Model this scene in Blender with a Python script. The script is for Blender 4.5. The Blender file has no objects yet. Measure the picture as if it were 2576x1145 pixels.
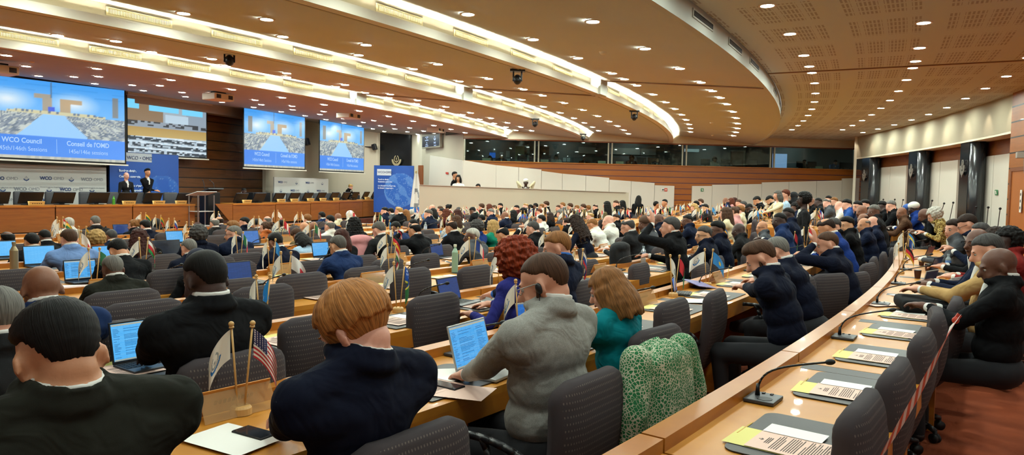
import bpy, bmesh, math, random
import numpy as np
from mathutils import Vector, Matrix, Euler
random.seed(7)
S = bpy.context.scene
COL = S.collection
R_ = math.radians
# ---------------------------------------------------------------- camera
F = 1780.0; HC = 1.65; PITCH = math.atan(94.5 / F); ROLL = R_(1.11)
cam_d = bpy.data.cameras.new('camera'); cam = bpy.data.objects.new('camera', cam_d); COL.objects.link(cam)
cam_d.sensor_width = 36; cam_d.lens = 36 * F / 2576; cam_d.clip_start = .05; cam_d.clip_end = 200
fw = Vector((0, math.cos(PITCH), -math.sin(PITCH))); up0 = Vector((0, math.sin(PITCH), math.cos(PITCH))); rt0 = Vector((1, 0, 0))
# measured layout: the hall is a set of concentric arcs about this centre
CX, CY = -52.43, 42.76
def ray(x, y):
    u = (x - 1288) / F; v = -(y - 572.5) / F; c, s = math.cos(ROLL), math.sin(ROLL)
    u2 = u * c - v * s; v2 = u * s + v * c
    return rt0 * u2 + up0 * v2 + fw
def proj(p):
    d = Vector(p) - Vector((0, 0, HC)); w = d.dot(fw); u2 = d.dot(rt0) / w; v2 = d.dot(up0) / w
    c, s = math.cos(ROLL), math.sin(ROLL)
    return 1288 + F * (u2 * c + v2 * s), 572.5 - F * (-u2 * s + v2 * c)
_r = (ray(1288 + F, 572.5) - ray(1288, 572.5)).normalized(); _f = ray(1288, 572.5).normalized(); _u = _r.cross(_f)
cam.matrix_world = Matrix(((_r.x, _u.x, -_f.x, 0), (_r.y, _u.y, -_f.y, 0), (_r.z, _u.z, -_f.z, HC), (0, 0, 0, 1)))
S.camera = cam
def at(x, y, z):
    d = ray(x, y); t = (z - HC) / d.z; return Vector((d.x * t, d.y * t, z))
def dep(x, y, Y):
    d = ray(x, y); t = Y / d.y; return Vector((d.x * t, Y, HC + d.z * t))
def RP(x, y, r, far=False):
    d = ray(x, y); a = d.x ** 2 + d.y ** 2; b = -2 * (d.x * CX + d.y * CY); c = CX ** 2 + CY ** 2 - r * r
    D = b * b - 4 * a * c
    if D < 0: D = 0
    ts = [t for t in ((-b - math.sqrt(D)) / (2 * a), (-b + math.sqrt(D)) / (2 * a)) if t > 0]
    t = max(ts) if far else min(ts)
    return Vector((d.x * t, d.y * t, HC + d.z * t))
def pol(r, ph, z=0.): a = R_(ph); return Vector((CX + r * math.cos(a), CY + r * math.sin(a), z))
def topol(p): return math.hypot(p.x - CX, p.y - CY), math.degrees(math.atan2(p.y - CY, p.x - CX))
def zf(ph, r=66.):
    a = 0. if ph < -26.3 else .2 * (ph + 26.3) / .6 if ph < -25.7 else .2 + .18 * min(1, (ph + 25.7) / 11.7)
    k = max(0., min(1., (r - 58.5) / 4.)); return a * k * k * (3 - 2 * k)
def face(ph): return R_(ph) + math.pi / 2      # z rotation so that local +Y points at the centre (podium)
# ---------------------------------------------------------------- materials
def lin(c):
    if isinstance(c, str): c = tuple(int(c[i:i + 2], 16) for i in (0, 2, 4))
    return tuple((v / 255 / 12.92 if v / 255 <= .04045 else ((v / 255 + .055) / 1.055) ** 2.4) for v in c) + (1,)
MATS = {}
def nodes(m): m.use_nodes = True; return m.node_tree.nodes, m.node_tree.links
def mat(name, col, rough=.6, bump=0, bscale=40, var=.0, vscale=3, metal=0, spec=.4, emit=0, ecol=None, alpha=1, sheen=0, stretch=None, coat=0):
    if name in MATS: return MATS[name]
    m = bpy.data.materials.new(name); N, L = nodes(m); b = N['Principled BSDF']
    c = lin(col); b.inputs['Base Color'].default_value = c; b.inputs['Roughness'].default_value = rough
    b.inputs['Metallic'].default_value = metal; b.inputs['Specular IOR Level'].default_value = spec
    if coat: b.inputs['Coat Weight'].default_value = coat
    if sheen: b.inputs['Sheen Weight'].default_value = sheen
    if emit: b.inputs['Emission Color'].default_value = lin(ecol or col); b.inputs['Emission Strength'].default_value = emit
    if bump or var:
        tc = N.new('ShaderNodeTexCoord'); mp = N.new('ShaderNodeMapping'); L.new(tc.outputs['Object'], mp.inputs['Vector'])
        if stretch: mp.inputs['Scale'].default_value = stretch
    if var:
        n = N.new('ShaderNodeTexNoise'); n.inputs['Scale'].default_value = vscale; n.inputs['Detail'].default_value = 4; L.new(mp.outputs[0], n.inputs['Vector'])
        r = N.new('ShaderNodeMapRange'); r.inputs[1].default_value = .3; r.inputs[2].default_value = .7; r.inputs[3].default_value = 1 - var; r.inputs[4].default_value = 1 + var
        L.new(n.outputs['Fac'], r.inputs[0]); v = N.new('ShaderNodeVectorMath'); v.operation = 'SCALE'; v.inputs[0].default_value = c[:3]
        L.new(r.outputs[0], v.inputs['Scale']); L.new(v.outputs[0], b.inputs['Base Color'])
    if bump:
        n = N.new('ShaderNodeTexNoise'); n.inputs['Scale'].default_value = bscale; n.inputs['Detail'].default_value = 5; L.new(mp.outputs[0], n.inputs['Vector'])
        bp = N.new('ShaderNodeBump'); bp.inputs['Strength'].default_value = bump; bp.inputs['Distance'].default_value = .02
        L.new(n.outputs['Fac'], bp.inputs['Height']); L.new(bp.outputs[0], b.inputs['Normal'])
    MATS[name] = m; return m
def emat(name, col, s=1., base=None):
    if name in MATS: return MATS[name]
    m = bpy.data.materials.new(name); N, L = nodes(m); b = N['Principled BSDF']
    b.inputs['Base Color'].default_value = lin(base or '101010'); b.inputs['Emission Color'].default_value = lin(col); b.inputs['Emission Strength'].default_value = s
    b.inputs['Roughness'].default_value = .4; MATS[name] = m; return m
def wood(name, c1, c2, rough=.35, scale=(1.2, 1.2, 9), groove=0, gz=0, gcol='2a1420', coat=.03, gw=.035):
    if name in MATS: return MATS[name]
    m = bpy.data.materials.new(name); N, L = nodes(m); b = N['Principled BSDF']; b.inputs['Roughness'].default_value = rough; b.inputs['Coat Weight'].default_value = coat
    tc = N.new('ShaderNodeTexCoord'); mp = N.new('ShaderNodeMapping'); mp.inputs['Scale'].default_value = scale; L.new(tc.outputs['Object'], mp.inputs['Vector'])
    n = N.new('ShaderNodeTexNoise'); n.inputs['Scale'].default_value = 2.2; n.inputs['Detail'].default_value = 7; n.inputs['Distortion'].default_value = .6; L.new(mp.outputs[0], n.inputs['Vector'])
    cr = N.new('ShaderNodeValToRGB'); cr.color_ramp.elements[0].position = .3; cr.color_ramp.elements[0].color = lin(c1); cr.color_ramp.elements[1].position = .7; cr.color_ramp.elements[1].color = lin(c2)
    L.new(n.outputs['Fac'], cr.inputs[0]); out = cr.outputs[0]
    if groove:
        sp = N.new('ShaderNodeSeparateXYZ'); L.new(tc.outputs['Object'], sp.inputs[0])
        a = N.new('ShaderNodeMath'); a.operation = 'SUBTRACT'; a.inputs[1].default_value = gz; L.new(sp.outputs['Z'], a.inputs[0])
        d = N.new('ShaderNodeMath'); d.operation = 'DIVIDE'; d.inputs[1].default_value = groove; L.new(a.outputs[0], d.inputs[0])
        f = N.new('ShaderNodeMath'); f.operation = 'FRACT'; L.new(d.outputs[0], f.inputs[0])
        lt = N.new('ShaderNodeMath'); lt.operation = 'LESS_THAN'; lt.inputs[1].default_value = gw / groove; L.new(f.outputs[0], lt.inputs[0])
        mx = N.new('ShaderNodeMix'); mx.data_type = 'RGBA'; L.new(lt.outputs[0], mx.inputs[0]); L.new(out, mx.inputs[6]); mx.inputs[7].default_value = lin(gcol); out = mx.outputs[2]
    L.new(out, b.inputs['Base Color']); MATS[name] = m; return m
W_DESK = wood('beech desk', 'b0721e', 'c4862e', .42, (1.5, 1.5, 1.5), coat=.08)
W_EDGE = wood('beech edge', 'a0601a', 'b47422', .35, (1.5, 1.5, 6))
W_POD = wood('podium veneer', '7e4608', '905410', .5, (.8, .8, 7))
W_BOOTH = wood('booth veneer', '8a4a08', '98560e', .4, (.6, .6, 7), groove=.25, gz=2.59 - .0125 - 2.5, gcol='3a1838', gw=.03)
W_WALL = wood('dark slatted veneer', '54300e', '6a3e16', .45, (.6, .6, 7), groove=.35, gz=.1, gcol='120806')
W_WALLR = wood('warm slatted veneer', '8a4e14', '9a5a1c', .4, (.6, .6, 7), groove=.36, gz=.2, gcol='1c0c06')
W_DARK = wood('walnut strip', '6e3a14', '80461c', .45)
M_WHITE = mat('white wall paint', 'b4ab96', .75, var=.03, vscale=1)
M_PANEL = mat('white wall board', 'cdc6b8', .6, var=.02, vscale=1)
M_CREAM = mat('cream plaster', 'd8ceb8', .8)
M_CEIL = mat('warm ceiling board', 'b9bab0', .75, var=.02, vscale=.7)
M_CEILL = mat('pale ceiling board', 'a2a19e', .75, var=.03, vscale=2)
M_BULK = mat('bulkhead plaster', 'a2967e', .8)
M_LIP = mat('cove lip paint', 'cfc8b8', .6)
M_MARB = mat('black stone', '1c1d20', .18, var=.4, vscale=2, spec=.6)
M_BLACK = mat('matte black', '0c0c0d', .5)
M_BLACKP = mat('black plastic', '17171a', .35)
M_GREYP = mat('dark grey plastic', '3a3a3c', .4)
M_BLOT = mat('dark grey leatherette', '2b2724', .45, bump=.05, bscale=200)
M_PAPER = mat('white paper', 'e8e4dc', .7)
M_PINK = mat('pink paper', 'e2bfae', .7)
M_YEL = mat('yellow paper', 'd9cf7a', .7)
M_INK = mat('black ink', '2a2626', .7)
M_STEEL = mat('brushed steel', '9a9a9a', .3, metal=.9)
M_CARPET = mat('orange red carpet', 'a8522c', .95, bump=.6, bscale=300, var=.2, vscale=3)
# ---------------------------------------------------------------- object helpers
def link(o, parent=None):
    COL.objects.link(o)
    if parent is not None: o.parent = parent
    return o
def mesh_obj(name, verts, faces, m=None, parent=None, smooth=False, mi=None):
    me = bpy.data.meshes.new(name); me.from_pydata([tuple(v) for v in verts], [], faces)
    for mm in (m if isinstance(m, (list, tuple)) else [m] if m else []): me.materials.append(mm)
    if mi is not None: me.polygons.foreach_set('material_index', mi)
    if smooth: me.polygons.foreach_set('use_smooth', [True] * len(me.polygons))
    me.update(); return link(bpy.data.objects.new(name, me), parent)
def bm_obj(name, bm, m=None, parent=None, smooth=False):
    me = bpy.data.meshes.new(name); bmesh.ops.recalc_face_normals(bm, faces=bm.faces); bm.to_mesh(me); bm.free()
    for mm in (m if isinstance(m, (list, tuple)) else [m] if m else []): me.materials.append(mm)
    if smooth: me.polygons.foreach_set('use_smooth', [True] * len(me.polygons))
    return link(bpy.data.objects.new(name, me), parent)
def thing(name, label, cat, loc=(0, 0, 0), rz=0, group=None):
    o = bpy.data.objects.new(name, None); COL.objects.link(o); o.empty_display_size = .1
    o.location = loc; o.rotation_euler = (0, 0, rz); o['label'] = label; o['category'] = cat
    if group: o['group'] = group
    return o
def tag(o, label, cat, group=None):
    o['label'] = label; o['category'] = cat
    if group: o['group'] = group
    return o
def struct(o): o['kind'] = 'structure'; return o
KIDS = {}
def dup(root, loc, rz, label=None, group=None, mats=None):
    r = root.copy(); COL.objects.link(r); r.location = loc; r.rotation_euler = (0, 0, rz)
    if label: r['label'] = label
    if group: r['group'] = group
    if root.name not in KIDS: KIDS[root.name] = [(c, [g for g in bpy.data.objects if g.parent == c]) for c in bpy.data.objects if c.parent == root]
    for c, gs in KIDS[root.name]:
        n = c.copy(); COL.objects.link(n); n.parent = r
        for g in gs: q = g.copy(); COL.objects.link(q); q.parent = n
    return r
def box(bm, c, s, rz=0, rx=0, ry=0, bev=0):
    M = Matrix.Translation(c) @ Euler((rx, ry, rz)).to_matrix().to_4x4() @ Matrix.Diagonal((s[0], s[1], s[2], 1))
    g = bmesh.ops.create_cube(bm, size=1, matrix=M)
    if bev:
        es = list({e for v in g['verts'] for e in v.link_edges}); bmesh.ops.bevel(bm, geom=es, offset=bev, segments=2, affect='EDGES', profile=.5)
def cyl(bm, p0, p1, r0, r1=None, n=12, caps=True):
    p0, p1 = Vector(p0), Vector(p1); d = p1 - p0; r1 = r0 if r1 is None else r1
    M = Matrix.Translation((p0 + p1) / 2) @ d.to_track_quat('Z', 'Y').to_matrix().to_4x4()
    bmesh.ops.create_cone(bm, cap_ends=caps, segments=n, radius1=r0, radius2=r1, depth=d.length, matrix=M)
def sph(bm, c, r, n=12, rot=None):
    r = (r, r, r) if isinstance(r, (int, float)) else r
    M = Matrix.Translation(c) @ (rot.to_4x4() if rot else Matrix.Identity(4)) @ Matrix.Diagonal((*r, 1))
    bmesh.ops.create_uvsphere(bm, u_segments=n, v_segments=max(6, n * 2 // 3), radius=1, matrix=M)
def tube(bm, pts, r, n=8):
    for a, b in zip(pts, pts[1:]): cyl(bm, a, b, r, n=n)
    for p in pts[1:-1]: sph(bm, p, r, n)
def prism(bm, pts, z0, z1):
    a = [bm.verts.new((p[0], p[1], z0)) for p in pts]; b = [bm.verts.new((p[0], p[1], z1)) for p in pts]; n = len(pts)
    bm.faces.new(a[::-1]); bm.faces.new(b)
    for i in range(n): bm.faces.new((a[i], a[(i + 1) % n], b[(i + 1) % n], b[i]))
def arc(name, r0, r1, z0, z1, p0, p1, m, parent=None, step=.35, ramp=False, zt=None, org=None, dr=None):
    """a bent box between two radii; zt = (z1 at p0 side) optional second top height"""
    n = max(1, int(abs(p1 - p0) / step)); V = []; Fc = []; o = org or Vector((0, 0, 0))
    for i in range(n + 1):
        ph = p0 + (p1 - p0) * i / n; h = zf(ph, (r0 + r1) / 2) if ramp else 0
        for r, z in ((r0, z0), (r1, z0), (r1, z1), (r0, z1 if zt is None else zt)): V.append(pol(r + (dr(ph) if dr else 0), ph, z + h) - o)
    for i in range(n):
        for k in range(4): a = i * 4 + k; b = i * 4 + (k + 1) % 4; Fc.append((a, b, b + 4, a + 4))
    Fc += [(0, 3, 2, 1), (n * 4, n * 4 + 1, n * 4 + 2, n * 4 + 3)]
    return mesh_obj(name, V, Fc, m, parent)
def quad(name, pts, m, parent=None): return mesh_obj(name, pts, [(0, 1, 2, 3)], m, parent)
def slab(name, pts, th, m, parent=None):
    """a flat panel with thickness, pts = front corners, pushed away from the camera side"""
    P = [Vector(p) for p in pts]; n = (P[1] - P[0]).cross(P[3] - P[0]).normalized()
    if n.dot(P[0] - Vector((0, 0, HC))) < 0: n = -n
    V = P + [p + n * th for p in P]; k = len(P)
    return mesh_obj(name, V, [tuple(range(k)), tuple(range(2 * k - 1, k - 1, -1))] + [(i, (i + 1) % k, k + (i + 1) % k, k + i) for i in range(k)], m, parent)
SCR = bpy.data.scenes.new('scratch')
def evalmesh(o):
    SCR.collection.objects.link(o); vl = SCR.view_layers[0]; vl.update(); dg = vl.depsgraph; dg.update()
    me = bpy.data.meshes.new_from_object(o.evaluated_get(dg), depsgraph=dg); SCR.collection.objects.unlink(o); bpy.data.objects.remove(o); return me
def text(name, s, m, parent, M, size=1., align='CENTER', bold=0, ext=.001):
    cu = bpy.data.curves.new(name, 'FONT'); cu.body = s; cu.size = size; cu.align_x = align; cu.align_y = 'CENTER'; cu.extrude = ext; cu.offset = bold
    o = bpy.data.objects.new(name, cu); me = evalmesh(o)
    me.materials.clear(); me.materials.append(m)
    q = bpy.data.objects.new(name, me); link(q, parent); q.matrix_local = M; return q
# ================================================================ ROOM SHELL
P0, P1 = -47., -9.
# floor: flat, then a gentle ramp beyond the cross aisle (zf)
V = []; Fc = []; rs = [42.] + [44 + 2 * i for i in range(16)]; n = 190; pa, pb = -60., -3.
for i in range(n + 1):
    ph = pa + (pb - pa) * i / n
    for r in rs: V.append(pol(r, ph, zf(ph, r)))
k = len(rs)
for i in range(n):
    for j in range(k - 1): a = i * k + j; Fc.append((a, a + 1, a + k + 1, a + k))
struct(mesh_obj('floor', V, Fc, M_CARPET))
# saw-tooth ceiling boards
def board(name, r0, z0, r1, z1, p0, p1, m):
    n = 90; V = []; Fc = []
    for i in range(n + 1):
        ph = p0 + (p1 - p0) * i / n
        V += [pol(r0, ph, z0), pol(r1, ph, z1), pol(r1, ph, z1 + .12), pol(r0, ph, z0 + .12)]
    for i in range(n):
        a = i * 4
        for q in range(4): Fc.append((a + q, a + (q + 1) % 4, a + 4 + (q + 1) % 4, a + 4 + q))
    return struct(mesh_obj(name, V, Fc, m))
ZL, ZT = 3.85, 4.19
BE = [64.02, 60.36, 56.82, 53.52]
# acoustic ceiling with slot pattern for the outer ring
mp = mat('slotted acoustic ceiling', 'c2c9c2', .8); N, L = nodes(mp); b = N['Principled BSDF']
tc = N.new('ShaderNodeTexCoord'); uvs = tc.outputs['UV']
sx = N.new('ShaderNodeSeparateXYZ'); L.new(uvs, sx.inputs[0])
def mth(N, L, op, a, b=None, c=None):
    n = N.new('ShaderNodeMath'); n.operation = op
    for i, v in enumerate((a, b, c)):
        if v is None: continue
        if isinstance(v, (int, float)): n.inputs[i].default_value = v
        else: L.new(v, n.inputs[i])
    return n.outputs[0]
def band(v, per, lo, hi):
    f = mth(N, L, 'FRACT', mth(N, L, 'DIVIDE', v, per)); return mth(N, L, 'MULTIPLY', mth(N, L, 'GREATER_THAN', f, lo), mth(N, L, 'LESS_THAN', f, hi))
U_, V_ = sx.outputs[0], sx.outputs[1]
pat = band(U_, 1.5, .14, .86)
for q in (band(U_, .27, .12, .88), band(V_, 1.25, .12, .88), band(V_, .3125, .1, .9), band(V_, .052, .3, .85)): pat = mth(N, L, 'MULTIPLY', pat, q)
mx = N.new('ShaderNodeMix'); mx.data_type = 'RGBA'; L.new(mth(N, L, 'MULTIPLY', pat, .55), mx.inputs[0]); mx.inputs[6].default_value = lin('c2c9c2'); mx.inputs[7].default_value = lin('7a6450')
L.new(mx.outputs[2], b.inputs['Base Color'])
c0 = board('ceiling', 64.1, 4.15, 70.5, 4.15, P0, P1, mp)
uv = c0.data.uv_layers.new(name='UVMap')
for lo in c0.data.loops:
    co = c0.data.vertices[lo.vertex_index].co; r, ph = topol(co); uv.data[lo.index].uv = (R_(ph) * 66.5 + 60, r - 64.1 - .25)
for i in range(3): board('ceiling', BE[i + 1] + .02, ZT, BE[i] + .06, ZL, P0, P1, M_CEIL)
board('ceiling', 43.6, 4.62, BE[3] + .06, ZL, P0, -1., M_CEILL)
# step face of the outer ring, with black slot vents
st = arc('trim_1', BE[0] - .04, BE[0] + .05, ZL, 4.2, P0, P1, M_CEIL, step=.3); struct(st)
GAP = [(-26.25, -25.75)]
cove = emat('cove light strip', 'fdf6d8', 300)
for i in (1, 2, 3):
    r = BE[i]
    for j, (a, bb) in enumerate(((P0, -26.2), (-25.75, -11.))):
        o = arc('trim_%d' % (i * 2 + j), r, r + .16, ZL, ZL + .02, a, bb, M_LIP, step=.3); struct(o)          # trough bottom
        struct(arc('trim_lip', r + .14, r + .16, ZL + .02, ZL + .13, a, bb, M_LIP, step=.3, parent=o))
        struct(arc('trim_face', r - .06, r - .03, ZL, ZT + .05, a, bb, M_WHITE, step=.3, parent=o))
        l = arc('cove_light', r + .03, r + .09, ZL + .06, ZL + .08, a + .02, bb - .02, cove, step=.9)
        tag(l, 'warm light strip hidden behind the %s ceiling cove lip, %s the ceiling joint' % (['', 'nearest', 'middle', 'farthest'][i], ['left of', 'right of'][j]), 'cove light')
    struct(arc('trim_gap', r - .05, r + .22, ZL - .01, ZT + .02, -26.2, -25.75, M_CEIL, step=.2))
# radial movement joints in the ceiling
for i, (ra, za, rb, zb) in enumerate([(64.1, 4.15, 70.5, 4.15), (BE[1] + .1, ZT - .01, BE[0], ZL), (BE[2] + .1, ZT - .01, BE[1], ZL), (BE[3] + .1, ZT - .01, BE[2], ZL)]):
    A, B = pol(ra, -25.95, za), pol(rb, -25.95, zb); bm = bmesh.new(); d = (B - A); nrm = Vector((-d.y, d.x, 0)).normalized() * .02
    v = [bm.verts.new(p) for p in (A - nrm, A + nrm, B + nrm, B - nrm)]; v2 = [bm.verts.new(q.co - Vector((0, 0, .02))) for q in v]
    bm.faces.new(v); bm.faces.new(v2[::-1]); [bm.faces.new((v[q], v[(q + 1) % 4], v2[(q + 1) % 4], v2[q])) for q in range(4)]
    struct(bm_obj('trim_joint', bm, mat('ceiling joint', '8a6a4c', .8)))
# ventilation grilles on the coves
M_VF = mat('cream grille', 'd8cda4', .5); M_VS = mat('grille shadow', '6b5f3c', .7)
def vent(w, dark=False):
    t = thing('ceiling_vent', 'x', 'air vent')
    bm = bmesh.new(); box(bm, (0, 0, 0), (w, .012, .12)); bm_obj('frame', bm, M_CEIL if dark else M_VF, t)
    bm = bmesh.new(); box(bm, (0, .008, 0), (w - .07, .008, .07)); bm_obj('backing', bm, M_BLACK if dark else M_VS, t)
    bm = bmesh.new(); k = 8 if dark else 40
    if dark:
        for q in range(3): box(bm, (0, .013, -.024 + q * .024), (w - .08, .004, .004))
    else:
        for q in range(k): box(bm, (-w / 2 + .05 + (w - .1) * q / (k - 1), .014, 0), (.009, .006, .066))
    bm_obj('louvre', bm, M_VF if not dark else M_GREYP, t); return t
def vents(i, phs, dark=False, w=.98):
    first = None; r = BE[i] + (.058 if dark else -.022); zz = ZL + (.19 if dark else .245)
    for q, ph in enumerate(phs):
        lab = 'slotted air vent in the ceiling step, ' + ('outermost' if i == 0 else ['', 'nearest', 'middle', 'farthest'][i]) + ' row, number %d from the left' % (q + 1)
        p = pol(r, ph, zz); rz = R_(ph) - math.pi / 2
        if first is None: first = vent(w, dark); first.location = p; first.rotation_euler = (0, 0, rz); first['label'] = lab; first['group'] = 'air vents in ceiling step %d' % i
        else: dup(first, p, rz, lab)
    return
def ph_of(x, y, r): return topol(RP(x, y, r))[1]
vents(1, [ph_of(x, y, 60.34) for x, y in ((1007, 44), (1186, 104), (1318, 148), (1416, 185))] + [ph_of(x, y, 60.34) for x, y in ((1545, 232), (1590, 255), (1625, 272), (1650, 290))])
vents(2, [ph_of(x, y, 56.8) for x, y in ((353, 45), (598, 97), (790, 139), (937, 172), (1052, 202))] + [ph_of(x, y, 56.8) for x, y in ((1220, 244), (1281, 260), (1330, 276), (1371, 290), (1404, 298), (1430, 310), (1450, 318))])
vents(3, [ph_of(x, y, 53.5) for x, y in ((70, 97), (292, 132), (477, 166), (624, 191), (751, 214))] + [ph_of(x, y, 53.5) for x, y in ((940, 248), (1011, 264), (1073, 278), (1125, 289), (1168, 300), (1205, 308), (1236, 314), (1262, 320))])
vents(0, [ph_of(x, y, 64.07) for x, y in ((1768, 57), (1849, 118), (1897, 164), (1950, 225), (1962, 252))], dark=True)
# ---------------------------------------------------------------- downlights
M_RING = mat('downlight ring', 'd8c8b0', .4); M_LAMP = emat('downlight lamp', 'f4ffec', 400)
def downlight():
    t = thing('ceiling_light', 'x', 'ceiling light', (0, 0, 5))
    bm = bmesh.new(); k = 20
    for (r0, z0, r1, z1) in ((.12, 0, .115, -.012), (.115, -.012, .088, -.012), (.088, -.012, .084, .0)):
        a = [bm.verts.new((r0 * math.cos(i * 6.2832 / k), r0 * math.sin(i * 6.2832 / k), z0)) for i in range(k)]; b = [bm.verts.new((r1 * math.cos(i * 6.2832 / k), r1 * math.sin(i * 6.2832 / k), z1)) for i in range(k)]
        for i in range(k): bm.faces.new((a[i], a[(i + 1) % k], b[(i + 1) % k], b[i]))
    bm_obj('ring', bm, M_RING, t)
    bm = bmesh.new(); bm.faces.new([bm.verts.new((.085 * math.cos(-i * .6283), .085 * math.sin(-i * .6283), -.009)) for i in range(10)]); bm.normal_update(); me = bpy.data.meshes.new('lamp'); bm.to_mesh(me); bm.free(); me.materials.append(M_LAMP); link(bpy.data.objects.new('lamp', me), t); return t
DL = None; NTH = lambda q: ('first second third fourth fifth sixth seventh eighth ninth tenth eleventh twelfth thirteenth fourteenth fifteenth sixteenth seventeenth eighteenth nineteenth twentieth twenty-first'.split()[q - 1])
def light(r, ph, ring, q):
    global DL
    if r > 64.1: z = 4.15
    elif r > BE[3]:
        i = 0 if r > BE[1] else 1 if r > BE[2] else 2
        z = ZT + (ZL - ZT) * (r - BE[i + 1]) / (BE[i] - BE[i + 1])
    else: z = 4.62 + (ZL - 4.62) * (r - 43.6) / (BE[3] - 43.6)
    z -= .002
    p = pol(r, ph, z)
    if not (-.0 < math.hypot(p.x, p.y)) : return
    X, Y = p.x, p.y
    if Y > 29.6 and X > -2: return
    if Y < -7: return
    lab = 'recessed downlight, %s, %s' % (ring, NTH(q))
    if DL is None: DL = downlight(); DL.location = p; DL['label'] = lab; DL['group'] = 'ceiling downlights'
    else: dup(DL, p, 0, lab)
def run(r, phs, name):
    for q, ph in enumerate(phs): light(r, ph, name, q + 1)
sec = lambda a, st, n: [a + st * i for i in range(n)]
run(64.92, [-39, -37.4, -35.8, -34.1, -32.5, -30.84, -29.2, -27.54, -26.49, -25.8] + sec(-24.52, 1.5, 8), 'inner ring of the slotted ceiling')
run(66.71, [-40.5, -38, -35.8, -34.1, -32.5, -30.83, -29.18, -27.53, -26.42, -25.77] + sec(-24.45, 1.5, 8), 'middle ring of the slotted ceiling')
run(68.45, [-38.5, -36.2, -34.2, -32.5, -30.8, -29.2, -27.5, -26.2], 'outer ring by the curved wall')
for q_, (x, y) in enumerate(((2532, 191), (2479, 221.5), (2429, 247), (2382, 270), (2336, 287), (2293, 301), (2250, 313.5), (2208.6, 324), (2171, 333))):
    r_, ph_ = topol(at(x, y, 4.15)); light(r_, ph_, 'outer ring by the curved wall', q_ + 9)
run(61.2, [-37.3, -35.6, -33.95, -32.26, -30.53, -28.88, -27.16, -26.4, -25.5, -23.99, -22.49, -21, -19.5, -18, -16.5, -15, -13.5], 'inner ring of the first ceiling board')
run(62.85, [-37.4, -35.4, -33.55, -31.7, -29.86, -28.03, -26.4, -25.2, -24.1, -22.9, -21.3, -19.7, -18.1, -16.5, -15, -13.5], 'outer ring of the first ceiling board')
run(57.58, [-37.7, -35.95, -34.21, -32.47, -30.71, -29.07, -27.31, -26.4, -25.4] + sec(-23.9, 1.65, 8), 'inner ring of the second ceiling board')
run(58.77, [-37.5, -35.6, -33.69, -31.77, -29.85, -28.03, -26.4, -25.3] + sec(-23.8, 1.65, 8), 'outer ring of the second ceiling board')
run(54.18, [-36.1, -34.44, -32.72, -31.02, -29.3, -27.6, -26.4, -25.3] + sec(-23.8, 1.6, 9), 'inner ring of the third ceiling board')
run(55.05, [-35.8, -33.89, -32.02, -30.15, -28.3, -26.5, -25.2] + sec(-23.6, 1.7, 8), 'outer ring of the third ceiling board')
for rr, nm in ((52.3, 'first'), (50.0, 'second'), (48.6, 'third'), (46.9, 'fourth')):
    run(rr, sec(-35.3 + (rr % 1.7) * .6, 1.75, 18), nm + ' ring of the pale ceiling over the podium')
# ---------------------------------------------------------------- smoke detectors, ceiling cameras, projectors
def detector(x, y, lab):
    p = at(x, y, 4.08); r, ph = topol(p); t = thing('smoke_detector', lab, 'smoke detector', (p.x, p.y, 4.0), group='smoke detectors')
    bm = bmesh.new(); cyl(bm, (0, 0, .04), (0, 0, .16), .07, .075, 16); bm_obj('base', bm, M_CREAM, t, True)
    bm = bmesh.new(); sph(bm, (0, 0, .035), (.06, .06, .045), 14); bm_obj('sensor', bm, M_CREAM, t, True)
for i, (x, y) in enumerate(((1517, 125), (1070, 160), (718, 182), (1790, 305), (1420, 262), (1792, 337), (1298, 310), (80, 147))):
    detector(x, y, 'small cream smoke detector on the ceiling, number %d of the scattered detectors by size' % (i + 1))
def ceil_cam(p, rz, lab, s=1.):
    t = thing('ceiling_camera', lab, 'camera', p, rz, 'dome cameras under the ceiling'); t.scale = (s, s, s)
    bm = bmesh.new(); box(bm, (0, 0, .0), (.22, .14, .03), bev=.005); bm_obj('bracket', bm, M_BLACKP, t)
    bm = bmesh.new(); box(bm, (-.06, 0, -.08), (.025, .05, .15), bev=.008); box(bm, (.06, 0, -.08), (.025, .05, .15), bev=.008); bm_obj('yoke', bm, M_BLACKP, t)
    bm = bmesh.new(); sph(bm, (0, 0, -.13), (.06, .075, .075), 16); bm_obj('body', bm, M_BLACKP, t, True)
    bm = bmesh.new(); cyl(bm, (0, -.06, -.145), (0, -.09, -.155), .03, n=16); bm_obj('lens', bm, M_BLACK, t, True)
for (x, y, Z, s, lab) in ((577, 128, 3.98, 1.3, 'black ceiling camera under the second light cove'), (1302, 178, 3.84, 1.25, 'black ceiling camera below the nearest light cove'), (1596, 280, 3.84, 1.25, 'black ceiling camera hanging near the curved end of the nearest cove'),
                     (1346, 300, 3.84, 1.2, 'black ceiling camera beneath the middle cove'), (1467, 338, 3.84, 1.2, 'small black ceiling camera close to the booth windows')):
    p = at(x, y, Z); ceil_cam(p, math.atan2(p.y, p.x) - math.pi / 2, lab, s)
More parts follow.
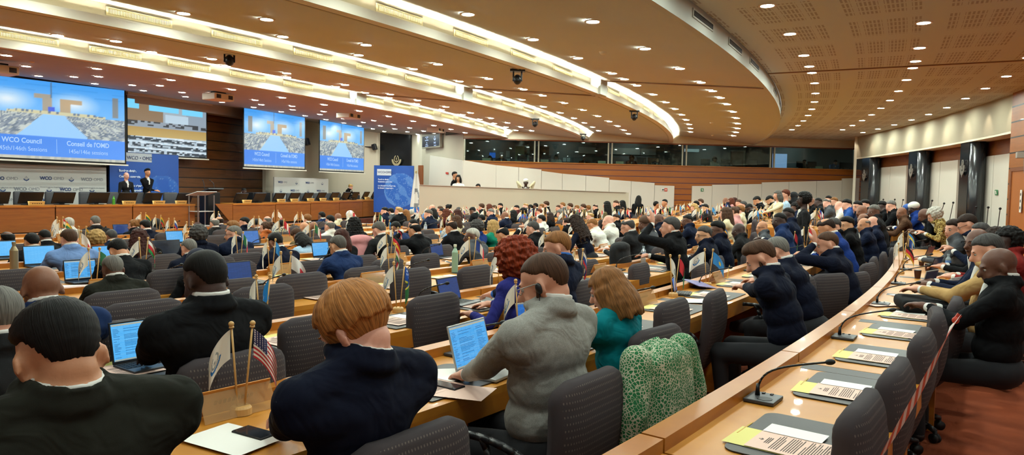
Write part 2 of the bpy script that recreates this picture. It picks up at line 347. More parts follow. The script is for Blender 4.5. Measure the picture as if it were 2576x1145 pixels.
def projector(x, y, r, w, lab):
    p = RP(x, y, r); rz = face(topol(p)[1]) ; t = thing('projector', lab, 'projector', p, rz, 'ceiling projectors')
    zc = 4.62 + (ZL - 4.62) * (r - 43.6) / (BE[3] - 43.6) - p.z
    bm = bmesh.new(); box(bm, (0, 0, 0), (w, w * .8, .17), bev=.02); bm_obj('casing', bm, mat('ivory plastic', 'd9d2bf', .4), t)
    bm = bmesh.new(); cyl(bm, (0, w * .38, 0), (0, w * .46, 0), .05, n=16); bm_obj('lens', bm, M_BLACK, t, True)
    for s in (-1, 1):
        bm = bmesh.new(); box(bm, (s * w * .3, -w * .405, 0), (w * .22, .01, .1))
        bm_obj('vent', bm, M_GREYP, t)
    bm = bmesh.new(); cyl(bm, (0, 0, .08), (0, 0, zc), .03, n=10); box(bm, (0, 0, .12), (.3, .22, .03)); bm_obj('mount', bm, M_BLACKP, t)
projector(549, 245, 50.6, .62, 'ivory projector on a ceiling pole left of the blue slide screens'); projector(877, 292, 50.6, .66, 'largest ivory projector hanging in front of the third light cove')
projector(1096, 327, 51.5, .62, 'ivory projector hanging beside the wall monitor'); projector(1215, 349, 52.5, .62, 'ivory projector hanging in front of the booth windows')
projector(-6, 176, 50.6, .6, 'ivory projector cut by the left edge above the largest screen')
# ================================================================ WALLS
def wallarc(name, x0, x1, z0, z1, m, r=44.4, th=.1):
    a = ph_of(x0, 480, r); b = ph_of(x1, 480, r)
    return struct(arc(name, r - th, r, z0, z1, a, b, m, step=.4))
a0 = P0
struct(arc('wall_front', 44.25, 44.4, 0, 4.7, a0, ph_of(268, 480, 44.4), M_WHITE, step=.5))
struct(arc('wall_front.001', 44.1, 44.25, 0, 4.7, ph_of(268, 480, 44.4), ph_of(668, 480, 44.4), W_WALL, step=.5))
struct(arc('wall_front.002', 44.25, 44.4, 0, 4.9, ph_of(668, 480, 44.4), ph_of(880, 480, 44.4), M_CREAM, step=.5))
# recess at ceiling (dark duct)
struct(arc('wall_duct', 44.4, 44.9, 4.2, 4.62, ph_of(268, 480, 44.4), ph_of(612, 480, 44.4), M_CEILL, step=.5))
CORN = pol(44.4, ph_of(1062, 480, 44.4)); BL = dep(1165, 400, 30.0); BR = Vector((15.9, 32.0, 0)); BL.z = 0
CORN.z = 0
CA = RP(1034, 480, 44.9); CA.z = 0
CB = Vector((dep(1060, 480, 33.5).x, 33.5, 0))
fl_ = lambda x, Y: Vector((dep(x, 480, Y).x, Y, 0))
for nme, A, B, m in (('wall_front_end', RP(850, 480, 44.4), fl_(953, 36.4), M_CREAM), ('wall_corner', fl_(948, 36.35), fl_(1040, 35.5), M_CREAM), ('wall_corner_return', fl_(1034, 35.5), CB, M_CREAM), ('wall_side', CB, BL, M_WHITE)):
    A3 = [(A.x, A.y, 0), (B.x, B.y, 0), (B.x, B.y, 4.95), (A.x, A.y, 4.95)]; struct(slab(nme, A3, .12, m))
# booth wall plane helper
bd = (BR - BL).normalized(); bn = Vector((bd.y, -bd.x, 0))     # towards the room
def BW(x, y=None, off=0., z=None):
    """point on the booth wall seen at pixel x (and y, or at height z)"""
    d = ray(x, y if y is not None else 480); o = BL + bn * off
    t = (o.dot(bn)) / (Vector((d.x, d.y, 0)).dot(bn)); p = Vector((d.x * t, d.y * t, HC + d.z * t))
    if z is not None: p.z = z
    return p
ZS, ZW = 2.83, 3.76
def pbox(name, xa, xb, z0, z1, off0, off1, m, parent=None, kind=True):
    a, b = BW(xa, z=0), BW(xb, z=0); V = []
    for p in (a, b):
        for o in (off0, off1):
            for z in (z0, z1): V.append(p + bn * o + Vector((0, 0, z)))
    o = mesh_obj(name, V, [(0, 1, 3, 2), (4, 6, 7, 5), (0, 4, 5, 1), (2, 3, 7, 6), (0, 2, 6, 4), (1, 5, 7, 3)], m, parent)
    return struct(o) if kind else o
pbox('wall_back', 1165, 2290, 0, ZS, -.1, 0, W_BOOTH)
pbox('wall_fascia', 1165, 2290, ZW + .04, 4.25, -.1, 0, M_CREAM)
pbox('trim_sill', 1163, 2160, ZS, ZS + .03, -.12, .06, W_EDGE); pbox('trim_head', 1163, 2160, ZW, ZW + .05, -.12, .03, W_DARK)
# booth interior
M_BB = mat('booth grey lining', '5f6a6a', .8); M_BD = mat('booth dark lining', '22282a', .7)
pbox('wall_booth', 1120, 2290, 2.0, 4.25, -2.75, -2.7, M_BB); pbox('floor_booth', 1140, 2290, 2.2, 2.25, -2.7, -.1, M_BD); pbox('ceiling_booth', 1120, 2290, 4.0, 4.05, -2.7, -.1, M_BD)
glass = bpy.data.materials.new('booth glass'); N, L = nodes(glass); N.remove(N['Principled BSDF']); o_ = N['Material Output']
tr = N.new('ShaderNodeBsdfTransparent'); tr.inputs[0].default_value = (.66, .76, .74, 1); gl = N.new('ShaderNodeBsdfGlossy'); gl.inputs['Roughness'].default_value = .02; gl.inputs[0].default_value = (.8, .85, .85, 1)
mxs = N.new('ShaderNodeMixShader'); fr = N.new('ShaderNodeFresnel'); fr.inputs[0].default_value = 1.5; L.new(fr.outputs[0], mxs.inputs[0]); L.new(tr.outputs[0], mxs.inputs[1]); L.new(gl.outputs[0], mxs.inputs[2]); L.new(mxs.outputs[0], o_.inputs[0])
panes = [(1167, 1343), (1353, 1528), (1537, 1714), (1724, 1935), (1945, 2146)]
for i, (a, b) in enumerate(panes):
    w = pbox('window_%d' % (i + 1), a, b, ZS + .03, ZW, -.03, -.02, glass)
    for (u, v) in ((a - 1.5, a + 1.5), (b - 1.5, b + 1.5)): struct(pbox('window_frame', u, v, ZS + .03, ZW, -.08, .01, mat('pale aluminium', 'a8a796', .4, metal=.3), w))
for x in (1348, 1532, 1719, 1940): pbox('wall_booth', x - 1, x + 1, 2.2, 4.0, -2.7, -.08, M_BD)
# things in the booths
def bthing(name, lab, cat, xa, xb, z0, z1, o0, o1, m, group=None):
    o = pbox(name, xa, xb, z0, z1, o0, o1, m, kind=False); tag(o, lab, cat, group); return o
bthing('cabinet', 'pale sage cupboard door inside the first interpreter booth', 'door', 1304, 1328, 2.3, 3.6, -1.5, -1.45, mat('sage door', '8f9c84', .6))
bthing('door', 'dark brown door inside the second interpreter booth', 'door', 1360, 1403, 2.3, 3.7, -2.6, -2.55, mat('booth brown door', '2c1a12', .5))
bthing('door', 'brown door inside the fourth interpreter booth', 'door', 1896, 1930, 2.3, 3.7, -2.6, -2.55, mat('booth brown door', '3a2418', .5))
bthing('door', 'brown panel behind the interpreter in the third booth', 'door', 1672, 1694, 2.3, 3.3, -2.6, -2.55, mat('booth orange door', '5c3418', .5))
bthing('projection_screen', 'bright pale blue screen glowing in the rightmost booth', 'screen', 2002, 2040, 2.75, 3.62, -2.3, -2.28, emat('booth bright screen', 'a9c4ee', .9))
bthing('television', 'blue lit monitor high in the first interpreter booth', 'monitor', 1242, 1258, 3.12, 3.35, -2.7, -2.64, emat('booth blue monitor', '2a5fb8', 1.2))
for i, (a, b, z0, z1) in enumerate(((1270, 1279, 3.1, 3.38), (1287, 1297, 3.15, 3.45), (1285, 1298, 2.85, 3.1), (1442, 1451, 3.02, 3.2), (1453, 1462, 3.02, 3.2), (1334, 1341, 3.3, 3.6), (1334, 1341, 2.95, 3.22))):
    bthing('notice_sheet', 'printed sheet on the booth back wall, number %d from the left' % (i + 1), 'notice', a, b, z0, z1, -1.45 if a > 1330 and a < 1345 else -2.65, -1.43 if a > 1330 and a < 1345 else -2.64, mat('booth paper', '97a8a8', .7), 'sheets pinned in the booths')
for i, (a, b) in enumerate(((1484, 1532), (1536, 1600), (1600, 1652), (1654, 1694))):
    bthing('light_panel', 'lit cornice strip at the top of the booth back wall, section %d' % (i + 1), 'wall panel', a, b, 3.42, 3.72, -2.68, -2.62, mat('booth pale lining', '8c9490', .8), 'pale panels in the booths')
bthing('light_panel', 'lit cornice strip at the top left of the fourth booth', 'wall panel', 1724, 1806, 3.62, 3.75, -2.6, -2.4, emat('booth lamp', 'cfe0d8', .5), 'pale panels in the booths')
def bmon(x, lab, w=.42):
    p = BW(x, z=ZS + .03, off=-.45); t = thing('monitor', lab, 'monitor', p, math.atan2(bd.y, bd.x), 'monitors on the booth desks')
    bm = bmesh.new(); box(bm, (0, 0, .2), (w, .03, .26), bev=.005); bm_obj('screen_panel', bm, M_BLACKP, t)
    bm = bmesh.new(); box(bm, (0, .02, .04), (.05, .03, .08)); box(bm, (0, .02, 0), (.2, .14, .02)); bm_obj('stand', bm, M_BLACKP, t)
for i, x in enumerate((1312, 1372, 1480, 1500, 1612, 1690, 1772, 1823, 1850, 1890, 2012, 2040, 2120, 2136)): bmon(x, 'dark monitor on the interpreter booth desk, number %d from the left' % (i + 1))
pbox('booth_counter', 1165, 2146, ZS - .1, ZS + .02, -.8, -.1, M_BD)
for i, (x, s) in enumerate(((1222, 'ENG'), (1368, 'FRA'), (1512, 'ESP'), (1557, 'ESP'), (2058, 'عربي'))):
    p = BW(x, z=ZS + .04, off=-.2); t = thing('booth_sign', 'white language sign card on the booth sill, number %d from the left' % (i + 1), 'sign', p, math.atan2(bd.y, bd.x), 'language cards on the booth sill')
    bm = bmesh.new(); box(bm, (0, 0, .06), (.34, .02, .11), rx=-.25); bm_obj('card', bm, mat('cream card', 'cfd2b4', .6), t)
# white boards below the booths
tops = [(1139, 1248, 400, 415.7), (1248, 1305, 415.7, 421), (1305, 1362.5, 421, 426.7), (1362.5, 1415, 430, 437), (1415, 1474, 437, 442), (1474, 1533, 442, 447.5), (1533, 1588, 452, 456), (1588, 1647, 456, 460.5), (1647, 1697, 466, 468),
        (1741, 1792, 468, 468), (1792, 1857, 465, 464), (1857, 1917, 464, 463), (1917, 1985, 459, 457.5), (1985, 2055, 457.5, 455.5), (2055, 2119, 455.5, 454), (2119, 2163, 449, 448)]
for i, (xa, xb, ya, yb) in enumerate(tops):
    if xa < 1165:
        a, b = BW(1166, 403, .07), BW(xb, yb, .07)
    else: a, b = BW(xa + .4, ya, .07), BW(xb - .4, yb, .07)
    struct(slab('wall_board', [a, b, Vector((b.x, b.y, 0)), Vector((a.x, a.y, 0))], .06, M_PANEL))
# wall_side board seams + small wall fittings
def wside(x, y, off=.0):
    A, B = CB, BL; d = (B - A).normalized(); n = Vector((-d.y, d.x, 0)); 
    if n.dot(A) > 0: n = -n
    r = ray(x, y); o = A + n * off; t = o.dot(n) / Vector((r.x, r.y, 0)).dot(n); return Vector((r.x * t, r.y * t, HC + r.z * t))
struct(slab('wall_side_board', [wside(1082, 391, .05), wside(1164, 404, .05), wside(1164, 480, .05), wside(1078, 480, .05)], .03, M_PANEL))
tag(slab('fire_call_point', [wside(1121, 433, .09), wside(1126.5, 433.5, .09), wside(1126.5, 438.5, .09), wside(1121, 438, .09)], .03, mat('red plastic', 'b0392a', .5)), 'small red call point on the white side wall', 'alarm')
dr = slab('door_1', [dep(1052, 416, 33.8), dep(1063, 416, 33.3), dep(1063, 500, 33.3), dep(1052, 500, 33.8)], .04, mat('far door veneer', '8a4a20', .4)); 
struct(dr)
# low white barrier wall in front of the booths
bA, bB = dep(1055, 465.5, 26), dep(1575, 484.5, 26); lowb = [bA, bB, Vector((bB.x, 26, 0)), Vector((bA.x, 26, 0))]
struct(slab('wall_barrier', lowb, .12, M_WHITE)); o = slab('wall_barrier_end', [bB, bB + Vector((.25, 3, -.02)), Vector((bB.x + .25, 29, 0)), Vector((bB.x, 26, 0))], .1, M_WHITE); struct(o)
struct(slab('trim_barrier', [dep(1055, 464.5, 25.96), dep(1576, 483.6, 25.96), dep(1576, 485.0, 25.96), dep(1055, 466, 25.96)], .2, mat('barrier cap', 'a8a090', .6)))
# exit signs
def sign(x0, y0, x1, y1, m, lab, fn, glyph=None, gm=None):
    P = [fn(x0, y0), fn(x1, y0), fn(x1, y1), fn(x0, y1)]; t = thing('exit_sign', lab, 'sign', P[3]); V = [p - P[3] for p in P]
    slab_ = quad('plate', V, m, t)
    if glyph:
        c = (V[0] + V[2]) / 2; w = V[1] - V[0]; h = V[0] - V[3]; nn = w.cross(h).normalized(); nn = nn if nn.dot(P[0]) < 0 else -nn
        vs = [c + w * (gx - .5) + h * (gy - .5) + nn * .012 for gx, gy in glyph]; mesh_obj('symbol', vs, [tuple(range(len(vs)))], gm, t)
arrow = [(.15, .5), (.6, .15), (.6, .38), (.85, .38), (.85, .62), (.6, .62), (.6, .85)]; runner = [(.3, .15), (.42, .15), (.5, .4), (.7, .15), (.82, .2), (.66, .5), (.62, .8), (.45, .85), (.22, .6), (.3, .52), (.44, .66), (.4, .45)]
G_ = mat('exit green', '3d7a4c', .5); M_W = mat('sign white', 'dcd8cc', .5)
sign(1664, 473.5, 1671, 481.5, M_W, 'white arrow sign on the back wall left of the red sign', lambda x, y: BW(x, y, .09), arrow, M_INK)
sign(1671.5, 473.5, 1678.5, 481.5, mat('sign red', 'c23b22', .5), 'small red and white fire sign on the back wall board', lambda x, y: BW(x, y, .09), [(.5, .2), (.8, .5), (.5, .8), (.2, .5)], M_W)
sign(1763, 474, 1770, 482, G_, 'small green exit sign on the white back wall board', lambda x, y: BW(x, y, .09), runner, M_W)
# ---------------------------------------------------------------- right curved wall
rb = lambda ph: 69.25 - (ph + 22) * .11
def onb(x, y, off=0.):
    r = 69.
    for _ in range(12): ph = ph_of(x, y, r); r = rb(ph) + off
    return ph
RBK = dict(dr=rb, step=.35)
struct(arc('wall_right', 0, .1, 3.27, 4.2, -22.2, -11.0, M_BULK, **RBK)); struct(arc('wall_right_soffit', 0, .62, 3.22, 3.28, -22.2, -11.0, M_CREAM, **RBK)); struct(arc('wall_right_veneer', .50, .6, 0, 3.3, -22.3, -10.4, W_DARK, **RBK))
e0 = pol(rb(-11.05), -11.05, 0); e1 = BW(2152, z=0)
struct(slab('wall_right_return', [(e0.x, e0.y, 0), (e1.x, e1.y, 0), (e1.x, e1.y, 4.2), (e0.x, e0.y, 4.2)], .1, M_CREAM))
for (xa, xb) in ((2462, 2546), (2325, 2412), (2203, 2282)):
    a, b = onb(xa, 480, .5), onb(xb, 480, .5); q = (a + b) / 2
    for u, v in ((a, q), (q, b)): struct(arc('wall_board_right', .44, .5, .5, 2.82, v + .012, u - .012, M_PANEL, **RBK))
def emblem(parent, M, s, m):
    """ring with a stem and a cupped leaf crescent below"""
    bm = bmesh.new()
    def annul(r0, r1, a0, a1, cx=0, cy=0, k=26, sy=1):
        pr = None
        for i in range(k + 1):
            a = a0 + (a1 - a0) * i / k; cur = (bm.verts.new((cx + r0 * math.cos(a), 0, cy + r0 * sy * math.sin(a))), bm.verts.new((cx + r1 * math.cos(a), 0, cy + r1 * sy * math.sin(a))))
            if pr: bm.faces.new((pr[0], pr[1], cur[1], cur[0]))
            pr = cur
    annul(.30, .40, math.pi * .62, math.pi * 2.38, 0, .12, sy=1.25); annul(.52, .80, math.pi * 1.0, math.pi * 2.0, 0, .05, sy=1.15)
    for p in ([(-.10, .1), (0, .38), (.10, .1), (0, -.1)], [(-.03, -.9), (.03, -.9), (.03, .12), (-.03, .12)], [(-.14, -.86), (0, -1.08), (.14, -.86), (0, -.8)]): bm.faces.new([bm.verts.new((x, 0, z)) for x, z in p])
    r = bmesh.ops.extrude_face_region(bm, geom=bm.faces[:]); bmesh.ops.translate(bm, verts=[v for v in r['geom'] if isinstance(v, bmesh.types.BMVert)], vec=(0, .035, 0))
    for v in bm.verts: v.co *= s
    o = bm_obj('emblem', bm, m, parent); o.matrix_local = M; return o
M_EMB = mat('pewter metal', 'a8a298', .35, metal=.6)
for i, (xa, xc, xb, ey) in enumerate(((2411, 2433, 2462, 418), (2282, 2303, 2326, 426), (2165, 2184, 2202, 438))):
    a, b = onb(xa, 480, .02), onb(xc, 480, .02); org = pol(rb(b) + .1, b)
    t = thing('column', ['nearest', 'middle', 'farthest'][i] + ' black stone column on the curved right wall with metal emblem', 'column', org)
    arc('shaft', .02, .42, 0, 3.25, b, a, M_MARB, t, step=.2, org=org, dr=rb)
    bm = bmesh.new(); c = pol(rb(b) + .22, b - .02) - org; cyl(bm, c, c + Vector((0, 0, 3.25)), .19, n=28); bm_obj('pillar', bm, mat('black column lacquer', '26292c', .22, spec=.6), t, True)
    m_ = (a + b) / 2; q = RP((xa + xc) / 2, ey, rb(m_), True) - org; q = pol(rb(m_) - .03, m_) - org; q.z = RP((xa + xc) / 2, ey, rb(m_), True).z
    emblem(t, Matrix.Translation(q) @ Matrix.Rotation(face(m_) + math.pi, 4, 'Z'), .30, M_EMB)
# warm slatted wall with door on the far right
PN = onb(2548, 330, -.02); struct(arc('wall_right_near', -.06, .5, 0, 4.2, -28.5, PN, W_WALLR, dr=rb, step=.3))
d2 = struct(arc('door_2', -.12, -.05, 0, 2.3, PN - 2.2, PN - .35, mat('light door veneer', 'a3602c', .4), dr=rb, step=.3))
struct(arc('trim_door', -.14, -.05, 0, 2.38, PN - .35, PN - .27, W_DARK, dr=rb, step=.3)); struct(arc('trim_door_head', -.14, -.05, 2.3, 2.38, PN - 2.2, PN - .27, W_DARK, dr=rb, step=.3))
ps = onb(2569, 480, -.15); p = pol(rb(ps) - .15, ps, 1.62); t = thing('door_sign', 'white pictogram sign on the door at the right edge', 'sign', p, face(ps) + math.pi)
bm = bmesh.new(); box(bm, (0, 0, 0), (.12, .012, .5)); bm_obj('plate', bm, M_W, t)
for z in (.15, 0, -.15):
    bm = bmesh.new(); cyl(bm, (0, -.008, z), (0, .008 + .004, z), .035, n=14); bm_obj('pictogram', bm, M_INK, t)
pc_ = onb(2567, 400, -.3); p = pol(rb(pc_) - .18, pc_, 2.62); t = thing('wall_camera', 'grey camera on a bracket on the slatted wall at the right edge', 'camera', p, face(pc_))
bm = bmesh.new(); box(bm, (0, .1, 0), (.13, .2, .13), bev=.01); bm_obj('body', bm, mat('grey housing', '9a948a', .5), t); bm = bmesh.new(); cyl(bm, (0, .05, -.06), (0, .03, -.4), .015, n=8); bm_obj('bracket', bm, M_STEEL, t)
sign(2502.5, 477.5, 2510, 491, G_, 'small green exit sign on the curved right wall', lambda x, y: RP(x, y, rb(onb(x, y, .42)) + .42, True), runner, M_W)
# wall washers: real spot lamps recessed in front of the bulkhead
for i, x in enumerate((2157, 2195, 2238, 2283, 2330, 2379, 2431, 2484, 2541)):
    ph = onb(x, 370, 0); l = bpy.data.lights.new('wall_washer', 'SPOT'); l.energy = 34; l.color = (1, .88, .66); l.spot_size = R_(62); l.spot_blend = .8; l.shadow_soft_size = .03
    o = bpy.data.objects.new('wall_washer', l); COL.objects.link(o); p = pol(rb(ph) - .32, ph, 4.12); q = pol(rb(ph) - .04, ph, 3.3); o.location = p; o.rotation_euler = (q - p).to_track_quat('-Z', 'Y').to_euler()
for i, x in enumerate((1250, 1440, 1620, 1830, 2060)):  # added fill: point lights that brighten the dim booth interiors
    l = bpy.data.lights.new('booth_fill', 'POINT'); l.energy = 14; l.shadow_soft_size = .15; l.color = (1, .95, .85); o = bpy.data.objects.new('booth_fill', l); COL.objects.link(o); p = BW(x, z=3.85); o.location = p - bn * 1.9
# padded bench/partition along the right wall, with the gooseneck microphones of the last row
pb = arc('padded_partition', -.35, -.15, 0, .78, -22.6, -17, mat('black leatherette', '232326', .5, bump=.1), step=.3, ramp=True, dr=rb); tag(pb, 'low black padded partition along the curved white wall', 'partition')

for i, ph in enumerate((-19.5, -17.0, -14.6)):  # added fill spots that lift the dark front wall
    l = bpy.data.lights.new('front_wall_fill', 'SPOT'); l.energy = 110; l.color = (1, .93, .78); l.spot_size = R_(110); l.spot_blend = 1.; l.shadow_soft_size = .08
    o = bpy.data.objects.new('front_wall_fill', l); COL.objects.link(o); p = pol(46.6, ph, 4.3); q = pol(44.4, ph, 2.6); o.location = p; o.rotation_euler = (q - p).to_track_quat('-Z', 'Y').to_euler()

for x, Y in ((905, 33.6), (975, 33.4), (1046, 32.2)):  # further added spots, brightening the wall end and the column corner
    l = bpy.data.lights.new('front_wall_fill', 'SPOT'); l.energy = 90; l.color = (1, .93, .78); l.spot_size = R_(110); l.spot_blend = 1.; l.shadow_soft_size = .08
    o = bpy.data.objects.new('front_wall_fill', l); COL.objects.link(o); p = dep(x, 330, Y); p.z = 4.25; q = p + Vector((0, 2.4, -1.8)); o.location = p; o.rotation_euler = (q - p).to_track_quat('-Z', 'Y').to_euler()
# ================================================================ SCREENS, PODIUM, BANNERS
def vcgrid(name, P, nx, ny, fn, s, parent=None, base='202020', off=None):
    """flat picture surface between four corners, coloured per vertex by fn(u, v) (v up)"""
    P = [Vector(p) for p in P]; V = []; 
    for j in range(ny + 1):
        for i in range(nx + 1):
            u, v = i / nx, j / ny; V.append((P[3] * (1 - u) + P[2] * u) * (1 - v) + (P[0] * (1 - u) + P[1] * u) * v)
    Fc = [(j * (nx + 1) + i, j * (nx + 1) + i + 1, (j + 1) * (nx + 1) + i + 1, (j + 1) * (nx + 1) + i) for j in range(ny) for i in range(nx)]
    o = mesh_obj(name, V, Fc, None, parent); ca = o.data.color_attributes.new('picture', 'FLOAT_COLOR', 'POINT')
    data = []
    for j in range(ny + 1):
        for i in range(nx + 1): data += list(lin(fn(i / nx, j / ny)))
    ca.data.foreach_set('color', data)
    key = 'picture %s %.2f' % (base, s)
    if key not in MATS:
        m = bpy.data.materials.new(key); N, L = nodes(m); b = N['Principled BSDF']; a = N.new('ShaderNodeVertexColor'); a.layer_name = 'picture'
        b.inputs['Roughness'].default_value = .5
        if s > 0: L.new(a.outputs[0], b.inputs['Emission Color']); b.inputs['Emission Strength'].default_value = s; b.inputs['Base Color'].default_value = lin(base)
        else: L.new(a.outputs[0], b.inputs['Base Color'])
        MATS[key] = m
    o.data.materials.append(MATS[key]); return o
def mixc(a, b, t):
    a = tuple(int(a[i:i + 2], 16) for i in (0, 2, 4)) if isinstance(a, str) else a; b = tuple(int(b[i:i + 2], 16) for i in (0, 2, 4)) if isinstance(b, str) else b
    t = max(0, min(1, t)); return tuple(a[i] * (1 - t) + b[i] * t for i in range(3))
def hsh(a, b): return (math.sin(a * 127.1 + b * 311.7) * 43758.5453) % 1
def slide(u, v):
    # the title slide: the empty hall seen from its aisle, over a blue caption band
    if v < .04: return mixc('b8b8a8', 'e8e0c0', hsh(int(u * 40), 1) * .6)
    if v < .30: return mixc('3f86e8', '5a9cf4', u * .8 + .1 * math.sin(v * 20))
    y = (v - .30) / .70
    c = mixc('8ecbf8', '4fa6f2', y)
    if .70 < y < .98 and abs((y * 9 + u * .6) % 1 - .5) < .06: c = mixc(c, '3f94e0', .5)
    for gx in (.18, .62):
        d = math.hypot((u - gx) * 1.3, (y - .62) * 1.1); c = mixc(c, 'e8f2f4', 1.1 - d * 4.2)
    if (.40 < u < .47 and .44 < y < .74) or (.35 < u < .47 and .68 < y < .76): c = mixc('b89c78', c, .15)
    if (.52 < u < .60 and .44 < y < .70) or (.52 < u < .68 and .62 < y < .70): c = mixc('c49e6c', c, .15)
    if .44 < u < .49 and .40 < y < .55: c = (70, 100, 220)
    if (.06 < u < .12 or .90 < u < .95) and .44 < y < .82: c = mixc('8c8070', c, .2)
    if .462 < u < .472 and .70 < y < 1: c = (90, 120, 150)
    if .18 < u < .85 and .38 < y < .46 - abs(u - .5) * .04: c = mixc('d8cfa0', '6a7a90', 1 if hsh(int(u * 70), 2) > .6 and y > .42 else 0)
    if y < .40:
        w = .07 + (.40 - y) * .42
        if abs(u - .48) < w: c = mixc('86c2f6', 'b8dcfa', .5)
        else:
            k = hsh(int((u - .48) * 60 / (.5 + (.4 - y) * 1.6)), int(y * 26 + .5)); c = ['c8c2a8', '7a8088', '9a9a98', 'e0dcc4', '5f6870'][int(k * 5)]; c = mixc(c, '9ab8d0', .25)
    return c
def livefeed(u, v):
    if v > .62:
        c = mixc('9a7c58', '8a7054', .5) if u < .42 else (mixc('b8b8b0', '98b0c0', .5) if u < .72 else mixc('a0a4a8', '8aa0b0', .5))
        if .45 < u < .75 and v < .78: c = (196, 214, 222)
        if (u < .13 and v > .84) or (.25 < u < .62 and v > .82) or (.67 < u < .95 and v > .80): c = (130, 218, 250)
        return c
    if v > .50: return (40, 44, 50) if hsh(int(u * 26), int(v * 30)) > .45 and v > .54 else (150, 160, 168)
    if v > .34: return mixc('c8a860', 'b8944c', (v - .34) * 6)
    k = hsh(int(u * 30 + (int(v * 9) % 2) * .5), int(v * 40)); row_ = (v * 9 + u * .5) % 1
    if row_ < .30: return mixc('c8dce4', 'eef4f4', k)
    if row_ < .45: return mixc('8a98a0', 'b8c4c8', k)
    return mixc('1c2834', '3c4a56', k) if k < .72 else mixc('98b0c0', 'c8d4d8', k)
M_SF = mat('screen border black', '060607', .6); M_SC = mat('screen casing', 'b9b2a4', .5)
def screen(lab, TL, TR, BR_, BL_, ra, rb, pic, txt=True, s=1.0, nx=110, ny=70):
    """corners are pixels on the photo, ra / rb the radii of the two ends; the cloth hangs there as a flat panel"""
    tl, bl = RP(*TL, ra), RP(*BL_, ra); tr, br = RP(*TR, rb), RP(*BR_, rb)
    bl.x, bl.y = tl.x, tl.y; br.x, br.y = tr.x, tr.y
    t = thing('projection_screen', lab, 'screen', (bl + br) / 2, 0, 'projection screens'); o = t.location.copy()
    P = [tl - o, tr - o, br - o, bl - o]; d = (P[1] - P[0]); d.z = 0; d.normalize(); n = Vector((d.y, -d.x, 0))
    if n.dot(o) > 0: n = -n
    up = Vector((0, 0, 1)); bd_ = .05
    slab('cloth', [P[0] - d * bd_ + up * .1, P[1] + d * bd_ + up * .1, P[2] + d * bd_ - up * bd_, P[3] - d * bd_ - up * bd_], .01, M_SF, t)
    vcgrid('picture', [p + n * .012 for p in P], nx, ny, pic, s, t)
    slab('weight_bar', [P[3] - d * .08 - up * .05 + n * .02, P[2] + d * .08 - up * .05 + n * .02, P[2] + d * .08 - up * .09 + n * .02, P[3] - d * .08 - up * .09 + n * .02], .04, mat('screen bar', 'd8d2c4', .5), t)
    slab('casing', [P[0] - d * .12 + up * .26 + n * .05, P[1] + d * .12 + up * .26 + n * .05, P[1] + d * .12 + up * .1 + n * .05, P[0] - d * .12 + up * .1 + n * .05], .14, M_SC, t)
    if txt:
        W = (P[1] - P[0]).length; H = P[0].z - P[3].z; ang = math.atan2(d.y, d.x)
        M0 = lambda u, v: Matrix.Translation(P[3] + (P[2] - P[3]) * u + up * (H * v) + n * .02) @ Matrix.Rotation(ang, 4, 'Z') @ Matrix.Rotation(math.pi / 2, 4, 'X') @ Matrix.Scale(txt if txt is not True else .8, 4, (1, 0, 0))
        mt = emat('slide lettering', 'b4d4fa', 1.0)
        text('title', 'WCO Council', mt, t, M0(.27, .225), H * .088, bold=.004); text('title', "Conseil de l'OMD", mt, t, M0(.72, .225), H * .088, bold=.004)
        text('subtitle', '145th/146th Sessions', mt, t, M0(.27, .12), H * .078); text('subtitle', '145e/146e sessions', mt, t, M0(.72, .12), H * .078)
        slab('divider', [P[3] + (P[2] - P[3]) * .494 + up * H * .27 + n * .018, P[3] + (P[2] - P[3]) * .497 + up * H * .27 + n * .018, P[3] + (P[2] - P[3]) * .497 + up * H * .08 + n * .018, P[3] + (P[2] - P[3]) * .494 + up * H * .08 + n * .018], .002, mt, t)
    return t
screen('largest slide screen at the left edge, "Conseil de l\'OMD" over a blue band', (-62, 184), (312, 228), (312, 410), (-62, 392), 45.5, 45.45, slide, .9)
screen('screen showing the live view of the hall and podium', (320, 247), (518, 273), (518, 396.5), (320, 386), 44.9, 44.85, livefeed, False)
screen('middle slide screen with the empty hall, third of the four screens', (613.5, 272), (766, 293), (766, 425), (612, 418), 45.7, 45.9, slide, .72)
screen('smallest slide screen, hanging rightmost of the four over the podium', (804.5, 298.5), (915, 317), (914, 433), (802, 428), 46.1, 46.4, slide, .72)
# backdrop boards with the organisation's lettering
M_BDROP = mat('printed backdrop', 'b9b7b2', .7); M_LOG = mat('logo navy', '2a3a66', .6); M_LOGG = mat('logo grey', '7c7c82', .6)
def board_frame(P0_, P1_, z0, z1, name, lab, cat, m, th=.05, group=None):
    """vertical board from floor point P0_ to P1_; returns thing, matrix function(u metres, z)"""
    d = (P1_ - P0_); d.z = 0; W = d.length; d.normalize(); n = Vector((d.y, -d.x, 0)); n = n if n.dot(P0_) < 0 else -n
    t = thing(name, lab, cat, (P0_.x, P0_.y, 0), 0, group); up = Vector((0, 0, 1))
    slab('panel', [up * z1, d * W + up * z1, d * W + up * z0, up * z0], th, m, t)
    ang = math.atan2(d.y, d.x)
    return t, W, (lambda u, z, o=.006: Matrix.Translation(d * u + up * z + n * o) @ Matrix.Rotation(ang, 4, 'Z') @ Matrix.Rotation(math.pi / 2, 4, 'X'))
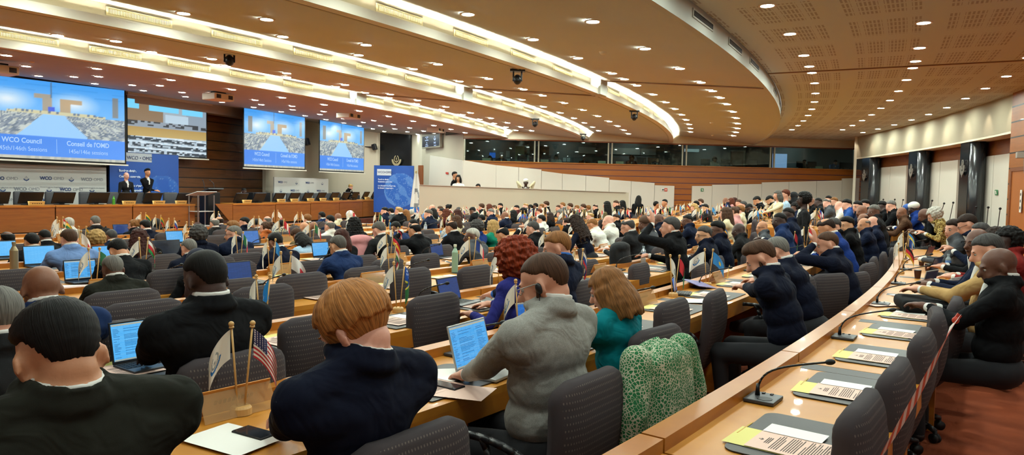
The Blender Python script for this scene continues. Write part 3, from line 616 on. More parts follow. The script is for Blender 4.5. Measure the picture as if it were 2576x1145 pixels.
def logo(parent, M, s, m1, m2):
    bm = bmesh.new(); 
    def annul(r0, r1, a0, a1, k=18):
        pr = None
        for i in range(k + 1):
            a = R_(a0 + (a1 - a0) * i / k); cur = (bm.verts.new((r0 * math.cos(a), r0 * math.sin(a), 0)), bm.verts.new((r1 * math.cos(a), r1 * math.sin(a), 0)))
            if pr: bm.faces.new((pr[0], pr[1], cur[1], cur[0]))
            pr = cur
    annul(.52, .8, 195, 345); bm.faces.new([bm.verts.new((x, y, 0)) for x, y in ((-.12, -.7), (0, -1), (.12, -.7))])
    for v in bm.verts: v.co *= s
    o = bm_obj('logo_crescent', bm, m1, parent); o.matrix_local = M
    bm = bmesh.new(); annul(.3, .38, 115, 425); bm.faces.new([bm.verts.new((x, y, 0)) for x, y in ((-.14, .28), (0, .05), (.14, .28), (0, .6))])
    for v in bm.verts: v.co *= s
    o = bm_obj('logo_ring', bm, m2, parent); o.matrix_local = M
def wco(parent, Mf, u, z, s, sub=None, faint=False):
    text('lettering', 'WCO', M_LOGG if faint else M_LOG, parent, Mf(u - s * 1.25, z), s, bold=.006); text('lettering', '\u2022 OMD', M_LOGG, parent, Mf(u + s * 1.25, z), s)
    if sub: text('small_lettering', sub, M_LOGG, parent, Mf(u, z - s * 2.0), s * .42)
A_, B_ = RP(-60, 480, 45.1), RP(268, 480, 45.1)
t, W, Mf = board_frame(A_, B_, .3, 2.1, 'backdrop_wall', 'large pale backdrop board with repeated WCO OMD lettering behind the left podium', 'backdrop', M_BDROP)
uof = lambda x: (RP(x, 480, 45.1) - A_).length
for k_, (x, y) in enumerate(((12, 449), (132, 449), (232, 452))): wco(t, Mf, uof(x), RP(x, y, 45.1).z, .125, ('Organisation mondiale des douanes', 'World Customs Organization')[k_ % 2], faint=(k_ == 2))
for x, y in ((68, 448), (181, 450), (8, 475), (125, 476), (232, 477)): logo(t, Mf(uof(x), RP(x, y, 45.1).z), .10, M_LOG, M_LOGG)
for k_, (x, y) in enumerate(((68, 476), (180, 477), (12, 503), (132, 503))): wco(t, Mf, uof(x), RP(x, y, 45.1).z, .125, None, faint=(k_ == 0))
A2, B2 = RP(690, 480, 45.5), RP(826, 480, 45.9)
t, W, Mf = board_frame(A2, B2, .3, 1.98, 'backdrop_wall', 'pale backdrop board with small WCO OMD marks behind the right podium', 'backdrop', M_BDROP)
for i in range(4):
    for j, z in enumerate((1.78, 1.45, 1.12)):
        u = W * (.14 + i * .245 + (0 if j % 2 == 0 else -.03)); 
        if (i + j) % 2: logo(t, Mf(u, z), .09, M_LOG, M_LOGG)
        else: wco(t, Mf, u, z, .1)
# globe picture for the blue banners
def globe(cx, cy, R, cols, asp=1.):
    base, sea, land = cols
    def f(u, v):
        x = (u - cx) * asp; y = v - cy; d = math.hypot(x, y); c = mixc(base, '0c2a6a', .5 - v * .3)
        for bx, by, br in ((.72, .86, .16), (.28, .18, .2)):
            if math.hypot((u - bx) * asp, v - by) < br: c = mixc(c, '2a5fc0', .35)
        if d < R:
            q = math.sin(x * 17 / R * .3 + 1.2) * math.cos(y * 14 / R * .3 + .4) + .55 * math.sin(x * 9 / R + y * 7 / R); c = mixc(sea, land, .9 if q > .25 else .1); c = mixc(c, 'a8d4f4', max(0, (d / R - .8) * 2.2))
            if hsh(int(u * 90), int(v * 90)) > .94: c = (190, 225, 245)
        return c
    return f
A3, B3 = RP(276, 480, 45.0), RP(449, 480, 44.9)
t, W, Mf = board_frame(A3, B3, .3, 2.62, 'blue_banner', 'dark blue banner with a globe behind the two standing men', 'banner', mat('banner blue', '16326e', .5))
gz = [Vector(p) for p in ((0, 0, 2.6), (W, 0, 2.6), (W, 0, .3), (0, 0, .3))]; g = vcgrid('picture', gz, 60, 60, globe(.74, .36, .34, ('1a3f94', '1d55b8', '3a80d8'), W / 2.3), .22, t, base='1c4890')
g.matrix_local = Matrix.Translation((0, 0, 0)) @ Mf(0, 0, .01) @ Matrix.Rotation(-math.pi / 2, 4, 'X')
M_TXT = mat('banner lettering', 'd8e4f4', .5)
b_ = mesh_obj('logo_panel', [(.55, 2.32, 0), (1.5, 2.32, 0), (1.5, 2.6, 0), (.55, 2.6, 0)], [(0, 1, 2, 3)], mat('banner logo panel', 'a9b0b8', .6), t); b_.matrix_local = Mf(0, 0, .02)
text('lettering', 'WCO \u2022 OMD', M_LOG, t, Mf(1.05, 2.44, .03), .16)
for s_, z_ in (('Borders divide,', 2.02), ('Customs connects.', 1.84), ('Les fronti\u00e8res s\u00e9parent,', 1.55), ('la douane rapproche.', 1.4)): text('lettering', s_, M_TXT, t, Mf(.3, z_, .03), .10, 'LEFT', bold=.003)
# pop-up banner right of the podium
A4, B4 = dep(941, 416, 31.5), dep(1041, 420, 31.2)
t, W, Mf = board_frame(A4, B4, .55, A4.z, 'popup_banner', 'rounded dark blue pop-up banner with globe and logo right of the podium', 'banner', mat('banner blue', '16326e', .5), .06)
H = A4.z - .55; gz = [Vector(p) for p in ((0, 0, H), (W, 0, H), (W, 0, 0), (0, 0, 0))]
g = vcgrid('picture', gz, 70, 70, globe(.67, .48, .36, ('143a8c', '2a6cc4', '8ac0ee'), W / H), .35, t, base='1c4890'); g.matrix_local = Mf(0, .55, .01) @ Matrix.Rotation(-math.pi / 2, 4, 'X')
b_ = mesh_obj('logo_panel', [(.15, A4.z - .44, 0), (W * .44, A4.z - .44, 0), (W * .44, A4.z - .16, 0), (.15, A4.z - .16, 0)], [(0, 1, 2, 3)], mat('banner logo panel light', 'd0d6dc', .6), t); b_.matrix_local = Mf(0, 0, .02)
text('lettering', 'WCO\u2022OMD', M_LOG, t, Mf(.15 + W * .2, A4.z - .3, .03), .13)
for s_, z_ in (('Borders divide,', .62), ('Customs connects.', .72), ('Les fronti\u00e8res s\u00e9parent,', .9), ('la douane rapproche.', 1.0)): text('lettering', s_, M_TXT, t, Mf(.2, A4.z - z_, .03), .085, 'LEFT', bold=.003)
# black wall column with emblem
A5, B5 = Vector((dep(955, 480, 36.1).x, 36.1, 0)), Vector((dep(1031, 480, 35.3).x, 35.3, 0))
t = thing('wall_column', 'tall black wall panel with a pewter emblem left of the wall monitor', 'column', (A5.x, A5.y, 0)); d = (B5 - A5); d.z = 0
slab('panel', [Vector((0, 0, 4.62)), d + Vector((0, 0, 4.62)), d, Vector((0, 0, 0))], .12, M_MARB, t)
dn = d.normalized(); nn = Vector((dn.y, -dn.x, 0)); qe = dep(1000, 402, 35.6) - t.location + nn * .1; emblem(t, Matrix.Translation(qe) @ Matrix.Rotation(math.atan2(dn.y, dn.x), 4, 'Z'), .36, mat('old gold metal', 'a89a78', .5, metal=.3))
# white flag on a pole beside the pop-up banner
p = dep(1046, 520, 29.5); t = thing('standing_flag', 'white flag with blue and grey emblem hanging on a pole beside the blue pop-up banner', 'flag', (p.x, p.y, 0))
bm = bmesh.new(); cyl(bm, (0, 0, 0), (0, 0, 2.3), .018, n=8); sph(bm, (0, 0, 2.33), .035, 10); bm_obj('pole', bm, mat('flag pole gold', 'b89a50', .4, metal=.6), t)
V = []; nI, nJ = 16, 24
for j in range(nJ + 1):
    for i in range(nI + 1):
        v = j / nJ; u = i / nI; wd = .10 + .22 * min(1, v * 1.4); V.append((wd * (u - .45) * 2 * .8, -.06 + .04 * math.sin(u * 14 + v), 2.25 - v * 1.85))
Fc = [(j * (nI + 1) + i, j * (nI + 1) + i + 1, (j + 1) * (nI + 1) + i + 1, (j + 1) * (nI + 1) + i) for j in range(nJ) for i in range(nI)]
mi = []
for j in range(nJ):
    for i in range(nI):
        u, v = (i + .5) / nI, (j + .5) / nJ; r = math.hypot((u - .5) * 1.0, (v - .55) * 1.6); mi.append(1 if .22 < r < .36 and u > .3 else 2 if .76 < v < .88 else 0)
mesh_obj('cloth', V, Fc, [mat('flag white', 'dcdcd4', .8), mat('flag grey', '8a8f90', .8), mat('flag blue', '2f77c4', .8)], t, True, mi)
# wall monitor with the clock
ma, mb = wside(1061.5, 341, .2), wside(1107, 346, .2); mz0 = wside(1062, 374, .2).z; mz1 = ma.z
t, W, Mf = board_frame(ma, mb, mz0, mz1, 'wall_monitor', 'wall monitor showing the time 9:43 and the emblem beside the booths', 'monitor', mat('monitor frame', '8b8577', .5), .1)
g = mesh_obj('display', [(.06, mz0 + .06, 0), (W - .06, mz0 + .06, 0), (W - .06, mz1 - .06, 0), (.06, mz1 - .06, 0)], [(0, 1, 2, 3)], emat('wall display', '0a1030', .8), t); g.matrix_local = Mf(0, 0, .01)
mt = emat('wall display text', 'c8dcff', 1.2); hh = mz1 - mz0
for s_, u_, v_, z_ in (('mer. 25 juin', .3, .82, .11), ('wifi:', .3, .70, .10), ('InternetWCO', .3, .58, .10), ('9:43', .74, .34, .2), ('wifi:', .3, .40, .10), ('password:', .3, .28, .09), ('InternetWCO', .3, .15, .09), ('25 juin 2025', .76, .15, .08)): text('lettering', s_, mt, t, Mf(W * u_, mz0 + hh * v_, .02), z_ * hh, bold=.002)
logo(t, Mf(W * .74, mz0 + hh * .72, .02), hh * .24, mt, mt)
# loudspeakers / lamps on the front wall
for i, (x, y, r) in enumerate(((942, 370, None), (771, 357, 45.4))):
    p = RP(x, y, r) if r else dep(x, y, 35.9); t = thing('wall_speaker', ['black wall speaker between the smallest screen and the black column', 'black wall speaker beside the middle slide screen'][i], 'speaker', p, face(topol(p)[1]) + math.pi)
    bm = bmesh.new(); box(bm, (0, 0, 0), (.24, .2, .3), rx=.3, bev=.02); bm_obj('cabinet', bm, M_BLACKP, t); bm = bmesh.new(); cyl(bm, (0, 0, 0), (0, -.9, .02), .02, n=8); bm_obj('bracket', bm, M_BLACKP, t)
# ---------------------------------------------------------------- dais, podium desks
dz = .28
struct(arc('floor_dais', 44.4, 47.6, 0, dz, P0, ph_of(1000, 500, 47.3), mat('dais carpet', '5a2c1a', .95), step=.5))
pods = [(-38.6, ph_of(491, 500, 47.3)), (ph_of(585, 500, 47.3), ph_of(1000, 500, 47.35))]
for i, (a, b) in enumerate(pods):
    n = 5 if i == 0 else 6
    for q in range(n):
        pa_, pb_ = a + (b - a) * q / n, a + (b - a) * (q + 1) / n
        t = thing('podium_desk', 'veneered podium desk section, %s section of the %s podium' % (['first', 'second', 'third', 'fourth', 'fifth', 'sixth'][q], ['left', 'right'][i]), 'desk', pol(47.3, (pa_ + pb_) / 2), 0, 'podium desk sections')
        og = t.location.copy(); hi = 0 if i == 0 else .1 * (q / n)
        arc('front_panel', 47.2, 47.3, .34, 1.0 + hi, pa_ + .02, pb_ - .02, W_POD, t, step=.3, org=og)
        arc('plinth', 47.05, 47.2, dz, .34, pa_, pb_, M_BLACK, t, step=.3, org=og); arc('worktop', 46.5, 47.32, .97 + hi, 1.02 + hi, pa_ + .01, pb_ - .01, W_EDGE, t, step=.3, org=og)
# end panel of the right podium
t = thing('podium_end', 'slanted dark end cheek at the left end of the right podium', 'panel', pol(47.3, pods[1][0] - .05)); og = t.location.copy()
P = [RP(541, 513, 47.35) - og, RP(585, 513, 47.3) - og, RP(585, 566, 47.3) - og]; V = P + [p + Vector((-.03, .03, 0)) for p in P]
mesh_obj('cheek', V, [(0, 1, 2), (5, 4, 3), (0, 3, 4, 1), (1, 4, 5, 2), (2, 5, 3, 0)], W_POD, t)
M_BACKC = mat('podium chair leather', '3a3a3e', .55)
# podium monitors, chairs, name cards, small flags
def podium_monitor(p, rz, lab):
    t = thing('desk_monitor', lab, 'monitor', p, rz, 'monitors on the podium')
    bm = bmesh.new(); box(bm, (0, 0, .19), (.56, .035, .34), rx=.5, bev=.008); bm_obj('screen_panel', bm, M_BLACKP, t)
    bm = bmesh.new(); box(bm, (0, .1, .06), (.1, .04, .14)); box(bm, (0, .1, .005), (.3, .2, .02)); bm_obj('stand', bm, M_BLACKP, t); return t
def podium_chair(p, rz, lab):
    t = thing('podium_chair', lab, 'chair', p, rz, 'chairs behind the podium')
    bm = bmesh.new(); box(bm, (0, 0, .75), (.52, .1, .66), bev=.04); bm_obj('backrest', bm, M_BACKC, t, True); bm = bmesh.new(); box(bm, (0, .25, .45), (.5, .46, .1), bev=.03); bm_obj('seat', bm, M_BACKC, t, True)
    bm = bmesh.new(); cyl(bm, (0, .25, .05), (0, .25, .42), .04); [box(bm, (.13 * math.cos(a), .25 + .13 * math.sin(a), .05), (.28, .05, .04), rz=a) for a in (0, 1.26, 2.51, 3.77, 5.03)]; bm_obj('base', bm, M_BLACKP, t); return t
PM = [(-8, 500), (78, 500), (160, 500), (248, 500), (320, 500), (384, 500), (464, 500)]; PM2 = [(606, 500), (652, 500), (702, 500), (740, 500), (774, 500), (808, 500), (841, 500), (869, 500), (893, 500), (920, 500), (942, 500)]
m0 = c0_ = None; ordn = ['first', 'second', 'third', 'fourth', 'fifth', 'sixth', 'seventh', 'eighth', 'ninth', 'tenth', 'eleventh', 'twelfth']
for gi, g_ in enumerate((PM, PM2)):
    for q, (x, y) in enumerate(g_):
        p = RP(x, 505, 46.95); ph = topol(p)[1]; z = 1.02 + (.1 * q / 11 if gi else 0); loc = pol(46.95, ph, z); rz = face(ph) + math.pi + (.25 if (q % 2) else .1)
        lab = 'tilted black monitor, %s from the left on the %s podium' % (ordn[q], ['left', 'right'][gi]); rz = face(ph)
        if m0 is None: m0 = podium_monitor(loc, rz, lab)
        else: dup(m0, loc, rz, lab)
        ph2 = ph + .35
        if gi == 0 and q < 7 or gi and q not in (0,):
            lc = pol(45.95, ph2, dz); lab = 'dark grey podium chair, %s from the left behind the %s podium' % (ordn[q], ['left', 'right'][gi])
            if c0_ is None: c0_ = podium_chair(lc, face(ph2) + math.pi, lab)
            else: dup(c0_, lc, face(ph2) + math.pi, lab)
M_CARD = mat('yellow name card', 'd6b468', .6)
nc = None
for i, x in enumerate((92, 325, 400, 456, 622, 708, 741, 782, 813, 846, 924)):
    p = RP(x, 505, 47.22); ph = topol(p)[1]; z = 1.02 + (.1 * max(0, (x - 585)) / 415)
    if nc is None:
        nc = thing('name_card', 'x', 'name card', pol(47.24, ph, z), face(ph), 'name cards on the podium'); bm = bmesh.new(); box(bm, (0, 0, .05), (.36, .008, .12), rx=.35); box(bm, (0, .06, .05), (.36, .008, .12), rx=-.35); bm_obj('card', bm, M_CARD, nc)
        for q in range(5):
            bm = bmesh.new(); box(bm, (-.1 + q * .05, -.006, .05), (.03, .002, .02), rx=.35); bm_obj('lettering', bm, M_INK, nc)
        c = nc
    else: c = dup(nc, pol(47.24, ph, z), face(ph))
    c['label'] = 'folded yellow name card on the podium front edge, %s from the left' % ordn[i]
# lectern with its glass frame at the podium gap
p = pol(46.6, ph_of(528, 500, 46.6), dz); t = thing('lectern', 'dark lectern with microphones standing in the gap between the podiums', 'lectern', p, face(ph_of(528, 500, 46.6)) + math.pi)
bm = bmesh.new(); box(bm, (0, 0, .55), (.5, .4, 1.1), bev=.02); bm_obj('body', bm, M_BLACKP, t); bm = bmesh.new(); box(bm, (0, .05, 1.15), (.62, .5, .04), rx=.3); bm_obj('reading_top', bm, M_GREYP, t)
for s in (-1, 1):
    bm = bmesh.new(); tube(bm, [Vector((s * .2, 0, 1.15)), Vector((s * .2, -.05, 1.4)), Vector((s * .15, -.15, 1.5))], .01); sph(bm, (s * .15, -.16, 1.5), .02); bm_obj('microphone', bm, M_BLACKP, t)
p = pol(47.5, ph_of(507, 500, 47.5), dz * 0); t = thing('acrylic_lectern', 'clear acrylic lectern on steel posts at the left podium end', 'lectern', p, face(ph_of(507, 500, 47.5)) + math.pi)
for sx_ in (-.3, .3):
    for sy_ in (-.2, .2):
        bm = bmesh.new(); cyl(bm, (sx_, sy_, 0), (sx_, sy_, 1.3), .02, n=8); bm_obj('leg', bm, M_STEEL, t)
bm = bmesh.new(); box(bm, (0, 0, 1.35), (.75, .5, .02), rx=.25); bm_obj('top', bm, mat('clear acrylic', 'c8ccc8', .1), t)
for z_ in (.35, .8):
    bm = bmesh.new(); box(bm, (0, 0, z_), (.6, .4, .02)); bm_obj('shelf', bm, mat('clear acrylic', 'c8ccc8', .1), t)
p = pol(46.4, ph_of(645, 500, 46.4), dz); t = thing('equipment_cabinet', 'black equipment cabinet behind the right podium', 'cabinet', p, face(ph_of(645, 500, 46.4)))
bm = bmesh.new(); box(bm, (0, 0, .55), (.9, .5, 1.1), bev=.01); bm_obj('body', bm, M_BLACK, t); 
for s in (-1, 1):
    bm = bmesh.new(); box(bm, (s * .22, -.255, .55), (.4, .01, .98)); bm_obj('door', bm, M_BLACKP, t)
p = RP(286, 512, 47.0); tag(bm_obj('green_bottle', (lambda bm: (cyl(bm, (0, 0, 0), (0, 0, .17), .04), cyl(bm, (0, 0, .17), (0, 0, .2), .04, .015), cyl(bm, (0, 0, .2), (0, 0, .24), .018), bm)[-1])(bmesh.new()), mat('green bottle', '4f9c34', .3)), 'green drinks bottle on the left podium', 'bottle').location = pol(47.0, topol(p)[1], 1.02)
# ================================================================ DESK ROWS
ROWR = {'R': 66.50, 'A': 64.96, 'B': 63.73, 'C': 62.50, 'D': 61.33, 'E': 60.20, 'F': 59.05, 'G': 57.90, 'H': 56.80, 'I': 55.70, 'J': 54.60}
ROWN = dict(zip('RABCDEFGHIJ', ['the right-hand row', 'the nearest row', 'the second row', 'the third row', 'the fourth row', 'the fifth row', 'the sixth row', 'the seventh row', 'the eighth row', 'the ninth row', 'the front row']))
DESKW = .68
def centers(k):
    if k == 'R': c0, st = -36.56, 1.48
    elif k == 'A': c0, st = -36.76, 1.6
    elif k == 'B': c0, st = -35.92, 1.52
    elif k == 'C': c0, st = -34.88, 1.50
    else: c0, st = -35.0 + ('DEFGHIJ'.index(k) * .37) % 1.5, 1.55
    lo, hi = (-38.6 if k == 'R' else -39.6), -26.6
    a = c0 - st * 10; out = []
    while a < hi - st * .45:
        if a - st / 2 > lo - st * .5: out.append(a)
        a += st
    return out, st
def vis(p, m=60):
    if p.y < .5: return False
    x, y = proj(p); return -m < x < 2576 + m and y < 1300
DESKS = []
def make_desk(k, c, st, lab):
    r = ROWR[k]; t = thing('conference_desk', lab, 'desk', pol(r + .4, c, zf(c, r)), 0, 'desk sections of ' + ROWN[k]); og = pol(r + .4, c, zf(c, r)); a, b = c - st / 2 + .006, c + st / 2 - .006; s_ = .25
    arc('worktop', r + .09, r + DESKW, .715, .75, a, b, W_DESK, t, s_, True, org=og)
    arc('ledge', r, r + .09, .69, .80, a, b, W_EDGE, t, s_, True, org=og)
    arc('front_panel', r + .02, r + .045, .06, .69, a, b, W_EDGE, t, s_, True, org=og)
    arc('front_rail', r + DESKW - .025, r + DESKW, .63, .715, a, b, W_EDGE, t, s_, True, org=og)
    for e in (a, b - .03): arc('side_panel', r + .05, r + DESKW - .06, .02, .715, e, e + .03, W_EDGE, t, s_, True, org=og)
    arc('cable_cover', r + .13, r + DESKW - .16, .7505, .7515, b - .11, b + .0, M_BLOT, t, s_, True, org=og)
    return t
for k in ROWR:
    cs, st = centers(k)
    for q, c in enumerate(cs):
        if not (vis(pol(ROWR[k] + .3, c - st / 2, .8), 200) or vis(pol(ROWR[k] + .3, c + st / 2, .8), 200) or vis(pol(ROWR[k] + .3, c, .8), 200)): continue
        DESKS.append((k, c, st, 1)); make_desk(k, c, st, 'beech desk section in %s, %s from the left' % (ROWN[k], ordn[q] if q < 12 else q + 1))
for k in ROWR:
    lo = -25.5 if k in 'RABC' else -25.0; st = 1.6; hi = -12.6 if k in 'RAB' else -13.8; q = 0
    c = lo + st / 2
    while c < hi:
        p = pol(ROWR[k], c)
        if p.y < (28.4 if p.x > 4.6 else 24.6): DESKS.append((k, c, st, 2)); make_desk(k, c, st, 'beech desk section of %s past the aisle, %s one' % (ROWN[k], ordn[q] if q < 12 else q + 1)); q += 1
        c += st
def snapdesk(p, lo=.13, hi=.60):
    r, ph = topol(p); k = min(ROWR.values(), key=lambda q: max(q + lo - r, r - q - hi, 0)); q = pol(max(k + lo, min(k + hi, r)), ph, p.z); return q
# ---------------------------------------------------------------- flags
FM = {}
def fm(c): 
    if c not in FM: FM[c] = mat('flag cloth ' + c, c, .85)
    return FM[c]
def fl_wco(u, v):
    r = math.hypot((u - .5) * 1.5, v - .52); a = math.degrees(math.atan2(v - .52, (u - .5) * 1.5)) % 360
    if .17 < r < .235 and not 60 < a < 110: return '8c9496'
    if .27 < r < .36 and 190 < a < 350: return '2c6aa8'
    if abs(u - .5) < .04 and .40 < v < .52: return '8c9496'
    return 'e0ddd2'
def fl_us(u, v):
    if u < .42 and v > .46: return 'dcd8e0' if (int(u * 40) % 3 == 1 and int(v * 26) % 2 == 1) else '2a2f5c'
    return 'b23038' if int(v * 13) % 2 == 0 else 'e4ded6'
def fl_uk(u, v):
    x, y = abs(u - .5) * 2, abs(v - .5) * 2
    if x < .10 or y < .20: return 'b42a34'
    if x < .18 or y < .34: return 'e4e0e0'
    d = abs(x - y); return 'b42a34' if d < .07 else 'e4e0e0' if d < .2 else '22305e'
def fl_so(u, v):
    a = math.atan2(v - .5, (u - .5) * 1.5); r = math.hypot((u - .5) * 1.5, v - .5); k = .11 + .15 * max(0, math.cos(5 * (a - math.pi / 2)) ) ** 1.5
    return 'e8ecf0' if r < k else '2f86cc'
def fl_sb(u, v): return 'd8c848' if abs(u - v) < .06 else ('f0f0f0' if (abs(u - .15) < .04 or abs(u - .32) < .04) and (abs(v - .85) < .05 or abs(v - .65) < .05) else '2450a8') if v > u else '2c6a3a'
def hs(*c): return lambda u, v: c[min(len(c) - 1, int((1 - v) * len(c)))]
def vs(*c): return lambda u, v: c[min(len(c) - 1, int(u * len(c)))]
def fl_mt(u, v): return 'c8303a' if (u > .5 and v < .55) else 'e4e0da'
def fl_sk(u, v): return '2a4f9c' if .1 < u < .35 and .25 < v < .7 else ('e4e0da', '28509c', 'c03038')[min(2, int((1 - v) * 3))]
def fl_kz(u, v): return 'd8c040' if math.hypot((u - .5) * 1.5, v - .5) < .15 else '3c86c8'
def fl_au(u, v): return fl_uk(u * 2, (v - .5) * 2) if u < .5 and v > .5 else ('e8e8f0' if hsh(int(u * 12), int(v * 8)) > .9 else '26336a')
NAT = [hs('c03038', 'e4e0da', '2f6a44'), vs('2f6a44', 'e4e0da', 'c03038'), hs('c03038', 'e4e0da', 'c03038'), fl_mt, vs('28408c', 'e4e0da', 'c03038'), hs('d8b030', '2f6a44', 'c03038'), fl_kz, hs('e4e0da', 'c03038', '2c8c4c'), vs('c03038', 'e4e0da', 'c03038'), hs('3c86c8', 'e4d060', '3c86c8'), fl_sk, hs('202020', 'c03038', 'd8b030')]
FW_, FH_ = .17, .115
def flag_mesh(fn, nx, ny, droop, side, seed):
    V = []; Fc = []; mi = []; cols = []
    for j in range(ny + 1):
        for i in range(nx + 1):
            u, v = i / nx, j / ny; a = droop * (.65 + .5 * u)
            x = side * u * FW_ * math.cos(a); z = -(1 - v) * FH_ - u * FW_ * math.sin(a)
            y = .014 * math.sin(u * 7 + seed + v * 2) * (.3 + u)
            V.append((x, y, z))
    for j in range(ny):
        for i in range(nx):
            Fc.append((j * (nx + 1) + i, j * (nx + 1) + i + 1, (j + 1) * (nx + 1) + i + 1, (j + 1) * (nx + 1) + i)); c = fn((i + .5) / nx, (j + .5) / ny)
            if c not in cols: cols.append(c)
            mi.append(cols.index(c))
    me = bpy.data.meshes.new('flag'); me.from_pydata(V, [], Fc); [me.materials.append(fm(c)) for c in cols]; me.polygons.foreach_set('material_index', mi); me.polygons.foreach_set('use_smooth', [True] * len(mi)); return me
M_STICK = mat('pale turned wood', 'c49a5c', .5)
def stand_meshes():
    bm = bmesh.new(); cyl(bm, (0, 0, 0), (0, 0, .025), .042, .04, 20); cyl(bm, (0, 0, .025), (0, 0, .033), .04, .034, 20); b = bm_obj('base', bm, M_STICK, None, False); me = b.data; bpy.data.objects.remove(b)
    bm = bmesh.new(); cyl(bm, (0, 0, 0), (0, 0, .33), .004, n=8); sph(bm, (0, 0, .338), .011, 12); cyl(bm, (0, 0, .322), (0, 0, .328), .010, n=10); b = bm_obj('pole', bm, M_STICK, None, True); m2 = b.data; bpy.data.objects.remove(b); return me, m2
SB, SP = stand_meshes()
FLC = {}
def flag_stand(p, fn, key, lab, rz=0, fine=False, a1=1.0, a2=1.0, s1=-1, s2=1, group=None, swap=False):
    t = thing('flag_stand', lab, 'desk flags', p, rz, group or 'table flag stands')
    link(bpy.data.objects.new('base', SB), t)
    for j, (s, tilt) in enumerate(((-1, -.07), (1, .09))):
        o = link(bpy.data.objects.new('pole', SP), t); o.location = (s * .012, 0, .02); o.rotation_euler = (0, tilt, 0)
        f, kk = (fl_wco, 'w') if (j == 0) != swap else (fn, key); dr, sd = (a1, s1) if j == 0 else (a2, s2); kk = '%s%d%.1f%d' % (kk, fine, dr, sd)
        if kk not in FLC: FLC[kk] = flag_mesh(f, 52 if fine else 24, 39 if fine else 16, dr, sd, len(FLC))
        q = link(bpy.data.objects.new('flag', FLC[kk]), t); q.location = (s * .012 + math.sin(tilt) * .32 + sd * .005, 0, .02 + .315)
    return t
near_flags = [((578, 1030), fl_us, 'us', 'white emblem flag and stars-and-stripes flag on a wooden stand, in front of the dark-suited men', 1, .95, .9, -1, 1), ((1256, 846), fl_uk, 'uk', 'white emblem flag and red-white-blue crossed flag beside the open white laptop', 1, 1.05, 1.3, -1, 1),
              ((636, 838), fl_so, 'so', 'white emblem flag and light blue flag with a white star behind the dark-suited man', 1, 1.3, 1.3, -1, -1), ((434, 838), hs('2f6a44', 'e4e0da', '28409c'), 'xx', 'white emblem flag beside the head of the man in black at the laptop', 0, 1.2, 1.25, -1, 1),
              ((718, 745), fl_mt, 'mt', 'white emblem flag and white flag with a red corner, before the navy-suited man', 1, 1.15, .75, -1, 1), ((914, 770), fl_sb, 'sb', 'white emblem flag and blue-green starry flag behind the fair-haired man', 1, 1.0, 1.35, -1, 1),
              ((1236, 735), NAT[0], 'n0', 'white emblem flag beside the red curly hair', 0, 1.1, 1.3, -1, 1), ((1453, 722), fl_sk, 'sk', 'white emblem flag and white-blue-red flag behind the grey jacket man', 1, 1.25, 1.3, -1, 1), ((1590, 735), vs('c03038', '2f6a44'), 'rg', 'white emblem flag and dark red-green flag beside the short-haired woman', 0, 1.2, 1.2, 1, 1),
              ((1743, 716), fl_kz, 'kz', 'large white emblem flag and bright blue flag next to the open tablet laptop', 1, .55, .8, -1, 1), ((1690, 628), vs('e4e0da', 'e4e0da'), 'wh', 'white emblem flag in front of the man raising his hand', 0, .7, .8, -1, 1), ((1806, 622), hs('2c5aa8', 'd8b030', 'c03038', '2f6a44'), 'se', 'white emblem flag and rainbow-striped flag by the man with glasses', 1, 1.0, 1.0, -1, 1),
              ((1985, 622), hs('c03038', 'e4e0da'), 'rw', 'white emblem flag on the dark stand before the standing woman', 0, .9, .9, -1, 1), ((1943, 640), vs('c03038', '2f6a44'), 'r2', 'white emblem flag and red-green flag behind the grey-haired man', 0, 1.1, 1.2, -1, 1),
              ((1010, 640), NAT[2], 'or', 'white emblem flag with a red-green flag left of the empty chair', 1, 1.3, 1.1, -1, 1), ((916, 700), NAT[0], 'om', 'white emblem flag with a red-green flag beside the microphone', 1, 1.1, 1.35, -1, 1), ((1168, 628), NAT[1], 'n1', 'white emblem flag between the two seated men in grey and black', 0, .8, 1.2, -1, 1),
              ((361, 690), NAT[7], 'l1', 'white emblem flag with an orange-white flag beside the long dark curls', 0, .95, 1.1, -1, 1), ((330, 708), hs('c03038', 'c03038'), 'rd', 'white emblem flag with a deep red flag beside the grey-haired man', 0, .9, 1.3, 1, -1), ((238, 650), NAT[5], 'y1', 'white emblem flag with a red-yellow flag behind the pale blue jacket', 0, 1.0, 1.2, -1, 1)]
FPOS = []
for (px, fn, key, lab, fine, a1, a2, s1, s2) in near_flags:
    p = at(px[0], px[1], .752); r, ph = topol(p); rr = topol(snapdesk(p, .17, .5))[0]
    p = pol(rr, ph, .752 + zf(ph, rr)); FPOS.append(p); flag_stand(p, fn, key, lab, math.atan2(p.y, p.x) - math.pi / 2, bool(fine), a1, a2, s1, s2)
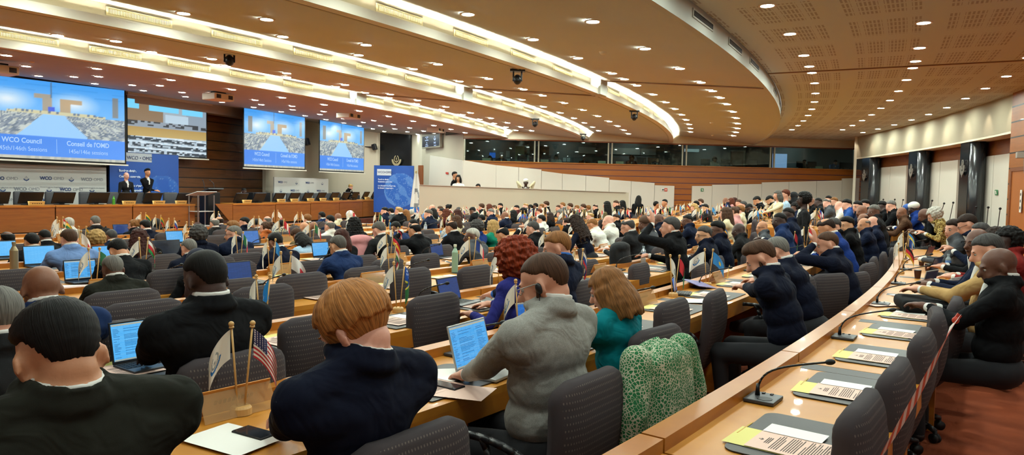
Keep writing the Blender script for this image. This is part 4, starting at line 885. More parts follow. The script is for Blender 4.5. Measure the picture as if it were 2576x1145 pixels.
# ---------------------------------------------------------------- microphones, name plates, papers
def bez(p0, p1, p2, p3, n=10):
    return [p0 * (1 - t) ** 3 + p1 * 3 * t * (1 - t) ** 2 + p2 * 3 * t * t * (1 - t) + p3 * t ** 3 for t in [i / n for i in range(n + 1)]]
def make_mic():
    t = thing('desk_microphone', 'x', 'microphone')
    bm = bmesh.new(); box(bm, (0, 0, .008), (.15, .13, .016), bev=.004); bm_obj('base', bm, M_GREYP, t)
    bm = bmesh.new(); cyl(bm, (-.03, -.015, .0165), (-.03, -.015, .0175), .032, n=20); bm_obj('speaker_grille', bm, M_BLACK, t)
    for s in (0, 1):
        bm = bmesh.new(); box(bm, (.055, -.02 + s * .035, .018), (.018, .012, .004)); bm_obj('button', bm, M_BLACK, t)
    bm = bmesh.new(); P = bez(Vector((.015, .03, .016)), Vector((.015, .03, .13)), Vector((.015, -.03, .15)), Vector((.02, -.25, .205)), 12); tube(bm, P, .0048, 8); cyl(bm, P[0], P[0] + Vector((0, 0, .05)), .011, .007, 10); bm_obj('gooseneck', bm, M_BLACKP, t, True)
    bm = bmesh.new(); d = (P[-1] - P[-2]).normalized(); c = P[-1] + d * .012; sph(bm, c, (.013, .013, .021), 12, d.to_track_quat('Z', 'Y').to_matrix()); bm_obj('capsule', bm, M_BLACK, t, True); return t
M_ACR = mat('acrylic holder', 'c8a06c', .08, spec=.8); 
acr = M_ACR.node_tree.nodes['Principled BSDF']; acr.inputs['Alpha'].default_value = .35
def make_plate():
    t = thing('name_plate', 'x', 'name plate'); bm = bmesh.new(); box(bm, (0, .0, .058), (.30, .004, .118), rx=.42); bm_obj('card', bm, wood('name plate', 'b8762c', 'cc8c3c', .3), t)
    bm = bmesh.new(); box(bm, (0, -.045, .05), (.30, .003, .11), rx=-.42); bm_obj('holder', bm, M_ACR, t)
    bm = bmesh.new(); 
    for q in range(9): box(bm, (-.075 + q * .019, -.006, .055), (.011, .002, .018), rx=.42)
    bm_obj('lettering', bm, mat('faded lettering', '8a5a24', .6), t); return t
MIC = make_mic(); PLT = make_plate(); MIC.location = (0, 0, 0)
used_m = [0, 0]
def place(proto, slot, p, rz, lab, grp):
    if used_m[slot] == 0: used_m[slot] = 1; [g for g in (dup(proto, p, rz, lab, grp),)]
    else: dup(proto, p, rz, lab, grp)
def seatpos(c, st): return (c - st * .25, c + st * .25)
def paper(name, w, h, m, p, rz, lab, grp=None, th=.002, pr=0, curl=0):
    t = thing(name, lab, 'paper', p, rz, grp)
    V = []; n = 8
    for i in range(n + 1):
        for s in (-.5, .5): V.append((s * w, (i / n - .5) * h, th + curl * ((i / n) - .5) ** 2))
    o = mesh_obj('sheet', V, [(i * 2, i * 2 + 1, i * 2 + 3, i * 2 + 2) for i in range(n)], m, t, True)
    if pr:
        V = []; Fc = []
        def ln(x0, y, x1, hh): a = len(V); V.extend([(x0, y - hh, th + .001), (x1, y - hh, th + .001), (x1, y + hh, th + .001), (x0, y + hh, th + .001)]); Fc.append((a, a + 1, a + 2, a + 3))
        rnd = random.Random(3)
        for q in range(3): ln(-w * .16, h * (.33 - q * .025), w * .16, h * .005)
        for q in range(22):
            y = h * (.22 - q * .030)
            if q in (4, 11): continue
            ln(-w * .38, y, w * (.38 - .3 * rnd.random() * (q % 3 == 0)), h * .0045)
        mesh_obj('print', V, Fc, M_INK, t)
        logo(t, Matrix.Translation((0, h * .41, th + .001)), h * .045, M_INK, M_INK)
    return t
def blotter(p, rz, lab):
    t = thing('desk_pad', lab, 'desk pad', p, rz, 'dark desk pads'); bm = bmesh.new()
    pts = []; w, h, r = .27, .2, .05
    for cx, cy, a0 in ((w - r, h - r, 0), (-w + r, h - r, 90), (-w + .01, -h + .01, 180), (w - .01, -h + .01, 270)):
        rr = r if cy > 0 else .01
        for a in range(0, 91, 15): pts.append((cx + rr * math.cos(R_(a0 + a)), cy + rr * math.sin(R_(a0 + a))))
    prism(bm, pts, 0, .004); bm_obj('pad', bm, M_BLOT, t); return t
M_PENY = mat('yellow pencil paint', 'c9a22c', .4)
def pencil(p, rz, lab):
    t = thing('pencil', lab, 'pencil', p, rz, 'yellow pencils'); bm = bmesh.new(); cyl(bm, (-.08, 0, .004), (.07, 0, .004), .0036, n=6); bm_obj('shaft', bm, M_PENY, t)
    bm = bmesh.new(); cyl(bm, (.07, 0, .004), (.088, 0, .004), .0036, .0008, 6); bm_obj('tip', bm, M_STICK, t)
    return t
SETS = {}
seatn = 0
def seat_set(k, ph, lab, near):
    """desk pad with the pink agenda, yellow sheet, white sheet and pencil of one place"""
    global seatn
    seatn += 1
    r = ROWR[k]; p = pol(r + .43, ph, .7525 + zf(ph, r)); f = face(ph); j = (hsh(seatn, 3) - .5) * .14
    q = lambda dx, dy, dz=.004: p + Vector((math.cos(f) * dx - math.sin(f) * dy, math.sin(f) * dx + math.cos(f) * dy, dz))
    key = 'n' if near else 'f'
    items = [('b', 0, 0, 0)] * (1 if near else 0)
    if key not in SETS:
        S_ = {}
        if near: S_['b'] = blotter(p, f, '')
        S_['y'] = paper('yellow_sheet', .21, .29, M_YEL, p, f, '', 'yellow sheets under the agendas')
        S_['p'] = paper('pink_agenda', .21, .28, M_PINK, p, f, '', 'pink printed agendas', .005, 1)
        S_['w'] = paper('white_sheet', .105, .21 if near else .24, M_PAPER, p, f, '', 'small white sheets', .006, 0, .0)
        if near: S_['c'] = pencil(p, f, '')
        SETS[key] = S_; fresh = True
    else: fresh = False
    S_ = SETS[key]; off = {'b': (0, 0, 0, 0, 'dark desk pad'), 'y': (-.10, .075, .004, j, 'yellow sheet'), 'p': (-.10, .0, .004, j, 'pink printed agenda'), 'w': (.045, .03, .005, j, 'blank white sheet'), 'c': (.0, .205, 0, j, 'yellow pencil')}
    for kk, o in S_.items():
        dx, dy, dz, rr, nm = off[kk]; lb = '%s %s' % (nm, lab)
        if fresh: o.location = q(dx, dy, dz); o.rotation_euler = (0, 0, f + rr); o['label'] = lb
        else: dup(o, q(dx, dy, dz), f + rr, lb)
nth = lambda i: ordn[i] if i < 12 else 'number %d' % (i + 1)
cnt = {}
for (k, c, st, sec_) in DESKS:
    r = ROWR[k]; h = zf(c, r); q = cnt.setdefault((k, sec_), [0]); q[0] += 1; i = q[0] - 1
    where = 'in %s%s, %s%s' % (ROWN[k], '' if sec_ == 1 else ' past the aisle', nth(i), ' from the left' if sec_ == 1 else ' desk')
    if k == 'A' and abs(c + 36.76) < .1: pass
    pm = pol(r + .16, c, .752 + h)
    if vis(pm) and not (k != 'R' and pm.y < 2.0) and not (k == 'A' and c < -38): place(MIC, 0, pm, face(c) + (0 if k != 'R' else 0), 'black gooseneck microphone ' + where, 'gooseneck microphones')
    ppl = pol(r + .13, c + (st * .27 if k == 'A' else -st * .27), .752 + h)
    if vis(ppl) and k != 'R': place(PLT, 1, ppl, face(c) + math.pi * 0, 'brown name plate ' + where, 'name plates')
    for fi, fo in enumerate((-.33, .14)):
        pf = pol(r + .12, c + st * fo, .752 + h)
        if fi == 1 and (sec_ == 1 or i % 2): continue
        if sec_ == 1 and k in 'CDEFGHIJ' and (ord(k) + i) % 4 == 0: continue
        if k == 'R' and sec_ == 1 and c < -31.5: continue
        if k in 'AB' and sec_ == 1 and c < -29: continue
        if vis(pf) and all((pf - z).length > .5 for z in FPOS):
            ix = (hash((k, i, fi)) if 0 else (ord(k) * 7 + i * 5 + fi * 3)) % len(NAT)
            flag_stand(pf, NAT[ix], 'n%d' % ix, 'small emblem and national flags %s%s' % (where, '' if fi == 0 else ', right'), math.atan2(pf.y, pf.x) - math.pi / 2, False, (.8, 1.0, 1.2)[i % 3], (1.2, .9)[i % 2], -1, 1, 'small table flags')
    if sec_ == 1 and k in 'RABCDE':
        for s_, ph in enumerate(seatpos(c, st)):
            ps = pol(r + .43, ph, .75)
            if not vis(ps) or (k == 'R' and ph > -33.7): continue
            if k == 'A' and ph < -37.6: continue
            seat_set(k, ph, '%s, %s seat' % (where, ('left', 'right')[s_]), k in 'RAB')
for o in (MIC, PLT):
    for c in list(o.children): bpy.data.objects.remove(c)
    bpy.data.objects.remove(o)
# ================================================================ CHAIRS
fab = bpy.data.materials.new('dotted charcoal fabric'); N, L = nodes(fab); b = N['Principled BSDF']; b.inputs['Roughness'].default_value = .9; b.inputs['Specular IOR Level'].default_value = .2
tc = N.new('ShaderNodeTexCoord'); sx = N.new('ShaderNodeSeparateXYZ'); L.new(tc.outputs['Object'], sx.inputs[0])
rowf = mth(N, L, 'FRACT', mth(N, L, 'MULTIPLY', sx.outputs[2], 42)); rowi = mth(N, L, 'FLOOR', mth(N, L, 'MULTIPLY', sx.outputs[2], 42))
colf = mth(N, L, 'FRACT', mth(N, L, 'ADD', mth(N, L, 'MULTIPLY', sx.outputs[0], 85), mth(N, L, 'MULTIPLY', rowi, .5)))
d2_ = mth(N, L, 'ADD', mth(N, L, 'POWER', mth(N, L, 'SUBTRACT', rowf, .5), 2), mth(N, L, 'POWER', mth(N, L, 'SUBTRACT', colf, .5), 2)); dot = mth(N, L, 'LESS_THAN', d2_, .03)
sn = N.new('ShaderNodeSeparateXYZ'); L.new(tc.outputs['Normal'], sn.inputs[0]); dot = mth(N, L, 'MULTIPLY', dot, mth(N, L, 'GREATER_THAN', mth(N, L, 'ABSOLUTE', sn.outputs[1]), .75))
mx = N.new('ShaderNodeMix'); mx.data_type = 'RGBA'; L.new(mth(N, L, 'MULTIPLY', dot, .4), mx.inputs[0]); mx.inputs[6].default_value = lin('403a3c'); mx.inputs[7].default_value = lin('8c8074'); L.new(mx.outputs[2], b.inputs['Base Color'])
nz = N.new('ShaderNodeTexNoise'); nz.inputs['Scale'].default_value = 400; bp = N.new('ShaderNodeBump'); bp.inputs['Strength'].default_value = .3; bp.inputs['Distance'].default_value = .005; L.new(nz.outputs[0], bp.inputs['Height']); L.new(bp.outputs[0], b.inputs['Normal'])
def back_mesh(W=.465, z0=.34, z1=.905, T=.095, n=18):
    """padded, slightly waisted backrest with round shoulders; front faces +y (towards the desk)"""
    bm = bmesh.new(); H = z1 - z0; rows = []; m = 22
    for j in range(m + 1):
        t = j / m; z = z0 + H * t; e = min(t, 1 - t) * H; rc = .07 if t > .5 else .10
        shr = 0 if e > rc else rc - math.sqrt(max(0, rc * rc - (rc - e) ** 2)); hw = W / 2 * (.86 + .14 * math.sin(min(1, t * 1.25) * math.pi / 2)) - shr
        th = T * (.55 + .45 * min(1, e / .06)) * (1 if t < .8 else .9); yb = .05 * math.sin(t * math.pi) * -1 + .02 - .10 * t
        ring = []
        for i in range(n):
            a = 2 * math.pi * i / n; ca, sa = math.cos(a), math.sin(a); x = hw * (abs(ca) ** .35) * (1 if ca >= 0 else -1); y = th / 2 * (abs(sa) ** .6) * (1 if sa >= 0 else -1) + yb + .55 * (x * x)
            ring.append(bm.verts.new((x, y, z)))
        rows.append(ring)
    for A, B in zip(rows, rows[1:]):
        for i in range(n): bm.faces.new((A[i], A[(i + 1) % n], B[(i + 1) % n], B[i]))
    bm.faces.new(rows[0][::-1]); bm.faces.new(rows[-1]); return bm
def seat_bm():
    bm = bmesh.new(); box(bm, (0, .24, .455), (.48, .46, .09), bev=.035); return bm
def make_chair(full):
    t = thing('conference_chair', 'x', 'chair'); bm_obj('backrest', back_mesh(), fab, t, True); bm_obj('seat', seat_bm(), fab, t, True)
    if full:
        for s in (-1, 1):
            bm = bmesh.new(); P = bez(Vector((s * .24, -.02, .56)), Vector((s * .28, .0, .67)), Vector((s * .28, .2, .69)), Vector((s * .28, .36, .665)), 8); tube(bm, P, .015, 8); P = bez(Vector((s * .28, .22, .68)), Vector((s * .28, .16, .6)), Vector((s * .27, .14, .5)), Vector((s * .24, .2, .42)), 6); tube(bm, P, .014, 8); bm_obj('armrest', bm, M_BLACKP, t, True)
        bm = bmesh.new(); cyl(bm, (0, .22, .06), (0, .22, .25), .035, n=16); cyl(bm, (0, .22, .2), (0, .22, .42), .025, n=12); box(bm, (0, .2, .405), (.2, .26, .03)); bm_obj('column', bm, M_BLACKP, t)
        bm = bmesh.new()
        for q in range(5):
            a = q * 1.2566 + .3; e = Vector((math.cos(a) * .28, .22 + math.sin(a) * .28, .075)); tube(bm, bez(Vector((0, .22, .11)), Vector((math.cos(a) * .1, .22 + math.sin(a) * .1, .13)), Vector((math.cos(a) * .2, .22 + math.sin(a) * .2, .11)), e, 5), .018, 8)
        b_ = bm_obj('base', bm, M_BLACKP, t, True)
        for q in range(5):
            a = q * 1.2566 + .3; bm = bmesh.new(); c = Vector((math.cos(a) * .28, .22 + math.sin(a) * .28, .03)); dd = Vector((-math.sin(a), math.cos(a), 0)) * .02; cyl(bm, c - dd, c - dd * .2, .03, n=14); cyl(bm, c + dd * .2, c + dd, .03, n=14); cyl(bm, c, c + Vector((0, 0, .05)), .012, n=8); bm_obj('caster', bm, M_BLACK, b_, True)
    else:
        bm = bmesh.new(); cyl(bm, (0, .22, .06), (0, .22, .42), .03, n=8); [box(bm, (.13 * math.cos(a), .22 + .13 * math.sin(a), .05), (.28, .05, .04), rz=a) for a in (0, 1.26, 2.51, 3.77, 5.03)]; bm_obj('base', bm, M_BLACKP, t)
    return t
CH = {}; CHPOS = []
def chair(p, rz, lab, full, grp='grey conference chairs'):
    CHPOS.append(p.copy())
    if full not in CH: CH[full] = make_chair(full); CH[full].location = p; CH[full].rotation_euler = (0, 0, rz); CH[full]['label'] = lab; CH[full]['group'] = grp; return CH[full]
    return dup(CH[full], p, rz, lab, grp)
def chair_px(x, y, lab, tw=0, z=.915, tilt=0):
    if 'right-hand row' in lab: z = .985
    if 'light grey jacket' in lab or 'bottom centre' in lab: z = .96
    p = at(x, y, z); r, ph = topol(p); f = face(ph) + tw; full = p.y < 6.5
    o = chair(Vector((p.x, p.y, zf(ph, r))) + Vector((-math.sin(f), math.cos(f), 0)) * .07, f, lab, full)
    if 'right-hand row' in lab: o.scale = (1.05, 1.1, 1.07)
    if z == .96: o.scale = (1.04, 1.04, 1.045)
    return o
for (x, y, lab, tw) in [(1037, 1070, 'empty dotted charcoal chair at the bottom centre behind the fair-haired man', 0), (1484, 932, 'charcoal chair of the man in the light grey jacket', 0), (1655, 838, 'charcoal chair hung with the green and white patterned coat', -.1),
        (1693, 766, 'empty charcoal chair beside the patterned coat', 0), (1800, 742, 'tall empty charcoal chair left of the bearded man writing', .1), (2022, 708, 'charcoal chair of the bearded man writing', -.15), (2090, 697, 'narrow-looking charcoal chair just right of the bearded man', -.5), (2160, 683, 'charcoal chair behind the man holding his ear', -.3),
        (2186, 660, 'charcoal chair second along the curved row after the ear-holding man', -.2), (2198, 645, 'charcoal chair third along the curved row', 0), (2222, 633, 'charcoal chair fourth along the curved row', 0), (2245, 622, 'charcoal chair fifth along the curved row', 0), (2262, 612, 'charcoal chair sixth along the curved row near the aisle', 0),
        (2165, 990, 'nearest empty charcoal chair of the right-hand row', .0), (2252, 905, 'second empty charcoal chair of the right-hand row', 0), (2318, 826, 'third empty charcoal chair of the right-hand row', 0), (2354, 772, 'fourth empty charcoal chair of the right-hand row where the tape is tied', .1), (2402, 745, 'fifth empty charcoal chair of the right-hand row', 0),
        (590, 905, 'empty charcoal chair behind the stars-and-stripes flag', 0), (800, 806, 'large empty charcoal chair left of the fair-haired man', 0), (1094, 752, 'large empty charcoal chair in the middle of the second row', 0), (665, 729, 'empty charcoal chair behind the star flag', 0), (311, 742, 'empty charcoal chair below the grey-haired man', 0), (362, 770, 'charcoal chair back left of the dark-haired man at the laptop', 0),
        (250, 828, 'charcoal chair back behind the blue-screened laptop', 0), (25, 688, 'charcoal chair cut by the left edge, above the bald man', 0), (1036, 684, 'empty charcoal chair in front of the dark-screened laptop', 0), (978, 649, 'empty charcoal chair behind the name plate in the third row', 0), (1072, 636, 'empty charcoal chair left of the pale green bottle', 0), (918, 669, 'low charcoal chair back beside the microphone', 0),
        (998, 617, 'empty charcoal chair behind the red-green flag', 0), (910, 640, 'charcoal chair back with a lanyard on it', 0), (905, 607, 'charcoal chair behind the laptop with blue icons', 0), (1197, 677, 'charcoal chair left of the woman with red curly hair', 0), (1082, 588, 'small charcoal chair in front of the water bottle', 0), (1085, 559, 'small charcoal chair beyond the water bottle', 0), (1160, 560, 'small charcoal chair farther along the same row', 0),
        (618, 634, 'charcoal chair right of the man looking left', 0), (592, 656, 'charcoal chair behind the dark blue laptop lid', 0), (540, 644, 'charcoal chair beside the navy headscarf', 0), (445, 685, 'charcoal chair left of the dark-skinned man in black', 0), (785, 653, 'charcoal chair right of the navy suit man', 0), (762, 697, 'wide charcoal chair behind the white-red flag', 0), (1466, 716, 'charcoal chair between the grey jacket man and the short-haired woman', 0),
        (1610, 660, 'empty charcoal chair right of the short-haired woman', 0), (1765, 660, 'empty charcoal chair behind the bright blue flag', 0), (1805, 643, 'empty charcoal chair second from the bright blue flag', 0), (1480, 652, 'charcoal chair with dark coat in the fourth row', 0), (1925, 648, 'charcoal chair behind the bald man with glasses', 0), (1990, 640, 'charcoal chair near the standing woman', 0), (1860, 560, 'small charcoal chair by the patterned blouse', 0), (1875, 545, 'small charcoal chair farther by the patterned blouse', 0), (428, 583, 'small charcoal chair in front of the left podium', 0), (375, 562, 'grey chair in front of the podium', 0)]:
    chair_px(x, y, lab, tw)
# ================================================================ PEOPLE
VL = bpy.context.view_layer
_US = {}
def usph(n):
    if ('s', n) not in _US:
        b = bmesh.new(); bmesh.ops.create_uvsphere(b, u_segments=n, v_segments=max(6, n * 2 // 3), radius=1); b.verts.ensure_lookup_table()
        _US[('s', n)] = (np.array([v.co[:] for v in b.verts]), [[v.index for v in f.verts] for f in b.faces]); b.free()
    return _US[('s', n)]
def ucyl(n):
    if ('c', n) not in _US:
        a = np.arange(n) * 2 * math.pi / n; _US[('c', n)] = (np.stack([np.cos(a), np.sin(a)], 1), [[i, (i + 1) % n, n + (i + 1) % n, n + i] for i in range(n)] + [list(range(n))[::-1], list(range(n, 2 * n))])
    return _US[('c', n)]
class Soup:
    """fast collector of closed primitives"""
    def __init__(s): s.V = []; s.F = []; s.n = 0
    def add(s, V, F): s.V.append(V); s.F += [[i + s.n for i in f] for f in F]; s.n += len(V)
    def mesh(s): me = bpy.data.meshes.new('tmp'); me.from_pydata(np.concatenate(s.V).tolist(), [], s.F); return me
def sph_(S, c, r, n=12, rot=None):
    r = (r, r, r) if isinstance(r, (int, float)) else r; V, Fc = usph(n); V = V * np.array(r)
    if rot is not None: V = V @ np.array(rot).T
    S.add(V + np.array(c), Fc)
def cyl_(S, p0, p1, r0, r1=None, n=12):
    p0, p1 = Vector(p0), Vector(p1); r1 = r0 if r1 is None else r1; R3 = np.array((p1 - p0).to_track_quat('Z', 'Y').to_matrix()); C, Fc = ucyl(n)
    z = np.zeros((n, 1)); a = np.hstack([C * r0, z]) @ R3.T + np.array(p0); b = np.hstack([C * r1, z]) @ R3.T + np.array(p1); S.add(np.vstack([a, b]), Fc)
def remesh(bm, vox, name, smooth=3, fac=.5):
    me = bm.mesh(); o = bpy.data.objects.new('tmp', me)
    m = o.modifiers.new('r', 'REMESH'); m.mode = 'VOXEL'; m.voxel_size = vox; m.adaptivity = 0
    if smooth: s = o.modifiers.new('s', 'SMOOTH'); s.factor = fac; s.iterations = smooth
    out = evalmesh(o); out.name = name
    bpy.data.meshes.remove(me); out.polygons.foreach_set('use_smooth', [True] * len(out.polygons)); return out
class Body:
    """collects tapered capsules and ellipsoids, each with a cloth tag, and grows one continuous skin over them"""
    def __init__(s): s.c = []; s.e = []
    def cap(s, a, b, r0, r1, tag): s.c.append((Vector(a), Vector(b), r0, r1, tag))
    def ell(s, c, r, tag, rot=None): s.e.append((Vector(c), Vector(r), tag, rot or Matrix.Identity(3)))
    def split(s, vox, name, smooth=3, seg=14):
        out = {}
        for nm, tags in (('body', None), ('jacket', (SUIT,)), ('shirt', (SHIRT,)), ('trousers', (TROU,)), ('shoe', (7,)), ('shoe_', (8,)), ('shirt_cuff', (5,)), ('shirt_cuff_', (6,))):
            bm = Soup(); k = 0
            for a, b, r0, r1, t in s.c:
                if tags is not None and t not in tags: continue
                sh = .013 if tags is None and t in (SUIT, TROU, 7, 8) else 0; q0, q1 = max(.004, r0 - sh), max(.004, r1 - sh)
                if tags is None and t in (SHIRT, 5, 6): continue
                if (b - a).length > 1e-4: cyl_(bm, a, b, q0, q1, seg)
                sph_(bm, a, q0, seg); sph_(bm, b, q1, seg); k += 1
            for c, r, t, rot in s.e:
                if tags is not None and t not in tags: continue
                sh = .013 if tags is None and t != SKIN else 0; sph_(bm, c, [q - sh for q in r], seg + 4, rot); k += 1
            if not k: continue
            v = vox if nm in ('body', 'jacket') else min(vox * .75, .0075) if nm[:5] == 'shirt' else vox * 1.6
            me = remesh(bm, v, nm, smooth + (2 if nm == 'jacket' else 0))
            if nm == 'jacket': disp(me, .0028, 22); disp(me, .0010, 60)
            out[nm] = me
        return out
    def build(s, vox, name, smooth=3, seg=14):
        bm = Soup()
        for a, b, r0, r1, t in s.c:
            if (b - a).length > 1e-4: cyl_(bm, a, b, r0, r1, seg)
            sph_(bm, a, r0, seg); sph_(bm, b, r1, seg)
        for c, r, t, rot in s.e: sph_(bm, c, r, seg + 4, rot)
        me = remesh(bm, vox, name, smooth)
        n = len(me.vertices); co = np.empty(n * 3); me.vertices.foreach_get('co', co); co = co.reshape(-1, 3)
        best = np.full(n, 1e9); tg = np.zeros(n, int)
        for a, b, r0, r1, t in s.c:
            a_, d = np.array(a), np.array(b - a); L2 = max(1e-9, float(d @ d)); tt = np.clip(((co - a_) @ d) / L2, 0, 1)
            dist = np.linalg.norm(co - a_ - tt[:, None] * d, axis=1) - (r0 + (r1 - r0) * tt); k = dist < best; best[k] = dist[k]; tg[k] = t
        for c, r, t, rot in s.e:
            q = (co - np.array(c)) @ np.array(rot); rr = np.array(r); w = np.linalg.norm(q / rr, axis=1); dist = (w - 1) * rr.min(); k = dist < best; best[k] = dist[k]; tg[k] = t
        mi = []
        lp = np.empty(len(me.loops), int); me.loops.foreach_get('vertex_index', lp)
        st = np.empty(len(me.polygons), int); me.polygons.foreach_get('loop_start', st)
        tg[tg > 6] = SHOE; tg[tg > 4] = SHIRT; mi = tg[lp[st]]; me.polygons.foreach_set('material_index', mi.tolist()); return me
SUIT, SKIN, SHIRT, TROU, SHOE = range(5)
def head_prims(B, M, s=1.0):
    """M: head frame (origin at the head centre, +y out of the face)"""
    R3 = M.to_3x3()
    def P(x, y, z): return M @ Vector((x * s, y * s, z * s))
    def E(c, r, tag=SKIN, rot=None): B.ell(P(*c), [q * s for q in r], tag, R3 @ (rot or Matrix.Identity(3)))
    E((0, -.012, .028), (.074, .095, .086)); E((0, .035, -.02), (.060, .058, .078)); E((0, .045, -.075), (.042, .044, .038)); E((0, .0, -.05), (.058, .06, .05))
    B.cap(P(0, .086, .014), P(0, .114, -.022), .010 * s, .0155 * s, SKIN); E((0, .078, .026), (.048, .018, .012)); E((0, .088, -.05), (.023, .013, .010)); E((0, .078, -.088), (.018, .016, .014))
    for q in (-1, 1): E((q * .081, -.012, -.010), (.009, .020, .033), SKIN, Euler((-.15, 0, q * .45)).to_matrix()); E((q * .04, .062, -.035), (.02, .02, .02))
def ik(S_, H, l1, l2, pole):
    d = H - S_; L_ = min(d.length, (l1 + l2) * .995); dn = d.normalized(); H = S_ + dn * L_; a = (l1 * l1 - l2 * l2 + L_ * L_) / (2 * L_); h = math.sqrt(max(0, l1 * l1 - a * a))
    p = (pole - dn * pole.dot(dn)).normalized(); return S_ + dn * a + p * h, H
def hand(B, W, d, nrm, side, curl=.5, s=1., tag=SKIN):
    """W wrist, d forearm direction, nrm back-of-hand normal, side = +1 when the thumb lies on +x of the hand frame"""
    d = d.normalized(); nrm = (nrm - d * nrm.dot(d)).normalized(); x = d.cross(nrm) * side
    P = lambda a, b, c: W + (x * a + d * b + nrm * c) * s
    rot = Matrix((x * side, d, nrm)).transposed()
    B.ell(P(0, .052, 0), (.040 * s, .052 * s, .017 * s), tag, rot); B.cap(W, P(0, .03, 0), .026 * s, .028 * s, tag)
    for i, (fx, ln) in enumerate(((.030, .068), (.011, .076), (-.009, .070), (-.028, .055))):
        a = curl * (.75 + .12 * i); k0 = P(fx, .092 - abs(i - 1) * .004, 0); v = lambda ang: (d * math.cos(ang) - nrm * math.sin(ang))
        k1 = k0 + (v(a * .6) + x * (.05 - .04 * i)) * ln * .48 * s; k2 = k1 + v(a * 1.5) * ln * .32 * s; k3 = k2 + v(a * 2.2) * ln * .26 * s
        B.cap(k0, k1, .0095 * s, .0088 * s, tag); B.cap(k1, k2, .0088 * s, .008 * s, tag); B.cap(k2, k3, .008 * s, .0068 * s, tag)
    t0 = P(.030, .028, -.006); t1 = P(.058, .062, -.016); t2 = P(.056, .092, -.026 - .012 * curl); B.cap(t0, t1, .0125 * s, .0105 * s, tag); B.cap(t1, t2, .0105 * s, .008 * s, tag)
def spine(lean, bend=1.0):
    d = lambda a: Vector((0, math.sin(a), math.cos(a))); P = Vector((0, 0, .53)); W = P + d(lean * .7) * .19; C = W + d(lean) * .20; N_ = C + d(lean * 1.15 * bend) * .155; return P, W, C, N_, d(lean * 1.15 * bend)
